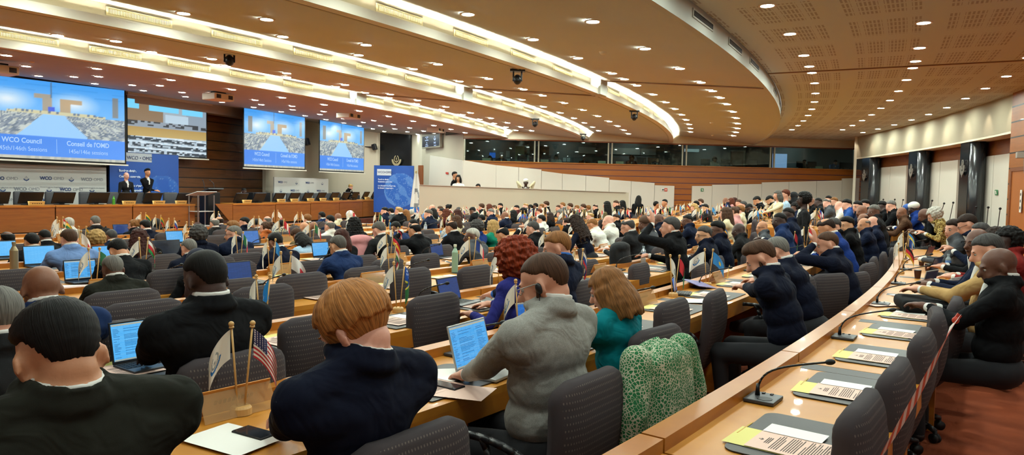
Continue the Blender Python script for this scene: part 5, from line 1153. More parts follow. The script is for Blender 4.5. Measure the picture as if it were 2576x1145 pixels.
def seated(lean=.25, pitch=.3, yaw=0, roll=0, hands=None, sw=1., bulk=1., fem=False, vox=.016, sleeves=SUIT, collar=True, turn=0, smooth=3, legs=True, curl=.5, neckl=.038, detail=True, bare=False, split=False, dry=False, shirtup=True):
    """returns mesh, head matrix. hands: [(x,y,z) right, left] in person space or None to rest on the desk"""
    B = Body(); P, W, C, N_, nd = spine(lean)
    hw = (.168 if fem else .192) * sw
    Rt = Matrix.Rotation(turn, 3, 'Z')
    B.ell(P + Vector((0, 0, .0)), (.175 * bulk, .135 * bulk, .12), TROU); B.ell(P + (W - P) * .7 + Vector((0, .01, 0)), (.155 * bulk, .125 * bulk, .14), SUIT)
    tr = Matrix.Rotation(-lean, 3, 'X')
    B.ell(W + (C - W) * .35, (.158 * bulk, .122 * bulk, .15), SUIT, tr); B.ell(C + (N_ - C) * .05, (hw * .92 * (.5 + .5 * bulk), .118 * bulk, .15), SUIT, Rt @ tr); B.ell(C + (N_ - C) * .45 + Vector((0, -.018, 0)), (hw * .86, .085 * bulk, .085), SUIT, Rt @ tr)
    if fem:
        for q in (-1, 1): B.ell(C + Rt @ Vector((q * .07, .085, -.01)), (.06, .05, .058), SUIT)
    Sh = {}
    for q in (-1, 1):
        s_ = C + (N_ - C) * .50 + Rt @ Vector((q * hw, -.005, 0)); Sh[q] = s_
        B.cap(N_ + Vector((q * .035, -.02, -.022)), s_ + Vector((0, -.005, .010)), .058, .060, SUIT); B.ell(s_, (.068, .072, .070), SUIT); B.cap(C + Rt @ Vector((q * .05, -.03, .02)), s_ + Vector((0, -.01, -.03)), .085 * bulk, .062, SUIT)
    # head
    hd = nd * .4 + Vector((0, math.sin(min(1.1, lean + pitch * .55)), math.cos(min(1.1, lean + pitch * .55)))) * .6; hd.normalize()
    Hc = N_ + hd * neckl + Vector((0, .022, .055))
    HM = Matrix.Translation(Hc) @ Matrix.Rotation(yaw, 4, 'Z') @ Matrix.Rotation(-pitch, 4, 'X') @ Matrix.Rotation(roll, 4, 'Y')
    if dry: return None, HM
    head_prims(B, HM, .97 if fem else 1.02)
    nb = HM @ Vector((0, -.028, -.045)); B.cap(nb, N_ + (nb - N_) * .18, .050 if fem else .058, .052 if fem else .061, SKIN)
    if collar:
        k = 14; ax = (nb - N_).normalized(); e1 = Vector((1, 0, 0)); e2 = ax.cross(e1).normalized(); e1 = e2.cross(ax)
        for (rr, up_, th, tg, ysh) in ((.0630, .054 if shirtup else .034, .0070, SHIRT, 0), (.0645, .040, .0085, SHIRT, 0), (.0715, .040, .0090, SUIT, -.002), (.078, .020, .013, SUIT, -.003), (.085, .002, .020, SUIT, -.004)):
            pr = None
            for i in range(k + 1):
                a = 2 * math.pi * i / k; f = math.sin(a); q = N_ + ax * (up_ - .020 * f) + e1 * rr * math.cos(a) + e2 * (rr * 1.02 * f) + Vector((0, ysh, 0))
                if pr is not None: B.cap(pr, q, th, th, tg)
                pr = q
        B.cap(N_ + nd * -.03 + Rt @ Vector((0, .075, 0)), C + Rt @ Vector((0, .105, .03)), .03, .022, SHIRT)
    # arms
    out = []
    for j, q in enumerate((1, -1)):
        H = Vector(hands[j]) if hands and hands[j] else Vector((q * .14, .50, .80)); pole = Vector((q * .75, -.45, -.75)) if H.z < 1.05 else Vector((q * .9, .25, -.7))
        E_, H = ik(Sh[q], H, .285 if not fem else .265, .25, pole)
        bl = .5 + .5 * bulk; B.cap(Sh[q], E_, .060 * bl if not fem else .048, .050 * bl if not fem else .040, SUIT if not bare else SKIN); 
        if bare: B.cap(Sh[q], Sh[q] + (E_ - Sh[q]) * .3, .062, .055, SUIT)
        ft = SKIN if (sleeves != SUIT or bare) else SUIT
        wr = E_ + (H - E_) * .88; B.cap(E_, wr, .048 * bl if not fem else .038, .034 if ft == SUIT else .026, ft)
        if ft == SUIT and collar: B.cap(wr, wr + (H - E_).normalized() * .016, .032, .031, 5 + j)
        up_ = Vector((0, 0, 1)) if H.z < 1.05 else Vector((q * .3, -1, 0)); 
        if detail: hand(B, H, (H - E_) * .5 + Vector((-q * .03, .12, -.01)) if H.z < 1.05 else Vector((0, .05, 1)), up_, -q if H.z < 1.05 else q, curl)
        else: B.ell(H + (H - E_).normalized() * .06, (.035, .06, .022), SKIN); [B.cap(H + Vector((dx, .07, 0)), H + Vector((dx * 1.1, .13, -.02)), .010, .009, SKIN) for dx in (-.03, -.01, .01, .03)]
        out.append(H)
    if legs:
        for q in (-1, 1):
            hp = Vector((q * .10, .03, .52)); kn = Vector((q * .14, .44, .50)); an = Vector((q * .13, .40, .09)); B.cap(hp, kn, .088, .066, TROU); B.cap(kn, an, .060, .042, TROU); B.cap(an + Vector((0, 0, -.03)), an + Vector((0, .15, -.05)), .042, .036, 7 if q > 0 else 8)
    me = (B.split if split else B.build)(vox, 'body', smooth, 14 if vox < .014 else 10); return me, HM
def standing(lean=.03, pitch=.1, yaw=0, hands=None, fem=False, vox=.018, H_=1.72, bulk=1., dress=False, crossed=False, bare=False):
    B = Body(); k = H_ / 1.75; P = Vector((0, 0, .93 * k)); d = lambda a: Vector((0, math.sin(a), math.cos(a))); W = P + d(lean) * .17 * k; C = W + d(lean) * .21 * k; N_ = C + d(lean) * .17 * k; hw = (.165 if fem else .19)
    B.ell(P, (.165 * bulk, .12 * bulk, .13), TROU if not dress else SUIT); B.ell(W, (.135 * bulk, .11 * bulk, .14), SUIT); B.ell(C, (hw * .92, .12 * bulk, .16), SUIT)
    if not fem: B.cap(P + Vector((0, 0, .02)), P + Vector((0, 0, -.14)), .155, .15, SUIT)
    for q in (-1, 1):
        s_ = C + (N_ - C) * .55 + Vector((q * hw, 0, 0)); B.cap(N_ + Vector((q * .03, 0, -.02)), s_, .045, .058, SUIT)
        H = Vector(hands[0 if q > 0 else 1]) if hands else s_ + Vector((q * .05, .06, -.56 * k)); E_, H = ik(s_, H, .29, .25, Vector((q * .6, -.8, -.3)))
        B.cap(s_, E_, .056, .046, SUIT); B.cap(E_, E_ + (H - E_) * .9, .044, .032, SKIN if bare else SUIT); hand(B, H, H - E_, Vector((q, 0, .2)) if not hands else Vector((0, 1, .3)), -q, .5)
        hp = P + Vector((q * .09, 0, -.03)); kn = Vector((q * .10, .01, .49 * k)); an = Vector((q * .10, -.01, .09)); B.cap(hp, kn, .088, .062, TROU); B.cap(kn, an, .058, .040, TROU); B.cap(an + Vector((0, 0, -.03)), an + Vector((0, .15, -.05)), .04, .034, SHOE)
    HM = Matrix.Translation(N_ + d(lean) * .115 + Vector((0, .02, .055))) @ Matrix.Rotation(yaw, 4, 'Z') @ Matrix.Rotation(-pitch, 4, 'X'); head_prims(B, HM, .97 if fem else 1.02)
    B.cap(HM @ Vector((0, -.028, -.055)), N_, .052, .06, SKIN); B.cap(N_ + Vector((0, .07, -.02)), C + Vector((0, .11, 0)), .03, .02, SHIRT)
    return B.build(vox, 'body', 3, 10), HM
# ---------------------------------------------------------------- hair (built in the head frame)
def sst(x, a, b): t = max(0, min(1, (x - a) / (b - a))); return t * t * (3 - 2 * t)
def nzz(p, f):
    x, y, z = p[0] * f, p[1] * f, p[2] * f
    return (math.sin(x * 1.7 + 1.3 * math.sin(y * 1.3 + .7) + z) + math.sin(y * 2.1 + 1.1 * math.sin(z * 1.7) + x * .6) + math.sin(z * 1.9 + math.sin(x * 2.3 + y))) / 3
def cap_hair(T=.014, rough=.003, fr=60, front=.42, side=.08, back=-.92, bald=0, quiff=0, nu=56, nv=36, sb=0):
    V = []; Fc = []; cx, cy, cz = 0, -.012, .028; rx, ry, rz = .0738, .0948, .0858
    for j in range(nv + 1):
        th = math.pi * j / nv
        for i in range(nu):
            az = 2 * math.pi * i / nu; d = (math.sin(th) * math.sin(az), math.sin(th) * math.cos(az), math.cos(th)); f = math.cos(az)   # f=1 front
            hl = side + (front - side) * sst(f, .0, .75) if f > 0 else side + (back - side) * sst(-f, .12, .92)
            m = sst(d[2] - hl, -.05, .16)
            if bald: 
                top = sst(d[2], .50 if bald == 1 else .30, .80 if bald == 1 else .62) * (1 if bald > 1 else sst(-d[1] + .5, .0, .5)); m *= 1 - top
                if bald > 1: m *= 1 - sst(d[1], .25, .5)
            Tz = T * (.22 + .78 * sst(d[2], -.3, .8)); t = -.010 + (Tz + .010) * m + rough * nzz(d, fr) * m + (quiff * sst(d[2], .2, .9) * sst(d[1], -.3, .7) * m)
            w = 1.0; V.append((cx + d[0] * (rx + t), cy + d[1] * (ry + t), cz + d[2] * (rz + t) ))
    for j in range(nv):
        for i in range(nu): Fc.append((j * nu + i, (j + 1) * nu + i, (j + 1) * nu + (i + 1) % nu, j * nu + (i + 1) % nu))
    me = bpy.data.meshes.new('hair'); me.from_pydata(V, [], Fc); me.polygons.foreach_set('use_smooth', [True] * len(Fc)); return me
def disp(me, amp, fr):
    n = len(me.vertices); co = np.empty(n * 3); me.vertices.foreach_get('co', co); co = co.reshape(-1, 3); nr = np.array([v.vector[:] for v in me.vertex_normals]); x, y, z = (co * fr).T; s_ = np.sin
    k = (s_(x * 1.7 + 1.3 * s_(y * 1.3 + .7) + z) + s_(y * 2.1 + 1.1 * s_(z * 1.7) + x * .6) + s_(z * 1.9 + s_(x * 2.3 + y))) / 3
    me.vertices.foreach_set('co', (co + nr * (amp * k)[:, None]).ravel()); me.update(); return me
def long_hair(L_=.28, w=.10, vox=.010, curl=0, fringe=False, bob=False):
    bm = Soup(); sph_(bm, (0, -.016, .036), (.088, .106, .092), 24)
    for i in range(17):
        az = R_(62 + i * (236 / 16)); x, y = math.sin(az), math.cos(az); p0 = Vector((x * .078, -.012 + y * .088, .02)); ln = L_ * (.9 + .1 * math.cos(i * 2.1)); p1 = Vector((x * w * .95, -.03 + y * .095, -.02 - ln * .45)); p2 = Vector((x * w * (1.05 if not bob else .92), -.045 + y * .085, -.02 - ln))
        cyl_(bm, p0, p1, .026, .026, 8); cyl_(bm, p1, p2, .026, .016, 8); sph_(bm, p1, .027, 8); sph_(bm, p2, .017, 8)
    if fringe:
        for i in range(7): a = R_(-42 + i * 14); cyl_(bm, Vector((math.sin(a) * .07, .06, .10)), Vector((math.sin(a) * .075, .088 * math.cos(a) + .004, .045)), .018, .012, 8)
    # face opening
    me = remesh(bm, vox, 'hair', 2)
    for v in me.vertices:
        c = v.co
        if c.y > .045 and c.z < .055 and abs(c.x) < .075 and not (fringe and c.z > .03): c.y = .045 - (c.y - .045) * .4; 
    if curl: disp(me, curl, 95); 
    disp(me, .003, 60); return me
def curly(sx, sy, sz, dz=0., amp=.012, vox=.009, fr=80):
    bm = Soup(); sph_(bm, (0, -.03, .03 + dz), (sx, sy, sz), 28); me = remesh(bm, vox, 'hair', 0)
    for v in me.vertices:
        c = v.co
        if c.y > .035 and c.z < .07: c.y = .035 - (c.y - .035) * .5
    disp(me, amp, fr); disp(me, amp * .4, fr * 2.3); return me
def scarf_mesh():
    bm = Soup(); sph_(bm, (0, -.014, .028), (.094, .112, .103), 24); cyl_(bm, (0, -.02, -.02), (0, -.03, -.19), .088, .115, 20); sph_(bm, (0, -.03, -.20), (.15, .12, .05), 18); me = remesh(bm, .011, 'scarf', 4)
    for v in me.vertices:
        c = v.co
        if c.y > .05 and -.09 < c.z < .075 and abs(c.x) < .06: c.y = .05
    return me
HAIR = {}
def hair_mesh(st):
    if st in HAIR: return HAIR[st]
    f = {'short': lambda: cap_hair(.0105, .0018, 34), 'buzz': lambda: cap_hair(.0035, .0003, 40), 'crop': lambda: cap_hair(.0065, .0008, 50), 'thick': lambda: cap_hair(.0145, .0022, 24, quiff=.006), 'bald1': lambda: cap_hair(.010, .002, 40, bald=1), 'bald2': lambda: cap_hair(.008, .002, 40, bald=2), 'stub': lambda: cap_hair(.0035, .0004, 40, bald=2),
         'shag': shag_mesh, 'quiff': lambda: cap_hair(.012, .002, 30, quiff=.022, nu=72, nv=48), 'wave': lambda: cap_hair(.026, .006, 26, back=-.8, side=-.1, nu=72, nv=48),
         'bob': lambda: long_hair(.15, .10, .009, bob=True), 'bobf': lambda: long_hair(.17, .10, .010, fringe=True, bob=True), 'long': lambda: long_hair(.36, .10), 'longc': lambda: long_hair(.34, .13, curl=.010), 'curlybig': lambda: curly(.155, .15, .165, -.015, .016, .008, 70), 'curly': lambda: curly(.105, .12, .11, .005, .010), 'afro': lambda: curly(.12, .13, .12, .01, .008),
         'bun': lambda: bun_mesh(), 'cap': lambda: cap_hat(), 'scarf': scarf_mesh}[st]
    HAIR[st] = f(); return HAIR[st]
def shag_mesh():
    """tousled hair: a shell with many tapering locks combed down from the crown"""
    bm = Soup(); sph_(bm, (0, -.014, .034), (.086, .106, .092), 28); rd = random.Random(11); C0 = Vector((0, -.014, .030))
    for i in range(430):
        az = rd.uniform(0, 2 * math.pi); e = rd.uniform(.1, 1.35); f = math.cos(az); lim = (-.30 if f < -.2 else -.12 if f < .35 else .28); P = []
        for k in range(5):
            el = e - k * .26; z = math.sin(el)
            if z < lim - .06: break
            a_ = az + .05 * k * math.sin(i); r = .99 + .03 * math.sin(k * .9 + i); w = math.cos(el); P.append(C0 + Vector((math.sin(a_) * w * .090 * r, math.cos(a_) * w * .110 * r, z * .097 * r)))
        for k in range(len(P) - 1): cyl_(bm, P[k], P[k + 1], .0066 - k * .0006, .0060 - k * .0006, 6); sph_(bm, P[k], .0066 - k * .0006, 6)
        if P: sph_(bm, P[-1], .005, 6)
    me = remesh(bm, .0043, 'hair', 1)
    for v in me.vertices:
        c = v.co
        if c.y > .05 and c.z < .055 and abs(c.x) < .062: c.y = .045 - (c.y - .045) * .4
    return me
def bun_mesh():
    bm = Soup(); sph_(bm, (0, -.016, .036), (.083, .103, .090), 22); sph_(bm, (0, -.10, .075), (.045, .04, .045), 16); me = remesh(bm, .009, 'hair', 2)
    for v in me.vertices:
        c = v.co
        if c.y > .03 and c.z < .075: c.y = .03 - (c.y - .03) * .5
        if c.z < -.01: c.z = -.01 + (c.z + .01) * .5
    return disp(me, .004, 60)
def cap_hat():
    bm = Soup(); sph_(bm, (0, -.015, .06), (.090, .108, .075), 24); return remesh(bm, .010, 'hat', 3)
SKINC = {'w': 'c89076', 'p': 'd49c86', 't': 'b8805c', 'a': 'bd8a66', 'b': '5c3a2a', 'd': '3c2720', 'm': '7c5038', 'o': '9c6848'}
HAIRC = {'k': '14110f', 'n': '2e2019', 'br': '4a3222', 'lb': '84582e', 'bl': 'b08c54', 'fb': 'a8703a', 'g': '6e6a64', 'w': 'b8b2a6', 'rd': '7c2f12', 'rb': '3c1c14', 'gd': '454240', 'sg': '57524c', 'au': '5a2c1a'}
HN = {'k': 'black', 'n': 'very dark brown', 'br': 'brown', 'lb': 'light brown', 'bl': 'blond', 'fb': 'reddish fair', 'g': 'grey', 'w': 'white', 'rd': 'bright red', 'rb': 'dark red-brown', 'gd': 'dark grey', 'sg': 'salt-and-pepper', 'au': 'auburn'}
CL = {'black': '0f0f11', 'navy': '131a2e', 'dnavy': '0e1222', 'charcoal': '202021', 'olive': '20201a', 'blue': '1c2c50', 'royal': '1a3272', 'lblue': '6c86b4', 'sky': 'a4bed4', 'grey': '4c4e52', 'lgrey': '8d8b84', 'white': 'd8d6cc', 'cream': 'cbbf9c', 'teal': '0f6a72', 'purple': '26286a', 'red': '7a2420', 'dred': '4a1c1c', 'pink': 'c48c88', 'orange': '9c5426', 'beige': 'ac8c5a', 'green': '1e7a60', 'khaki': '5c5238', 'brown': '4c3424', 'bblue': '2c4c8c', 'striped': 'a8a8a8', 'leopard': '8c7848'}
def skinm(k): return mat('skin ' + k, SKINC[k], .5, bump=.06, bscale=60, var=.06, vscale=14)
def hairm(k):
    key = 'hair ' + k
    if key in MATS: return MATS[key]
    m = mat(key, HAIRC[k], .62, spec=.16); N, L = nodes(m); b = N['Principled BSDF']; tc = N.new('ShaderNodeTexCoord'); sx = N.new('ShaderNodeSeparateXYZ'); L.new(tc.outputs['Object'], sx.inputs[0]); yy = mth(N, L, 'ADD', sx.outputs[1], .03); az = mth(N, L, 'ARCTAN2', sx.outputs[0], yy); mp = N.new('ShaderNodeCombineXYZ'); L.new(mth(N, L, 'MULTIPLY', az, 26), mp.inputs[0]); L.new(mth(N, L, 'MULTIPLY', sx.outputs[2], 14), mp.inputs[1]); L.new(mth(N, L, 'MULTIPLY', yy, 12), mp.inputs[2])
    n = N.new('ShaderNodeTexNoise'); n.inputs['Scale'].default_value = 1; n.inputs['Detail'].default_value = 4; L.new(mp.outputs[0], n.inputs['Vector']); cr = N.new('ShaderNodeValToRGB'); c = lin(HAIRC[k]); cr.color_ramp.elements[0].position = .35; cr.color_ramp.elements[0].color = tuple(v * .45 for v in c[:3]) + (1,); cr.color_ramp.elements[1].position = .65; cr.color_ramp.elements[1].color = tuple(min(1, v * 1.25) for v in c[:3]) + (1,)
    L.new(n.outputs[0], cr.inputs[0]); L.new(cr.outputs[0], b.inputs['Base Color']); bp = N.new('ShaderNodeBump'); bp.inputs['Strength'].default_value = .5; bp.inputs['Distance'].default_value = .004; L.new(n.outputs[0], bp.inputs['Height']); L.new(bp.outputs[0], b.inputs['Normal']); return m
def clothm(k):
    key = 'cloth ' + k
    if key in MATS: return MATS[key]
    m = mat(key, CL[k], .9, spec=.12); N, L = nodes(m); b = N['Principled BSDF']; tc = N.new('ShaderNodeTexCoord')
    n1 = N.new('ShaderNodeTexNoise'); n1.inputs['Scale'].default_value = 7; n1.inputs['Detail'].default_value = 2; n1.inputs['Distortion'].default_value = 1.5; L.new(tc.outputs['Object'], n1.inputs['Vector'])
    n2 = N.new('ShaderNodeTexNoise'); n2.inputs['Scale'].default_value = 500; L.new(tc.outputs['Object'], n2.inputs['Vector'])
    bp = N.new('ShaderNodeBump'); bp.inputs['Strength'].default_value = .38; bp.inputs['Distance'].default_value = .05; L.new(n1.outputs[0], bp.inputs['Height']); b2 = N.new('ShaderNodeBump'); b2.inputs['Strength'].default_value = .15; b2.inputs['Distance'].default_value = .003; L.new(n2.outputs[0], b2.inputs['Height']); L.new(bp.outputs[0], b2.inputs['Normal']); L.new(b2.outputs[0], b.inputs['Normal'])
    if k in ('striped', 'leopard', 'lgrey'):
        cr = N.new('ShaderNodeValToRGB'); cr.color_ramp.interpolation = 'CONSTANT'
        if k == 'striped': w = N.new('ShaderNodeTexWave'); w.inputs['Scale'].default_value = 9; w.inputs['Distortion'].default_value = 1; cols = ((0, '1c2238'), (.35, 'c8c4b4'), (.8, '8c8450'))
        elif k == 'leopard': w = N.new('ShaderNodeTexVoronoi'); w.inputs['Scale'].default_value = 28; cols = ((0, '241c10'), (.30, 'a08a50'), (.6, '6a5428'))
        else: w = N.new('ShaderNodeTexNoise'); w.inputs['Scale'].default_value = 350; cols = ((0, '84827c'), (.5, '92908a'), (.99, '92908a'))
        L.new(tc.outputs['Object'], w.inputs['Vector']); el = cr.color_ramp.elements; el[0].color = lin(cols[0][1]); el[1].position = cols[1][0]; el[1].color = lin(cols[1][1]); e = el.new(cols[2][0]); e.color = lin(cols[2][1])
        L.new(w.outputs[0], cr.inputs[0]); L.new(cr.outputs[0], b.inputs['Base Color'])
    return m
M_TR = mat('dark trousers', '16161a', .9); M_SHOE = mat('black shoe leather', '0c0c0c', .35); M_EYE = mat('eye white', '9a9086', .3); M_IRIS = mat('iris', '1c120c', .2)
bm = bmesh.new(); sph(bm, (0, 0, 0), .0112, 12); _e = bm_obj('eye', bm, M_EYE, None, True); EYE = _e.data; bpy.data.objects.remove(_e)
bm = bmesh.new(); sph(bm, (0, 0, 0), (.017, .006, .0035), 10); _e = bm_obj('eyebrow', bm, M_IRIS, None, True); BROW = _e.data; bpy.data.objects.remove(_e)
bm = bmesh.new(); sph(bm, (0, 0, .003), (.019, .007, .0035), 10); sph(bm, (0, 0, -.003), (.016, .007, .004), 10); _e = bm_obj('mouth', bm, M_IRIS, None, True); LIPS = _e.data; bpy.data.objects.remove(_e)
bm = bmesh.new(); sph(bm, (0, .0068, 0), .0064, 10); _e = bm_obj('iris', bm, M_IRIS, None, True); IRIS = _e.data; bpy.data.objects.remove(_e)
bm = bmesh.new()
for q in (-1, 1):
    pr = None
    for i in range(17): a = i * math.pi / 8; p = Vector((q * .034 + .026 * math.cos(a), .094, .012 + .019 * math.sin(a))); (cyl(bm, pr, p, .0018, n=6) if pr else None); pr = p
    cyl(bm, (q * .060, .094, .016), (q * .078, .01, .012), .002, n=6); cyl(bm, (q * .078, .01, .012), (q * .079, -.02, -.008), .002, n=6)
cyl(bm, (-.009, .096, .014), (.009, .096, .014), .002, n=6); _e = bm_obj('glasses', bm, M_BLACK, None, True); GLS = _e.data; bpy.data.objects.remove(_e)
def person(mesh, HM, p, rz, label, skin, hs, hc, top, group=None, shirt='white', eyes=False, glasses=False, scale=1., beard=False, trou=None, gm=None, hm=None):
    t = thing('person', label, 'person', p, rz, group); t.scale = (scale,) * 3
    sm_ = mat('shirt ' + shirt, {'white': 'd4d2cc', 'sky': '90a8c8', 'dark': '1a1a1e', 'same': CL[top], 'blue': '2a5fae'}[shirt], .8)
    if isinstance(mesh, dict):
        par = None
        for nm, me in mesh.items():
            o = bpy.data.objects.new(nm.strip('_'), me); link(o, t)
            if not len(me.materials): me.materials.append(M_TR)
            o.material_slots[0].link = 'OBJECT'; o.material_slots[0].material = {'body': skinm(skin), 'jacket': clothm(top), 'shirt': sm_, 'trousers': trou or M_TR, 'shirt_cuff': sm_, 'shirt_cuff_': sm_, 'shoe': M_SHOE, 'shoe_': M_SHOE}[nm]
        mesh = None
    else: o = bpy.data.objects.new('body', mesh); link(o, t)
    while mesh and len(mesh.materials) < 5: mesh.materials.append(M_TR)
    for i, m in enumerate((clothm(top), skinm(skin), sm_, trou or M_TR, M_SHOE) if mesh else ()):
        o.material_slots[i].link = 'OBJECT'; o.material_slots[i].material = m
    if hs and hs != 'stub':
        me = hair_mesh(hs); h = bpy.data.objects.new({'scarf': 'headscarf', 'cap': 'cap'}.get(hs, 'hair'), me); link(h, t); h.matrix_local = HM @ Matrix.Scale(1.025, 4)
        if len(me.materials) == 0: me.materials.append(M_TR)
        h.material_slots[0].link = 'OBJECT'; h.material_slots[0].material = hm or (hairm(hc) if hs not in ('scarf', 'cap') else mat('scarf ' + hc, {'k': '101014', 'w': 'c8c8c8', 'nv': '10142a', 'c': 'd0ccc0', 'bb': '2c4c8c', 'st': '4c3424'}[hc], .8))
    if beard:
        bm = Soup()
        for q in (-1, 1):
            P_ = [Vector((q * .0665, .008, -.012)), Vector((q * .060, .022, -.055)), Vector((q * .040, .058, -.090)), Vector((0, .082, -.098))]
            for k in range(3): cyl_(bm, P_[k], P_[k + 1], .010 + .004 * k, .014 + .004 * k, 10); sph_(bm, P_[k], .010 + .004 * k, 10)
            cyl_(bm, Vector((0, .101, -.037)), Vector((q * .028, .088, -.050)), .006, .006, 8); cyl_(bm, Vector((q * .028, .088, -.050)), Vector((q * .026, .078, -.080)), .008, .012, 8)
        sph_(bm, (0, .080, -.092), .022, 12); me = remesh(bm, .006, 'beard', 2); me.materials.append(hairm(hc))
        b = bpy.data.objects.new('beard', me); link(b, t); b.matrix_local = HM
    if eyes:
        for q in (-1, 1):
            e = bpy.data.objects.new('eye', EYE); link(e, t); e.matrix_local = HM @ Matrix.Translation((q * .031, .0745, .006)); i_ = bpy.data.objects.new('iris', IRIS); link(i_, e)
            b_ = bpy.data.objects.new('eyebrow', BROW); link(b_, t); b_.matrix_local = HM @ Matrix.Translation((q * .031, .083, .026)) @ Matrix.Rotation(q * -.12, 4, 'Y'); b_.material_slots[0].link = 'OBJECT'; b_.material_slots[0].material = hairm(hc if hs not in ('scarf', 'cap') else 'k')
        l_ = bpy.data.objects.new('mouth', LIPS); link(l_, t); l_.matrix_local = HM @ Matrix.Translation((0, .0965, -.052)); l_.material_slots[0].link = 'OBJECT'; l_.material_slots[0].material = mat('lips ' + skin, {'w': '9c5a4c', 'p': 'a8645a', 't': '8a4c3c', 'a': '8c4c40', 'b': '44241e', 'd': '30201c', 'm': '5c3028', 'o': '74402e'}[skin], .45)
    if glasses: g = bpy.data.objects.new('glasses', GLS); link(g, t); g.matrix_local = HM; 
    if glasses and gm: g.material_slots[0].link = 'OBJECT'; g.material_slots[0].material = gm
    return t
def solve_seat(x, y, row, HM, scale, Yd=None, doff=.95, tw=0):
    """place the hips behind the desk so that the crown of the head falls where the photo shows it"""
    crown = HM @ Vector((0, -.01, .125)); cz, cyy, cxx = crown.z * scale, crown.y * scale, crown.x * scale
    if Yd is not None:
        c = dep(x, y, Yd); r, ph = topol(c); f = face(ph) + tw; p = c - Vector((math.cos(f) * cxx - math.sin(f) * cyy, math.sin(f) * cxx + math.cos(f) * cyy, 0)); p.z = c.z - cz; return p, f, c
    r = ROWR[row] + doff - cyy
    c = RP(x, y, r); rr, ph = topol(c); f = face(ph) + tw; p = c - Vector((math.cos(f) * cxx - math.sin(f) * cyy, math.sin(f) * cxx + math.cos(f) * cyy, 0)); p.z = c.z - cz; return p, f, c
# ---------------------------------------------------------------- the seated delegates
# (x, y) crown pixel, row letter or distance in metres, skin, hair style, hair colour, clothing, words, options
POOL = {}
def pool(kind, fem, lod):
    """poses shared by people far from the lens"""
    key = (kind, fem, lod)
    if key not in POOL:
        vox, det = {0: (.012, True), 1: (.017, False), 2: (.024, False)}[lod]
        kw = {'type': dict(lean=.38, pitch=.35, hands=[(.12, .52, .80), (-.12, .52, .80)]), 'read': dict(lean=.5, pitch=.55, hands=[(.10, .45, .82), (-.16, .42, .82)]), 'up': dict(lean=.12, pitch=.05, hands=[(.16, .42, .80), (-.14, .44, .80)]),
              'left': dict(lean=.25, pitch=.1, yaw=.8, hands=[(.12, .45, .80), (-.14, .48, .80)]), 'right': dict(lean=.25, pitch=.1, yaw=-.8, hands=[(.12, .45, .80), (-.14, .48, .80)]), 'chin': dict(lean=.42, pitch=.2, hands=[(.14, .50, .80), (-.04, .44, 1.12)]), 'down': dict(lean=.6, pitch=.8, hands=[(.12, .48, .80), (-.12, .5, .80)])}[kind]
        POOL[key] = seated(fem=fem, vox=vox, detail=det, legs=lod < 2, split=lod < 2, **kw)
    return POOL[key]
def poseh(kind, fem, lod): me, HM = pool(kind, fem, lod); return (HM @ Vector((0, -.01, .125))).z
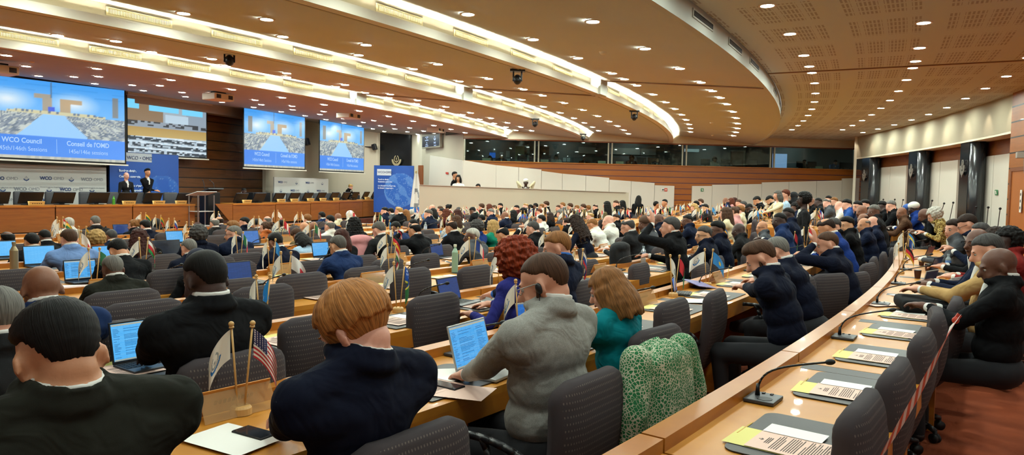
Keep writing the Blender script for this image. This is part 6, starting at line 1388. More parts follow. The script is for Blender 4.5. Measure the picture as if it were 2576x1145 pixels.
PL = """19 589 H b bald1 k navy up man|77 587 G a short k black type man|108 579 H b buzz k black read man|173 547 J w short w white up man|170 577 F w short br lblue type man|239 542 J w crop g charcoal up man|240 581 G t curly bl orange up woman|277 577 H m buzz gd navy type man|336 553 J w bun lb black left woman|363 554 I w thick k dnavy type man|392 565 J w scarf k black up woman|288 609 E t thick k black down person|346 578 F w longc rb black type woman
278 642 D b crop g olive type man|471 600 E w buzz g dnavy type man|489 630 D w scarf nv black read woman|497 569 F w curly gd dnavy up man|587 567 F w crop g navy left man|539 548 I w bald1 g charcoal up man|551 544 J t bald2 n navy up man|494 561 H w short rb dred type man|584 557 H w wave lb olive left man|614 546 I w short k dnavy left man|672 544 J w bald2 g navy up man|667 558 H w bun br orange left woman|645 558 I w cap k black up man|705 553 I d buzz k striped type man|740 580 G m wave br khaki down woman|765 560 H t stub n black up man|788 557 H m stub k dnavy up man|773 543 J w wave lb brown up woman
686 589 E m thick k dnavy read man|749 590 F w bob k sky down woman|845 593 D a short sg blue type man|858 576 E w bob rb black up woman|890 546 F w longc k black up woman|946 560 E w short sg charcoal read man|989 558 F m buzz k blue read man|830 541 H w short k navy up man|829 554 G w bald1 g white up man|850 535 J m stub k cream up man|880 530 J w scarf w cream up woman|809 532 J b crop k blue up man|1041 560 E t bald1 k black chin man|967 521 J w short k navy left man|983 523 J w short k grey up man|1003 519 I w bald1 bl black up man|1020 527 I w long lb brown up woman|1035 526 I w crop w black right man|1039 551 G w short k black up man
1077 527 H w short sg navy left man|1089 524 I w bob k cream up woman|1087 514 J w stub g grey up man|1107 518 J w short br grey up man|1112 524 I t short k brown left man|1127 514 J w bun k black up woman|1122 526 H w longc au dred up woman|1154 521 J w short gd charcoal up man|1150 526 H w bob rb white up woman|1148 541 G w bob br cream up woman|1131 555 E t bald1 n black type man|1185 522 I b short k black read man|1211 513 J w wave br black up woman|1230 513 J w bob au black up woman|1243 516 J w short br grey up man|1258 511 J w short k black left man|1234 525 H w short g navy left man|1211 539 G b buzz k black up man|1197 555 E w curly gd royal up woman|1187 573 D b crop w grey left man|1239 553 E w long bl green up woman|1257 573 D t bald1 k black read man
1299 516 I w short k dred left man|1322 511 J p bald1 bl grey left man|1334 514 J d buzz k blue up man|1347 511 J b short k navy up man|1362 513 J w short lb white up man|1374 507 J w wave br black up woman|1315 524 H b curly k bblue up woman|1270 531 G m stub k navy up man|1291 528 H w bob k black up woman|1362 541 F w thick k white up man|1357 525 H w short au white up man|1338 556 D w crop gd black chin man|1404 516 I w short br black left man|1415 509 J w short lb grey up man|1434 512 J w wave br brown up man|1451 516 J w short lb grey up man|1467 514 I w wave br khaki up woman|1480 517 I w wave lb khaki right woman|1408 529 G w curly g brown left woman|1441 530 G w wave n dred left woman|1462 534 G w long k black up woman|1485 534 F w bald1 bl khaki up man|1383 534 G w bob n black up woman|1425 552 F w bun n black up woman|1323 553 F w wave gd black up woman
1483 551 D t buzz lb white read man|1497 514 H w bald1 n black left man|1530 540 D p stub w white left man|1549 538 E t short n black left man|1549 504 23 w short br black left man|1565 504 24 w long k black up woman|1565 520 F m bald1 k navy left man|1582 522 F w bald1 br dnavy left man|1595 517 G w long au pink left woman|1602 510 G p bald1 bl grey up man|1574 551 C w bald1 gd charcoal type man|1624 543 C b cap st grey left man|1656 537 12.5 b stub k dnavy left man|1671 521 E t buzz br lgrey left man|1688 545 8.3 w short gd black hand man|1729 539 C b buzz k navy left man
1746 512 17.6 w bob bl grey left woman|1773 513 17 a short k charcoal left man|1751 505 20 w short k navy up man|1762 500 21 w short br navy up man|1770 568 B a short gd dnavy left man|1804 556 B b thick k dnavy left man|1858 560 B d stub k charcoal left man|1826 521 13.5 w long br cream up woman|1845 520 14.2 w bun br pink left woman|1862 518 15.5 w wave lb cream up woman|1859 516 17.2 b buzz k blue left man|1877 515 17.8 d buzz k black down man|1825 496 22 m stub k navy left man|1839 498 22.3 w bob au pink up woman|1847 497 23 w bob rb red up woman|1858 502 20.6 w short br pink left man|1870 506 18.8 w short gd olive up man|1899 495 20 t short k black read man|1929 495 19.5 a short k black down man
1961 534 10.4 d buzz k blue left man|1982 521 11.4 d buzz k navy left man|1917 555 B t stub n grey left man|1985 505 17 t short k black left man|2000 511 15.6 b curly k navy left man|2042 497 18.5 m stub k black left man|2058 497 18 d buzz k charcoal left man|2084 492 20.5 w short k black left man|2080 499 17.6 p bald1 g grey left man|2098 496 18.6 w short lb grey left man|2110 505 16.4 p stub g white left man|2117 503 16.8 w short br navy left man|2130 501 15.2 w thick k bblue left man|2157 505 14.9 w short k navy left man|2168 515 13.2 m stub k grey left man|2176 502 15.6 w thick k black left man|2198 512 12.2 b crop g charcoal left man|2219 506 15 d thick k black left man|2241 504 14.6 w short g black left man|2268 520 13.7 m stub k brown left man|2284 514 14.1 d cap bb black left man|2298 509 13.9 d cap c royal left man|2317 523 12.9 b stub k black read man|2341 519 12.6 w curly w leopard read woman
2067 551 8.9 t bald1 n royal read man|2096 548 9.7 w short gd black left man|2130 545 10.2 a thick k black left man|2173 547 11.2 t bald2 g navy left man|2195 543 12 p stub g navy left man|2171 536 13 m bald2 n black left man|2420 540 8.6 w short n navy read man|2398 551 8.9 w short n grey left woman|2466 560 8.0 w short gd black left man|2459 574 6.3 b bald2 k navy left man|2534 576 6.6 d curly k red left woman|2500 577 7.2 w curly n red left woman|2074 583 6.9 w crop br dnavy ear man|1938 600 6.0 w short g dnavy read man"""
NEARX = {}
lc = {}
n_done = 0
for q, ln in enumerate(PL.replace('\n', '|').split('|')):
    x, y, row, sk, hs_, hc, top, pose, who = ln.split(); x, y = float(x), float(y); fem = who == 'woman'
    Yd = float(row) if row[0] in '0123456789' else None
    # first guess of the distance sets the level of detail
    rr = ROWR[row] + .8 if Yd is None else None; c0p = RP(x, y, rr) if rr else dep(x, y, Yd)
    if rr and (c0p.y > 26 or abs(proj(c0p)[0] - x) > 3): Yd = min(24., max(8., c0p.y)); c0p = dep(x, y, Yd)
    dist = c0p.y; lod = 0 if dist < 8.5 else 1 if dist < 14 else 2
    ph0 = topol(c0p)[1]; fl = zf(ph0, topol(c0p)[0]); tgt = c0p.z - fl
    if pose in ('hand', 'ear'):
        hands = [(.16, .44, .82), (-.10, .30, 1.20)] if pose == 'hand' else [(.1, .44, .80), (-.10, .34, 1.13)]
        me, HM = seated(lean=.2 if pose == 'hand' else .42, pitch=.05 if pose == 'hand' else .3, yaw=.1 if pose == 'hand' else .35, hands=hands, vox=.011, fem=fem, split=True)
    else: me, HM = pool(pose, fem, lod)
    hcr = (HM @ Vector((0, -.01, .125))).z
    sc = max(.90, min(1.10, tgt / hcr)) if Yd is None or Yd < 16 else max(.9, min(1.1, tgt / hcr))
    p, f, c = solve_seat(x, y, row if Yd is None else None, HM, sc, Yd, tw=0 if Yd is None or row in '' else 0)
    p.z = max(fl - .12, min(fl + .12, p.z)) if abs(p.z - fl) < .35 else p.z
    lab_h = {'bald1': 'balding %s hair', 'bald2': 'nearly bald %s head', 'stub': 'shaved bald head', 'buzz': 'close-cropped %s hair', 'crop': 'short %s hair', 'short': 'short %s hair', 'thick': 'thick %s hair', 'curly': 'curly %s hair', 'longc': 'long wavy %s hair', 'long': 'long straight %s hair', 'bob': 'chin-length %s hair', 'bun': '%s hair in a bun', 'wave': 'wavy %s hair', 'scarf': 'headscarf', 'cap': 'soft cap'}[hs_]
    lab_h = lab_h % HN.get(hc, '') if '%' in lab_h else lab_h
    if hs_ in ('scarf', 'cap'): lab_h = {'k': 'black ', 'nv': 'navy ', 'w': 'white ', 'c': 'white ', 'bb': 'blue ', 'st': 'brown striped '}[hc] + lab_h
    tl = {'lblue': 'light blue jacket', 'dnavy': 'dark navy suit', 'navy': 'navy suit', 'black': 'black jacket', 'sky': 'pale blue blouse', 'bblue': 'bright blue suit', 'royal': 'vivid blue clothes', 'lgrey': 'pale grey shirt', 'dred': 'dark red clothes', 'striped': 'striped shirt', 'leopard': 'leopard print top'}.get(top, top + ' clothes')
    lb0 = '%s with %s in %s' % ('person' if who == 'person' else 'person', lab_h, tl); lc.setdefault(lb0, []).append((x, dist))
    z = lambda: None
    zone = ('near the left podium' if x < 560 else 'before the right podium' if x < 1000 else 'before the low white barrier' if x < 1575 else 'below the white back boards' if x < 2100 else 'along the curved right wall') if dist > 9 else ('among the left desks' if x < 900 else 'among the middle desks' if x < 1500 else 'by the right-hand desks')
    lab = lb0 + ' ' + zone
    if lc.setdefault(lab, []): lab = lb0 + ' ' + ('further ' if lc[lab][-1][1] < dist else 'nearer, ') + ('right ' if x > lc[lab][-1][0] else 'left ') + zone
    if lc.setdefault(lab, []): lab = lab.replace('person with', 'another person with')
    if lc.setdefault(lab, []): lab = lab.replace('another', 'yet another')
    if len(lab.split()) > 16: lab = lab.replace('before the low white barrier', 'before the barrier').replace('below the white back boards', 'by the back boards').replace('further right', 'further over')
    lc.setdefault(lab, []).append((x, dist)); lc[lb0 + ' ' + zone] = lc.get(lb0 + ' ' + zone, []) + [(x, dist)]
    grp = None if dist < 9 else 'seated delegates'
    person(me, HM, p, f, lab, sk, hs_ if hs_ != 'stub' else 'stub', hc, top, grp, eyes=dist < 15 and pose in ('left', 'right', 'read', 'hand', 'ear', 'chin'), glasses=(q % 4 == 1 and dist < 15) or (x, y) in ((1574, 551), (1770, 568), (1804, 556), (1917, 555), (2420, 540)), scale=sc,
           shirt='same' if (fem or top in ('white', 'cream', 'striped')) else 'white')
    cp = Vector((p.x, p.y, fl)) - Vector((-math.sin(f), math.cos(f), 0)) * .17
    if dist < 22 and all((cp - z_).length > .5 for z_ in CHPOS): chair(cp, f, 'occupied chair: ' + lab.replace('person with ', '').replace(' in ', ', ', 1), dist < 5, 'occupied conference chairs')
    n_done += 1
# ---------------------------------------------------------------- standing and booth people
def stand(x, y, Yd, sk, hs_, hc, top, lab, f, fem=False, Hh=1.7, lean=.03, pitch=.05, yaw=0, hands=None, base=0, vox=.02, eyes=False, glasses=False, bare=False, trou=None):
    me, HM = standing(lean=lean, pitch=pitch, yaw=yaw, hands=hands, fem=fem, vox=vox, H_=Hh, bare=bare); c = dep(x, y, Yd); cr = HM @ Vector((0, -.01, .125)); p = c - Vector((math.cos(f) * cr.x - math.sin(f) * cr.y, math.sin(f) * cr.x + math.cos(f) * cr.y, 0)); p.z = base if base is not None else c.z - cr.z
    sc = (c.z - p.z) / cr.z if base is not None else 1.; p.z = base if base is not None else p.z
    return person(me, HM, p, f, lab, sk, hs_, hc, top, None, 'white' if not fem else 'same', eyes, glasses, scale=sc, trou=trou)
back_ = math.pi
rp = lambda x, r: RP(x, 450, r)
fx = R_(-60)     # facing the right of the picture
stand(318, 433, rp(318, 46.0).y, 'p', 'bald2', 'g', 'charcoal', 'person standing in dark suit, bald, in front of the blue globe banner', R_(-118), Hh=1.78, base=.28, yaw=0, eyes=True)
stand(371, 424, rp(371, 46.0).y, 't', 'quiff', 'k', 'black', 'person standing with crossed arms and black beard before the blue banner', R_(-112), Hh=1.82, base=.28, hands=[(-.10, .24, 1.15), (.12, .26, 1.1)], eyes=True)
pp, ff = pol(46.1, ph_of(601, 500, 46.1), .28), face(ph_of(601, 500, 46.1)) + math.pi
me, HM = pool('type', False, 1); person(me, HM, pp, ff, 'person in black seated low behind the right podium', 'd', 'buzz', 'k', 'black', eyes=True)
ph_ = ph_of(870, 500, 46.2); me, HM = pool('type', True, 1); person(me, HM, pol(46.2, ph_, .28 + .22), face(ph_) + math.pi, 'person with short blond hair in black jacket seated high at the right podium', 'p', 'wave', 'bl', 'black', eyes=True)
stand(1144, 432, 27.5, 't', 'thick', 'k', 'black', 'person in black standing behind the white barrier wall', R_(-100), base=.35, Hh=1.75)
stand(1153, 440, 27.2, 'a', 'bob', 'k', 'white', 'person in white standing close beside the man in black behind the barrier', R_(170), True, Hh=1.62, base=.35, eyes=True)
stand(1323, 450, 27.6, 'd', 'cap', 'c', 'cream', 'person in cream robe with hands raised to the face behind the barrier', R_(180), base=.1, hands=[(.12, .14, 1.45), (-.12, .14, 1.45)])
stand(1199, 463, 27.2, 't', 'short', 'k', 'black', 'person bending low behind the white barrier wall', R_(90), base=.25, lean=.3, pitch=.5)
stand(1526, 506, 17.2, 'w', 'long', 'k', 'khaki', 'person with very long straight black hair rising above the middle rows', R_(60), True, base=.0, Hh=1.62, bare=True)
stand(1608, 492, 23.5, 't', 'long', 'k', 'black', 'person with long black hair leaning forward at the end of the barrier', R_(-30), True, base=.0, lean=.35, pitch=.2)
stand(1651, 506, 22.5, 't', 'short', 'k', 'navy', 'person in dark suit leaning to a neighbour left of the wood strip', R_(-60), base=None, lean=.2)
stand(1672, 501, 22.2, 't', 'short', 'k', 'black', 'person in black suit standing next to the wood strip wall', R_(120), base=None, lean=.15)
stand(1956, 479, 16.5, 'w', 'bob', 'sg', 'cream', 'person in cream blouse standing and reaching over a desk by the back boards', R_(100), True, base=.2, hands=[(.3, .35, 1.1), (-.3, .5, 1.15)], Hh=1.66)
stand(1976, 478, 16.9, 'w', 'wave', 'au', 'sky', 'person in white patterned blouse standing behind the cream blouse', R_(80), True, base=.2, Hh=1.66)
stand(1996, 483, 17.0, 't', 'scarf', 'k', 'black', 'person in black with a long black headscarf standing by the back boards', R_(60), True, base=.2)
stand(2021, 486, 12.6, 'd', 'afro', 'k', 'charcoal', 'person with dark pinned-up hair and glasses in charcoal standing in the aisle', R_(75), True, Hh=1.68, base=.0, vox=.014, yaw=.15, eyes=True, glasses=True)
stand(1432, 541, 9.9, 'w', 'longc', 'n', 'dnavy', 'person with long dark hair in navy dress bending over the middle desks', R_(55), True, Hh=1.6, base=.0, lean=.5, pitch=.5, vox=.014, bare=True, hands=[(.35, .55, 1.0), (-.32, .45, .95)])
# booth interpreters
for i, (x, y, sk, hs_, hc, top) in enumerate(((1233, 392, 'w', 'bob', 'n', 'grey'), (1262, 387, 'w', 'short', 'k', 'black'), (1400, 389, 'w', 'bob', 'g', 'white'), (1472, 393, 'w', 'short', 'n', 'brown'), (1590, 393, 'm', 'afro', 'k', 'black'), (1654, 396, 'w', 'short', 'n', 'navy'), (1799, 396, 'w', 'curly', 'k', 'white'), (2025, 402, 'w', 'short', 'k', 'black'), (2103, 403, 'w', 'short', 'k', 'lblue'))):
    me, HM = pool('type', False, 2); c = BW(x, y, -.75); cr = HM @ Vector((0, -.01, .125)); f = math.atan2(bn.y, bn.x) - math.pi / 2; p = c - Vector((math.cos(f) * cr.x - math.sin(f) * cr.y, math.sin(f) * cr.x + math.cos(f) * cr.y, 0)); p.z = c.z - cr.z
    person(me, HM, p, f, 'interpreter in %s behind the booth glass, %s from the left' % ({'lblue': 'pale blue'}.get(top, top), ordn[i]), sk, hs_, hc, top)
# ================================================================ NEAR PEOPLE
def near(x, y, row, lab, sk, hs_, hc, top, Yd=None, sc=1., tw=0, doff=.95, pose=None, **kw):
    a = dict(vox=.0095, smooth=4, split=True); a.update(pose or {}); me, HM = seated(**a); p, f, c = solve_seat(x, y, row, HM, sc, Yd, doff, tw); pz = p.z; p.z = 0
    t = person(me, HM, p, f, lab, sk, hs_, hc, top, scale=sc, **kw); return t, HM, f
def fit(x, y, row=None, Yd=None, doff=.95, lean=.3, pitch=.3, nk=.038, **kw):
    """lean and scale so that the crown lands at the photographed height with the seat on the floor"""
    best = None
    for l in [i * .04 for i in range(0, 22)]:
        P, W, C, N_, nd = spine(l); h = N_.z + nk * .9 + .055 + .125 - .02 * pitch; fwd = N_.y + .06
        r = ROWR[row] + doff - fwd if Yd is None else None; c = RP(x, y, r) if r else dep(x, y, Yd); e = abs(c.z - h)
        if best is None or e < best[0]: best = (e, l, c.z / h)
    return best[1], max(.94, min(1.085, best[2]))
def N(x, y, row, lab, sk, hs_, hc, top, Yd=None, doff=.95, tw=0, eyes=True, glasses=False, beard=False, shirt='white', gm=None, hm=None, lean=None, sc=None, **pose):
    l, s = fit(x, y, row, Yd, doff, pitch=pose.get('pitch', .3), nk=pose.get('neckl', .038)); l = lean if lean is not None else l; s = sc or s
    pose['lean'] = l; hp = pose.pop('hpx', None)
    if hp:
        _, HM0 = seated(dry=True, **pose); p, f, c = solve_seat(x, y, row, HM0, s, Yd, doff, tw); p.z = 0; M = (Matrix.Translation(p) @ Matrix.Rotation(f, 4, 'Z') @ Matrix.Scale(s, 4)).inverted()
        pose['hands'] = [M @ (at(*h) if h[2] < 5 else at(h[0], h[1], h[2] - 10)) if h else None for h in hp]
    return near(x, y, row, lab, sk, hs_, hc, top, Yd, s, tw, doff, pose, eyes=eyes, glasses=glasses, beard=beard, shirt=shirt, gm=gm, hm=hm)
N(118, 765, 'A', 'person with thick black hair in dark charcoal suit, largest, lower left corner', 't', 'thick', 'k', 'olive', Yd=1.68, neckl=.015, pitch=.55, bulk=1.15, sw=1.22, vox=.009, yaw=.05, shirtup=False)
N(-12, 722, 'B', 'person with grey hair in dark suit cut off by the left edge', 'w', 'crop', 'g', 'charcoal', Yd=2.55, pitch=.3, vox=.012)
N(96, 667, 'C', 'person with shiny bald brown head in a blue jacket at the left desks', 'm', 'stub', 'k', 'blue', pitch=.35, bulk=1.2, sw=1.1, vox=.011, Yd=3.35)
N(503, 668, 'B', 'person with close-cropped hair in black suit at the blue-screened laptop', 'd', 'crop', 'k', 'black', pitch=.35, bulk=1.1, sw=1.14, hpx=[(425, 865, .82), (372, 905, .82)], Yd=3.02, tw=.1, sc=1.06)
t, HM_f, f_f = N(845, 724, 'A', 'person with shaggy reddish fair hair in dark navy suit holding a phone', 'p', 'shag', 'fb', 'dnavy', Yd=2.08, neckl=.02, pitch=.6, yaw=.28, hpx=[(800, 1060, .80), (712, 1062, .84)], shirtup=False, bulk=1.0, sw=1.04, vox=.0085)
t, HM_g, f_g = N(1345, 640, 'A', 'person with buzzed brown hair and glasses in a light grey jacket typing on a laptop', 'w', 'buzz', 'br', 'lgrey', Yd=2.95, pitch=.42, yaw=.30, hpx=[(1222, 908, .80), (1172, 945, .80)], bulk=1.18, sw=1.16, vox=.0085, glasses=True, gm=mat('clear glasses frame', '9a958c', .3), beard=True)
bm = bmesh.new(); sph(bm, (-.090, -.004, -.008), (.010, .014, .022), 14); tube(bm, bez(Vector((-.090, .0, -.025)), Vector((-.09, .03, -.10)), Vector((-.06, .10, -.18)), Vector((-.04, .18, -.28)), 12), .0020, 6)
o = bm_obj('earpiece', bm, M_BLACKP, t, True); o.matrix_local = HM_g
t2, HMw, fw_ = N(1510, 661, 'A', 'person with chin-length light brown hair in a teal sleeveless top', 'w', 'bob', 'lb', 'teal', Yd=3.75, pitch=.45, yaw=.2, fem=True, hands=[(.1, .5, .80), (-.12, .5, .80)], shirt='same', collar=False, bare=True, sc=.97)
N(1285, 618, 'B', 'person with a big mass of bright red curly hair in a purple-blue jacket', 'w', 'curlybig', 'rd', 'purple', Yd=4.85, pitch=.3, fem=True, hpx=[(1235, 765, .80), (1188, 792, .80)], shirt='same', collar=False, bulk=1.1)
N(1393, 585, 'B', 'person with receding brown hair in navy suit turning towards the neighbour', 'w', 'short', 'lb', 'navy', Yd=5.3, pitch=.3, yaw=.5, shirt='blue')
N(1892, 597, 'A', 'person with dark brown quiff and beard in a dark suit writing with a pencil', 'w', 'quiff', 'br', 'dnavy', Yd=5.0, pitch=.62, yaw=.15, beard=True, hpx=[(1838, 700, .85), (1822, 722, .84)], lean=.36, sc=1.06)
N(2498, 625, 'R', 'person with shaved head in black suit seated behind the black bag', 'b', 'stub', 'k', 'black', Yd=4.55, pitch=.35, yaw=.2, hands=[(.17, .36, .86), (.01, .40, .88)], bulk=1.1)
N(2470, 592, 'R', 'person with greying hair in a beige jacket with hands over papers', 'w', 'short', 'gd', 'beige', Yd=5.35, pitch=.4, yaw=.1, hands=[(.18, .40, .85), (.02, .43, .86)])
# ================================================================ NEAR THINGS
def lcdmat(kind):
    key = 'laptop picture ' + kind
    if key in MATS: return MATS[key]
    m = bpy.data.materials.new(key); N_, L = nodes(m); b = N_['Principled BSDF']; b.inputs['Base Color'].default_value = lin('101418'); b.inputs['Roughness'].default_value = .3
    tc = N_.new('ShaderNodeTexCoord'); br = N_.new('ShaderNodeTexBrick'); mp = N_.new('ShaderNodeMapping'); mp.inputs['Scale'].default_value = (6, 20, 1); L.new(tc.outputs['UV'], mp.inputs[0]); L.new(mp.outputs[0], br.inputs['Vector'])
    c = {'blue': ('4fb0ee', '7cc4f4', '3a94dc'), 'navy': ('16356e', '1e4488', '122a5a'), 'dark': ('0c1018', '1a2a48', '0a0c10'), 'bright': ('5cbcf8', '74c8fa', '4cacee'), 'mid': ('2060b0', '3a80d0', '184c94')}[kind]
    br.inputs['Color1'].default_value = lin(c[0]); br.inputs['Color2'].default_value = lin(c[1]); br.inputs['Mortar'].default_value = lin(c[2]); br.inputs['Scale'].default_value = 1; br.inputs['Mortar Size'].default_value = .03; br.inputs['Brick Width'].default_value = 1.3
    L.new(br.outputs[0], b.inputs['Emission Color']); b.inputs['Emission Strength'].default_value = .95 if kind != 'dark' else .5; MATS[key] = m; return m
LT = {}
def laptop(x, y, lab, kind='blue', tw=0, body='d', w=.32, open_=1.25, z=.755, lines=False):
    """x, y = pixel of the middle of the hinge"""
    p = snapdesk(at(x, y, z)); r, ph = topol(p); p.z = z + zf(ph, r); f = face(ph) + tw; mb = M_GREYP if body == 'd' else mat('silver laptop', 'a8a8a4', .35, metal=.4)
    t = thing('laptop', lab, 'laptop', p, f); d_ = w * .68
    bm = bmesh.new(); box(bm, (0, -d_ / 2, .008), (w, d_, .015), bev=.004); bs = bm_obj('base', bm, mb, t)
    bm = bmesh.new(); 
    for i in range(5):
        for j in range(13): box(bm, (-w * .44 + j * w * .0735, -.03 - i * .022, .0165), (w * .06, .017, .002))
    bm_obj('keyboard', bm, M_BLACK, bs)
    M = Matrix.Translation((0, 0, .014)) @ Matrix.Rotation(math.pi / 2 - open_, 4, 'X') @ Matrix.Identity(4); M = Matrix.Translation((0, 0, .014)) @ Matrix.Rotation(-(math.pi / 2 - open_), 4, 'X')
    bm = bmesh.new(); box(bm, (0, 0, d_ / 2), (w, .008, d_), bev=.003); sc_ = bm_obj('screen_panel', bm, mb if body != 'd' else M_BLACKP, t); sc_.matrix_local = M
    q = mesh_obj('display', [(-w / 2 + .008, -.0045, .014), (w / 2 - .008, -.0045, .014), (w / 2 - .008, -.0045, d_ - .010), (-w / 2 + .008, -.0045, d_ - .010)], [(0, 1, 2, 3)], lcdmat(kind), sc_)
    uv = q.data.uv_layers.new(name='UVMap'); [setattr(uv.data[i], 'uv', u) for i, u in enumerate(((0, 0), (1, 0), (1, 1), (0, 1)))]
    if lines:
        bm = bmesh.new(); rd = random.Random(5)
        for i in range(24):
            zz = .03 + (d_ - .06) * i / 24
            for (a, b_) in ((-.45, -.34), (-.28, .12), (.20, .44)):
                if rd.random() < .7: e = a + (b_ - a) * (.4 + .6 * rd.random()); box(bm, ((a + e) / 2 * w, -.0052, zz), ((e - a) * w, .0005, .002))
        bm_obj('window_text', bm, emat('screen text', '2a78c0', .6), sc_); bm = bmesh.new(); box(bm, (0, -.0052, d_ - .016), (w - .02, .0005, .008)); box(bm, (0, -.0052, .018), (w - .02, .0005, .007)); bm_obj('title_bar', bm, emat('screen bar', '1a4f9c', .6), sc_)
    return t
laptop(1195, 928, 'silver laptop with bright blue mail screen in front of the light grey jacket', 'blue', .12, 's', .33, 1.3, lines=True)
laptop(362, 912, 'open dark laptop with a bright blue document, lower left', 'bright', .05, 'd', .30, 1.35, lines=True)
laptop(1135, 762, 'black laptop with a dark navy screen on the second row', 'navy', .1, 'd', .28, 1.3)
laptop(1350, 838, 'silver laptop with a dim grey screen between the grey jacket and the teal top', 'mid', -.35, 's', .27, 1.3)
laptop(1690, 738, 'black rugged tablet laptop with a blue page, beside the bearded man', 'mid', .25, 'd', .20, 1.35)
laptop(204, 708, 'laptop with bright blue screen left of the grey-haired man', 'blue', .0, 'd', .27, 1.4, lines=True)
laptop(603, 714, 'laptop with its dark blue lid raised behind the star flag', 'navy', .05, 'd', .28, 1.35)
for x, y, lab, k, w in ((97, 668, 'laptop with pale blue screen left of the pale blue jacket', 'bright', .3), (243, 655, 'laptop glowing blue right of the pale blue jacket', 'blue', .25), (8, 650, 'laptop with pale blue screen at the left edge', 'bright', .28), (443, 614, 'laptop with bright blue banner screen before the left podium', 'blue', .27), (422, 657, 'laptop with black screen of code in front of the grey-haired man', 'dark', .34), (632, 616, 'laptop with plain blue screen beside the orange jacket', 'mid', .3), (516, 575, 'small laptop with light blue screen near the podium gap', 'bright', .24),
                        (809, 648, 'laptop with blue screen beside the pale blue blouse', 'blue', .27), (771, 680, 'tablet with blue screen at the right of the navy suit', 'blue', .14), (745, 667, 'blue-lit tablet seen edge-on at the navy suit man', 'bright', .12), (905, 640, 'laptop with blue icons on its screen', 'mid', .28), (1101, 648, 'laptop with dark blue screen under the pointing hand', 'navy', .25), (1549, 615, 'tablet with light blue screen next to the black draped coat', 'blue', .17), (1510, 660, 'dark laptop lid standing behind the water bottle', 'dark', .22), (1059, 608, 'small laptop with black lid in the middle rows', 'dark', .22),
                        (1117, 600, 'small laptop with blue screen before the balding man', 'blue', .2), (1094, 558, 'small laptop with navy screen in the far rows', 'navy', .25), (1057, 552, 'small blue laptop in the far rows', 'mid', .2), (306, 592, 'dark blue laptop screen before the left podium', 'navy', .26), (138, 592, 'small blue laptop beside the white shirt', 'blue', .16), (1881, 590, 'blue-lit screen left of the wooden desk end', 'mid', .2)):
    laptop(x, y, lab, k, 0, 'd', w, 1.35)
for x, y, lab in ((2330, 735, 'closed grey laptop on the right-hand desk'), (2345, 690, 'open laptop keyboard on the right-hand desk near the blue sleeve'), (2330, 655, 'dark laptop on the right-hand desk before the bearded man')): laptop(x, y, lab, 'dark', -.3, 's' if 'grey' in lab else 'd', .3, 1.9 if 'closed' not in lab else 1.8)
def phone(x, y, lab, rz, z=.757, tilt=0, lit=False):
    p = at(x, y, z); t = thing('smartphone', lab, 'phone', p, rz); t.rotation_euler = (tilt, 0, rz); bm = bmesh.new(); box(bm, (0, 0, .005), (.075, .155, .009), bev=.003); bm_obj('case', bm, M_BLACKP, t)
    bm = bmesh.new(); box(bm, (0, 0, .0102), (.069, .148, .0006)); bm_obj('display', bm, lcdmat('navy') if lit else mat('phone glass', '24262c', .08), t)
phone(640, 1093, 'black smartphone lying on white paper below the stars-and-stripes flag', R_(60)); phone(1124, 973, 'dark smartphone lying beside the silver laptop', R_(55)); phone(727, 1030, 'smartphone with lit screen held by the fair-haired man', R_(35), .885, .75, True)
# loose papers
for x, y, w, h, m, rz, lab in ((585, 1105, .30, .21, M_PAPER, -.5, 'large blank white sheet under the phone, bottom left'), (1150, 985, .30, .21, M_PINK, -.3, 'pale pink agenda under the phone by the grey jacket'), (1120, 942, .25, .2, M_PAPER, .2, 'white sheet left of the silver laptop'), (1743, 757, .27, .22, M_PAPER, .1, 'large white sheet in front of the bearded man'),
                              (170, 722, .3, .21, M_PAPER, .4, 'open white notebook beside the blue laptop, left desks'), (1482, 672, .3, .2, M_PAPER, .2, 'printed white page held up over the fourth row'), (2070, 622, .25, .2, M_PAPER, .3, 'white papers before the ear-holding man'), (2290, 745, .28, .2, M_PAPER, .2, 'white sheets on the right-hand desk beyond the bag'), (2215, 765, .3, .21, M_PINK, .3, 'pale pink paper under the black bag')):
    p = at(x, y, .7585); paper('paper_sheet', w, h, m, p, rz, lab)
p = at(2062, 634, .76); t = thing('green_folder', 'bright green folder on the desk before the ear-holding man', 'folder', p, .9); bm = bmesh.new(); box(bm, (0, 0, .006), (.34, .24, .012), bev=.003); bm_obj('cover', bm, mat('green folder', '4a9c2c', .5), t)
p = at(1760, 722, .76); t = thing('purple_folder', 'lilac plastic folder half under the hands of the bearded man', 'folder', p, .6); bm = bmesh.new(); box(bm, (0, 0, .03), (.26, .22, .006), rx=.2, ry=.15); bm_obj('cover', bm, mat('lilac plastic', '7a76a8', .3), t)
# bottles, cups
def bottle(x, y, lab, h, r, m, capm, z=.755, lbl=None):
    p = snapdesk(at(x, y, z)); rr, ph = topol(p); p.z = z + zf(ph, rr); t = thing('bottle', lab, 'bottle', p); bm = bmesh.new(); cyl(bm, (0, 0, 0), (0, 0, h * .72), r, r, 20); cyl(bm, (0, 0, h * .72), (0, 0, h * .86), r, r * .42, 20); cyl(bm, (0, 0, h * .86), (0, 0, h * .93), r * .42, n=16); bm_obj('body', bm, m, t, False)
    bm = bmesh.new(); cyl(bm, (0, 0, h * .92), (0, 0, h), r * .5, n=16); bm_obj('cap', bm, capm, t)
    if lbl: bm = bmesh.new(); cyl(bm, (0, 0, h * .42), (0, 0, h * .66), r * 1.015, n=20, caps=False); bm_obj('label', bm, lbl, t)
M_PET = mat('clear water bottle', 'b8c4c8', .08, spec=.8); M_PET.node_tree.nodes['Principled BSDF'].inputs['Alpha'].default_value = .55; M_LBL = mat('bottle label', 'a8bcd8', .5)
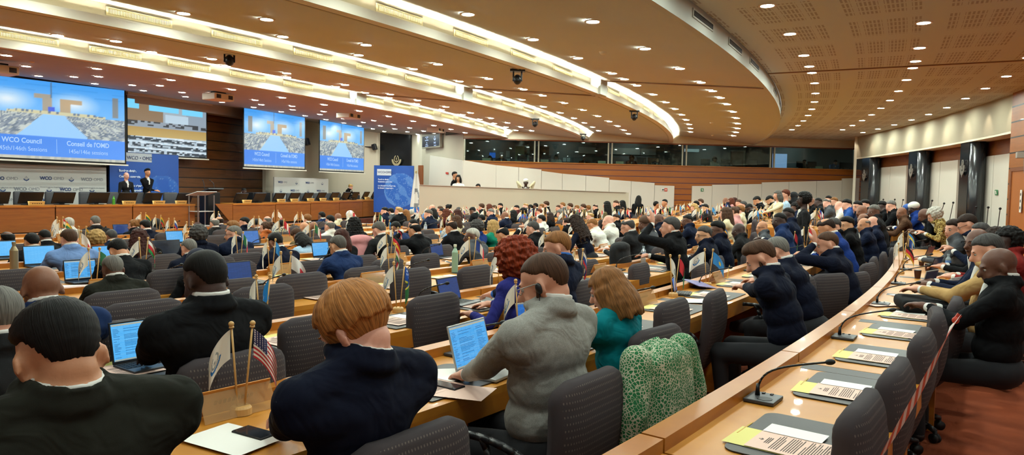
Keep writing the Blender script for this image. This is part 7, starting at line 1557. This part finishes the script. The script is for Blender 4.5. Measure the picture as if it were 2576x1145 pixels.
bottle(1144, 685, 'pale green and cream flask standing on the third row desk', .30, .034, mat('sage flask', '8ba890', .4), mat('cream cap', 'd4d4c0', .4)); bottle(44, 688, 'beige metal flask at the left desks', .30, .036, mat('beige steel', 'a09070', .3, metal=.5), mat('beige steel', 'a09070', .3)); bottle(1549, 660, 'clear water bottle in front of the dark tablet', .23, .031, M_PET, M_PET, lbl=M_LBL)
bottle(2402, 688, 'clear water bottle with blue label on the right-hand desk', .23, .032, M_PET, M_PET, lbl=mat('blue label', '5c84c0', .5)); bottle(1070, 588, 'small clear water bottle in the middle rows', .23, .032, M_PET, M_PET, lbl=M_LBL); bottle(1790, 562, 'bright green bottle by the patterned blouse', .24, .035, mat('bright green bottle', '4fd838', .3), M_PAPER); bottle(2276, 574, 'small blue bottle on the wooden desk end', .18, .03, mat('blue bottle', '1c4c8c', .2), M_BLACKP)
for x, y, lab in ((2318, 668, 'brown coffee cup on the right-hand desk between the small flags'), (2334, 682, 'black coffee cup behind the microphones of the right-hand row'), (2308, 700, 'brown paper cup near the curved ledge of the right-hand row')):
    p = snapdesk(at(x, y, .755)); t = thing('coffee_cup', lab, 'cup', p); bm = bmesh.new(); cyl(bm, (0, 0, 0), (0, 0, .085), .028, .037, 18); bm_obj('cup', bm, mat('brown cup', '3c1c12', .4), t); bm = bmesh.new(); cyl(bm, (0, 0, .085), (0, 0, .092), .039, .036, 18); bm_obj('lid', bm, M_BLACKP, t)
# black bag on the right-hand desk
p = at(2316, 782, .757); r, ph = topol(p); t = thing('briefcase', 'black soft laptop bag lying on the right-hand desk', 'bag', p, face(ph) + .25); bm = bmesh.new(); box(bm, (0, 0, .055), (.44, .33, .10), bev=.035); b_ = bm_obj('body', bm, mat('black nylon', '08080a', .8, bump=.15, bscale=30, spec=.15), t, True)
bm = bmesh.new(); tube(bm, bez(Vector((.12, -.17, .06)), Vector((.16, -.26, .03)), Vector((.05, -.27, .03)), Vector((.06, -.17, .06)), 10), .006, 8); bm_obj('handle', bm, M_STEEL, t, True); bm = bmesh.new(); box(bm, (0, -.165, .07), (.38, .008, .01)); bm_obj('zip', bm, M_BLACKP, t)
# red and white barrier tape tied across the right-hand chairs
a, b_ = RP(2212, 1150, 67.36), RP(2404, 806, 67.42); mid = (a + b_) / 2 - Vector((0, 0, .02)); P = bez(a, a + (b_ - a) * .33 - Vector((0, 0, .02)), a + (b_ - a) * .66 - Vector((0, 0, .02)), b_, 60); V = []; Fc = []; mi = []
for i, q in enumerate(P): tw_ = .5 + .9 * math.sin(i * .06); w_ = Vector((.35 * math.cos(tw_), -.2, math.sin(tw_) + .5)).normalized() * .024; V += [q - w_, q + w_]
for i in range(60): Fc.append((2 * i, 2 * i + 1, 2 * i + 3, 2 * i + 2)); mi.append((i // 3) % 2)
t = thing('barrier_tape', 'red and white striped tape stretched across the empty right-hand chairs', 'tape', a); o = mesh_obj('strip', [v - a for v in V], Fc, [mat('tape red', 'b83a22', .4), mat('tape white', 'cfc4bc', .4)], t, True, mi)
bm = bmesh.new(); sph(bm, (b_ - a) + Vector((0, 0, 0)), (.010, .008, .010), 12); box(bm, (b_ - a) + Vector((.006, 0, .010)), (.014, .004, .016), ry=.6); bm_obj('knot', bm, mat('tape red', 'b83a22', .4), t)
# patterned coat over the chair
coat = bpy.data.materials.new('green and white woven coat'); Nn, L = nodes(coat); b = Nn['Principled BSDF']; b.inputs['Roughness'].default_value = .9; tc = Nn.new('ShaderNodeTexCoord')
mp_ = Nn.new('ShaderNodeMapping'); mp_.inputs['Scale'].default_value = (1, 1, 1); L.new(tc.outputs['Object'], mp_.inputs[0])
v1 = Nn.new('ShaderNodeTexVoronoi'); v1.feature = 'DISTANCE_TO_EDGE'; v1.distance = 'CHEBYCHEV' if hasattr(v1, 'distance') else v1.distance; v1.inputs['Scale'].default_value = 72; L.new(mp_.outputs[0], v1.inputs['Vector'])
n1 = Nn.new('ShaderNodeTexNoise'); n1.inputs['Scale'].default_value = 9; L.new(tc.outputs['Object'], n1.inputs['Vector']); th_ = Nn.new('ShaderNodeMapRange'); th_.inputs[1].default_value = .35; th_.inputs[2].default_value = .65; th_.inputs[3].default_value = .04; th_.inputs[4].default_value = .15; L.new(n1.outputs[0], th_.inputs[0])
g_ = Nn.new('ShaderNodeMath'); g_.operation = 'LESS_THAN'; L.new(v1.outputs['Distance'], g_.inputs[0]); L.new(th_.outputs[0], g_.inputs[1]); mx_ = Nn.new('ShaderNodeMix'); mx_.data_type = 'RGBA'; L.new(g_.outputs[0], mx_.inputs[0]); mx_.inputs[6].default_value = lin('1f6a3a'); mx_.inputs[7].default_value = lin('b9b89e'); L.new(mx_.outputs[2], b.inputs['Base Color'])
p = at(1652, 838, 1.04); r, ph = topol(p); f = face(ph) - .1; t = thing('patterned_coat', 'green and white woven coat draped over a chair back', 'coat', Vector((p.x, p.y, 0)) , f)
V = []; Fc = []; nu, nv = 44, 40
for j in range(nv + 1):
    v = j / nv; z = 1.02 - .66 * v
    for i in range(nu):
        a = 2 * math.pi * i / nu; ca, sa = math.cos(a), math.sin(a); top_ = min(1, v * 9 + .05); w_ = (.205 + .05 * v + .02 * math.sin(a * 5 + v * 4) * v) * (top_ ** .5); dpt = (.085 + .03 * v + .018 * math.sin(a * 7 + v * 3) * v) * (top_ ** .5)
        V.append((w_ * abs(ca) ** .6 * (1 if ca > 0 else -1), -.03 + .02 * (1 - v) + dpt * abs(sa) ** .8 * (1 if sa > 0 else -1) , z + .02 * math.sin(a * 3) * v - .06 * (abs(ca) ** 4) * (1 - v)))
for j in range(nv):
    for i in range(nu): Fc.append((j * nu + i, j * nu + (i + 1) % nu, (j + 1) * nu + (i + 1) % nu, (j + 1) * nu + i))
Fc.append(tuple(range(nu))[::-1]); mesh_obj('cloth', V, Fc, coat, t, True)
for s_ in (-1, 1):
    B = Body(); B.cap((s_ * .19, -.02, .95), (s_ * .25, -.05, .75), .07, .065, 0); B.cap((s_ * .25, -.05, .75), (s_ * .24, -.02, .50), .065, .055, 0); me = B.build(.014, 'sleeve', 4); me.materials.append(coat); link(bpy.data.objects.new('sleeve', me), t)
# dark coat over a chair, pink coat
def drape(x, y, m, lab, w=.22, h=.4):
    p = at(x, y, 1.0); r, ph = topol(p); t = thing('draped_coat', lab, 'coat', Vector((p.x, p.y, zf(ph, r))), face(ph)); B = Body(); B.ell((0, 0, .98), (w, .10, .07), 0); B.ell((0, -.03, .98 - h / 2), (w * 1.05, .09, h / 2), 0); B.cap((w * .9, 0, .95), (w, -.02, .95 - h), .05, .045, 0); B.cap((-w * .9, 0, .95), (-w, -.02, .95 - h), .05, .045, 0)
    me = B.build(.02, 'cloth', 4); me.materials.append(m); link(bpy.data.objects.new('cloth', me), t)
drape(1560, 618, mat('black coat cloth', '0f0f12', .9, bump=.5, bscale=12), 'black coat draped over a chair by the light blue tablet'); drape(905, 600, mat('pink coat cloth', 'b87c7c', .9, bump=.5, bscale=12), 'pink coat hung over a chair in the middle left rows')
p = at(1815, 706, .80); 
for (x, y, z, rx_, lab) in ((1832, 685, .83, .9, 'yellow pencil held upright by the bearded man'),):
    p = at(x, y, z); t = thing('pencil', lab, 'pencil', p); t.rotation_euler = (0, -1.0, R_(60)); bm = bmesh.new(); cyl(bm, (-.08, 0, 0), (.07, 0, 0), .0036, n=6); bm_obj('shaft', bm, M_PENY, t); bm = bmesh.new(); cyl(bm, (.07, 0, 0), (.088, 0, 0), .0036, .0008, 6); bm_obj('tip', bm, M_STICK, t)
# gooseneck microphones standing along the padded partition
for i, (x0, y0, x1, y1) in enumerate(((2362, 545, 2375, 512), (2389, 545, 2398, 510), (2335, 538, 2345, 505), (2250, 512, 2251, 502), (2222, 512, 2222, 502), (2268, 514, 2272, 503), (2482, 560, 2486, 522), (2510, 565, 2516, 525), (2455, 555, 2456, 521))):
    r__ = rb(onb(x0, 500, -.4)) - .4; a, b_ = RP(x0, y0, r__, True), RP(x1, y1, r__, True); t = thing('gooseneck_microphone', 'thin black microphone along the curved right wall, number %d from the left' % (1 + sorted([2362, 2389, 2335, 2250, 2222, 2268, 2482, 2510, 2455]).index(x0)), 'microphone', a, 0, 'wall row microphones')
    bm = bmesh.new(); tube(bm, [Vector((0, 0, -.12)), (b_ - a) * .98], .009, 6); bm_obj('stem', bm, M_BLACKP, t); bm = bmesh.new(); sph(bm, b_ - a, .03, 8); bm_obj('capsule', bm, M_BLACK, t)
# ================================================================ WORLD + RENDER LOOK
w = bpy.data.worlds.new('world'); S.world = w; w.use_nodes = True
w.node_tree.nodes['Background'].inputs[0].default_value = (1, .86, .68, 1); w.node_tree.nodes['Background'].inputs[1].default_value = .35
S.view_settings.view_transform = 'Standard'; S.view_settings.look = 'None'; S.view_settings.exposure = -.08
S.cycles.max_bounces = 5; S.cycles.diffuse_bounces = 3; S.cycles.glossy_bounces = 2; S.cycles.transparent_max_bounces = 6; S.cycles.transmission_bounces = 2
S.cycles.sample_clamp_indirect = 6; S.cycles.caustics_reflective = False; S.cycles.caustics_refractive = False
S.cycles.use_denoising = True
bpy.data.scenes.remove(SCR)
S.view_settings.use_white_balance = True; S.view_settings.white_balance_temperature = 6000; S.view_settings.white_balance_tint = 10
S.cycles.use_adaptive_sampling = True; S.cycles.adaptive_threshold = .06; S.cycles.adaptive_min_samples = 12
for m in bpy.data.materials:
    if m.name not in ('cove light strip', 'downlight lamp'): m.cycles.emission_sampling = 'NONE'
MATS['downlight lamp'].cycles.emission_sampling = 'FRONT_BACK'
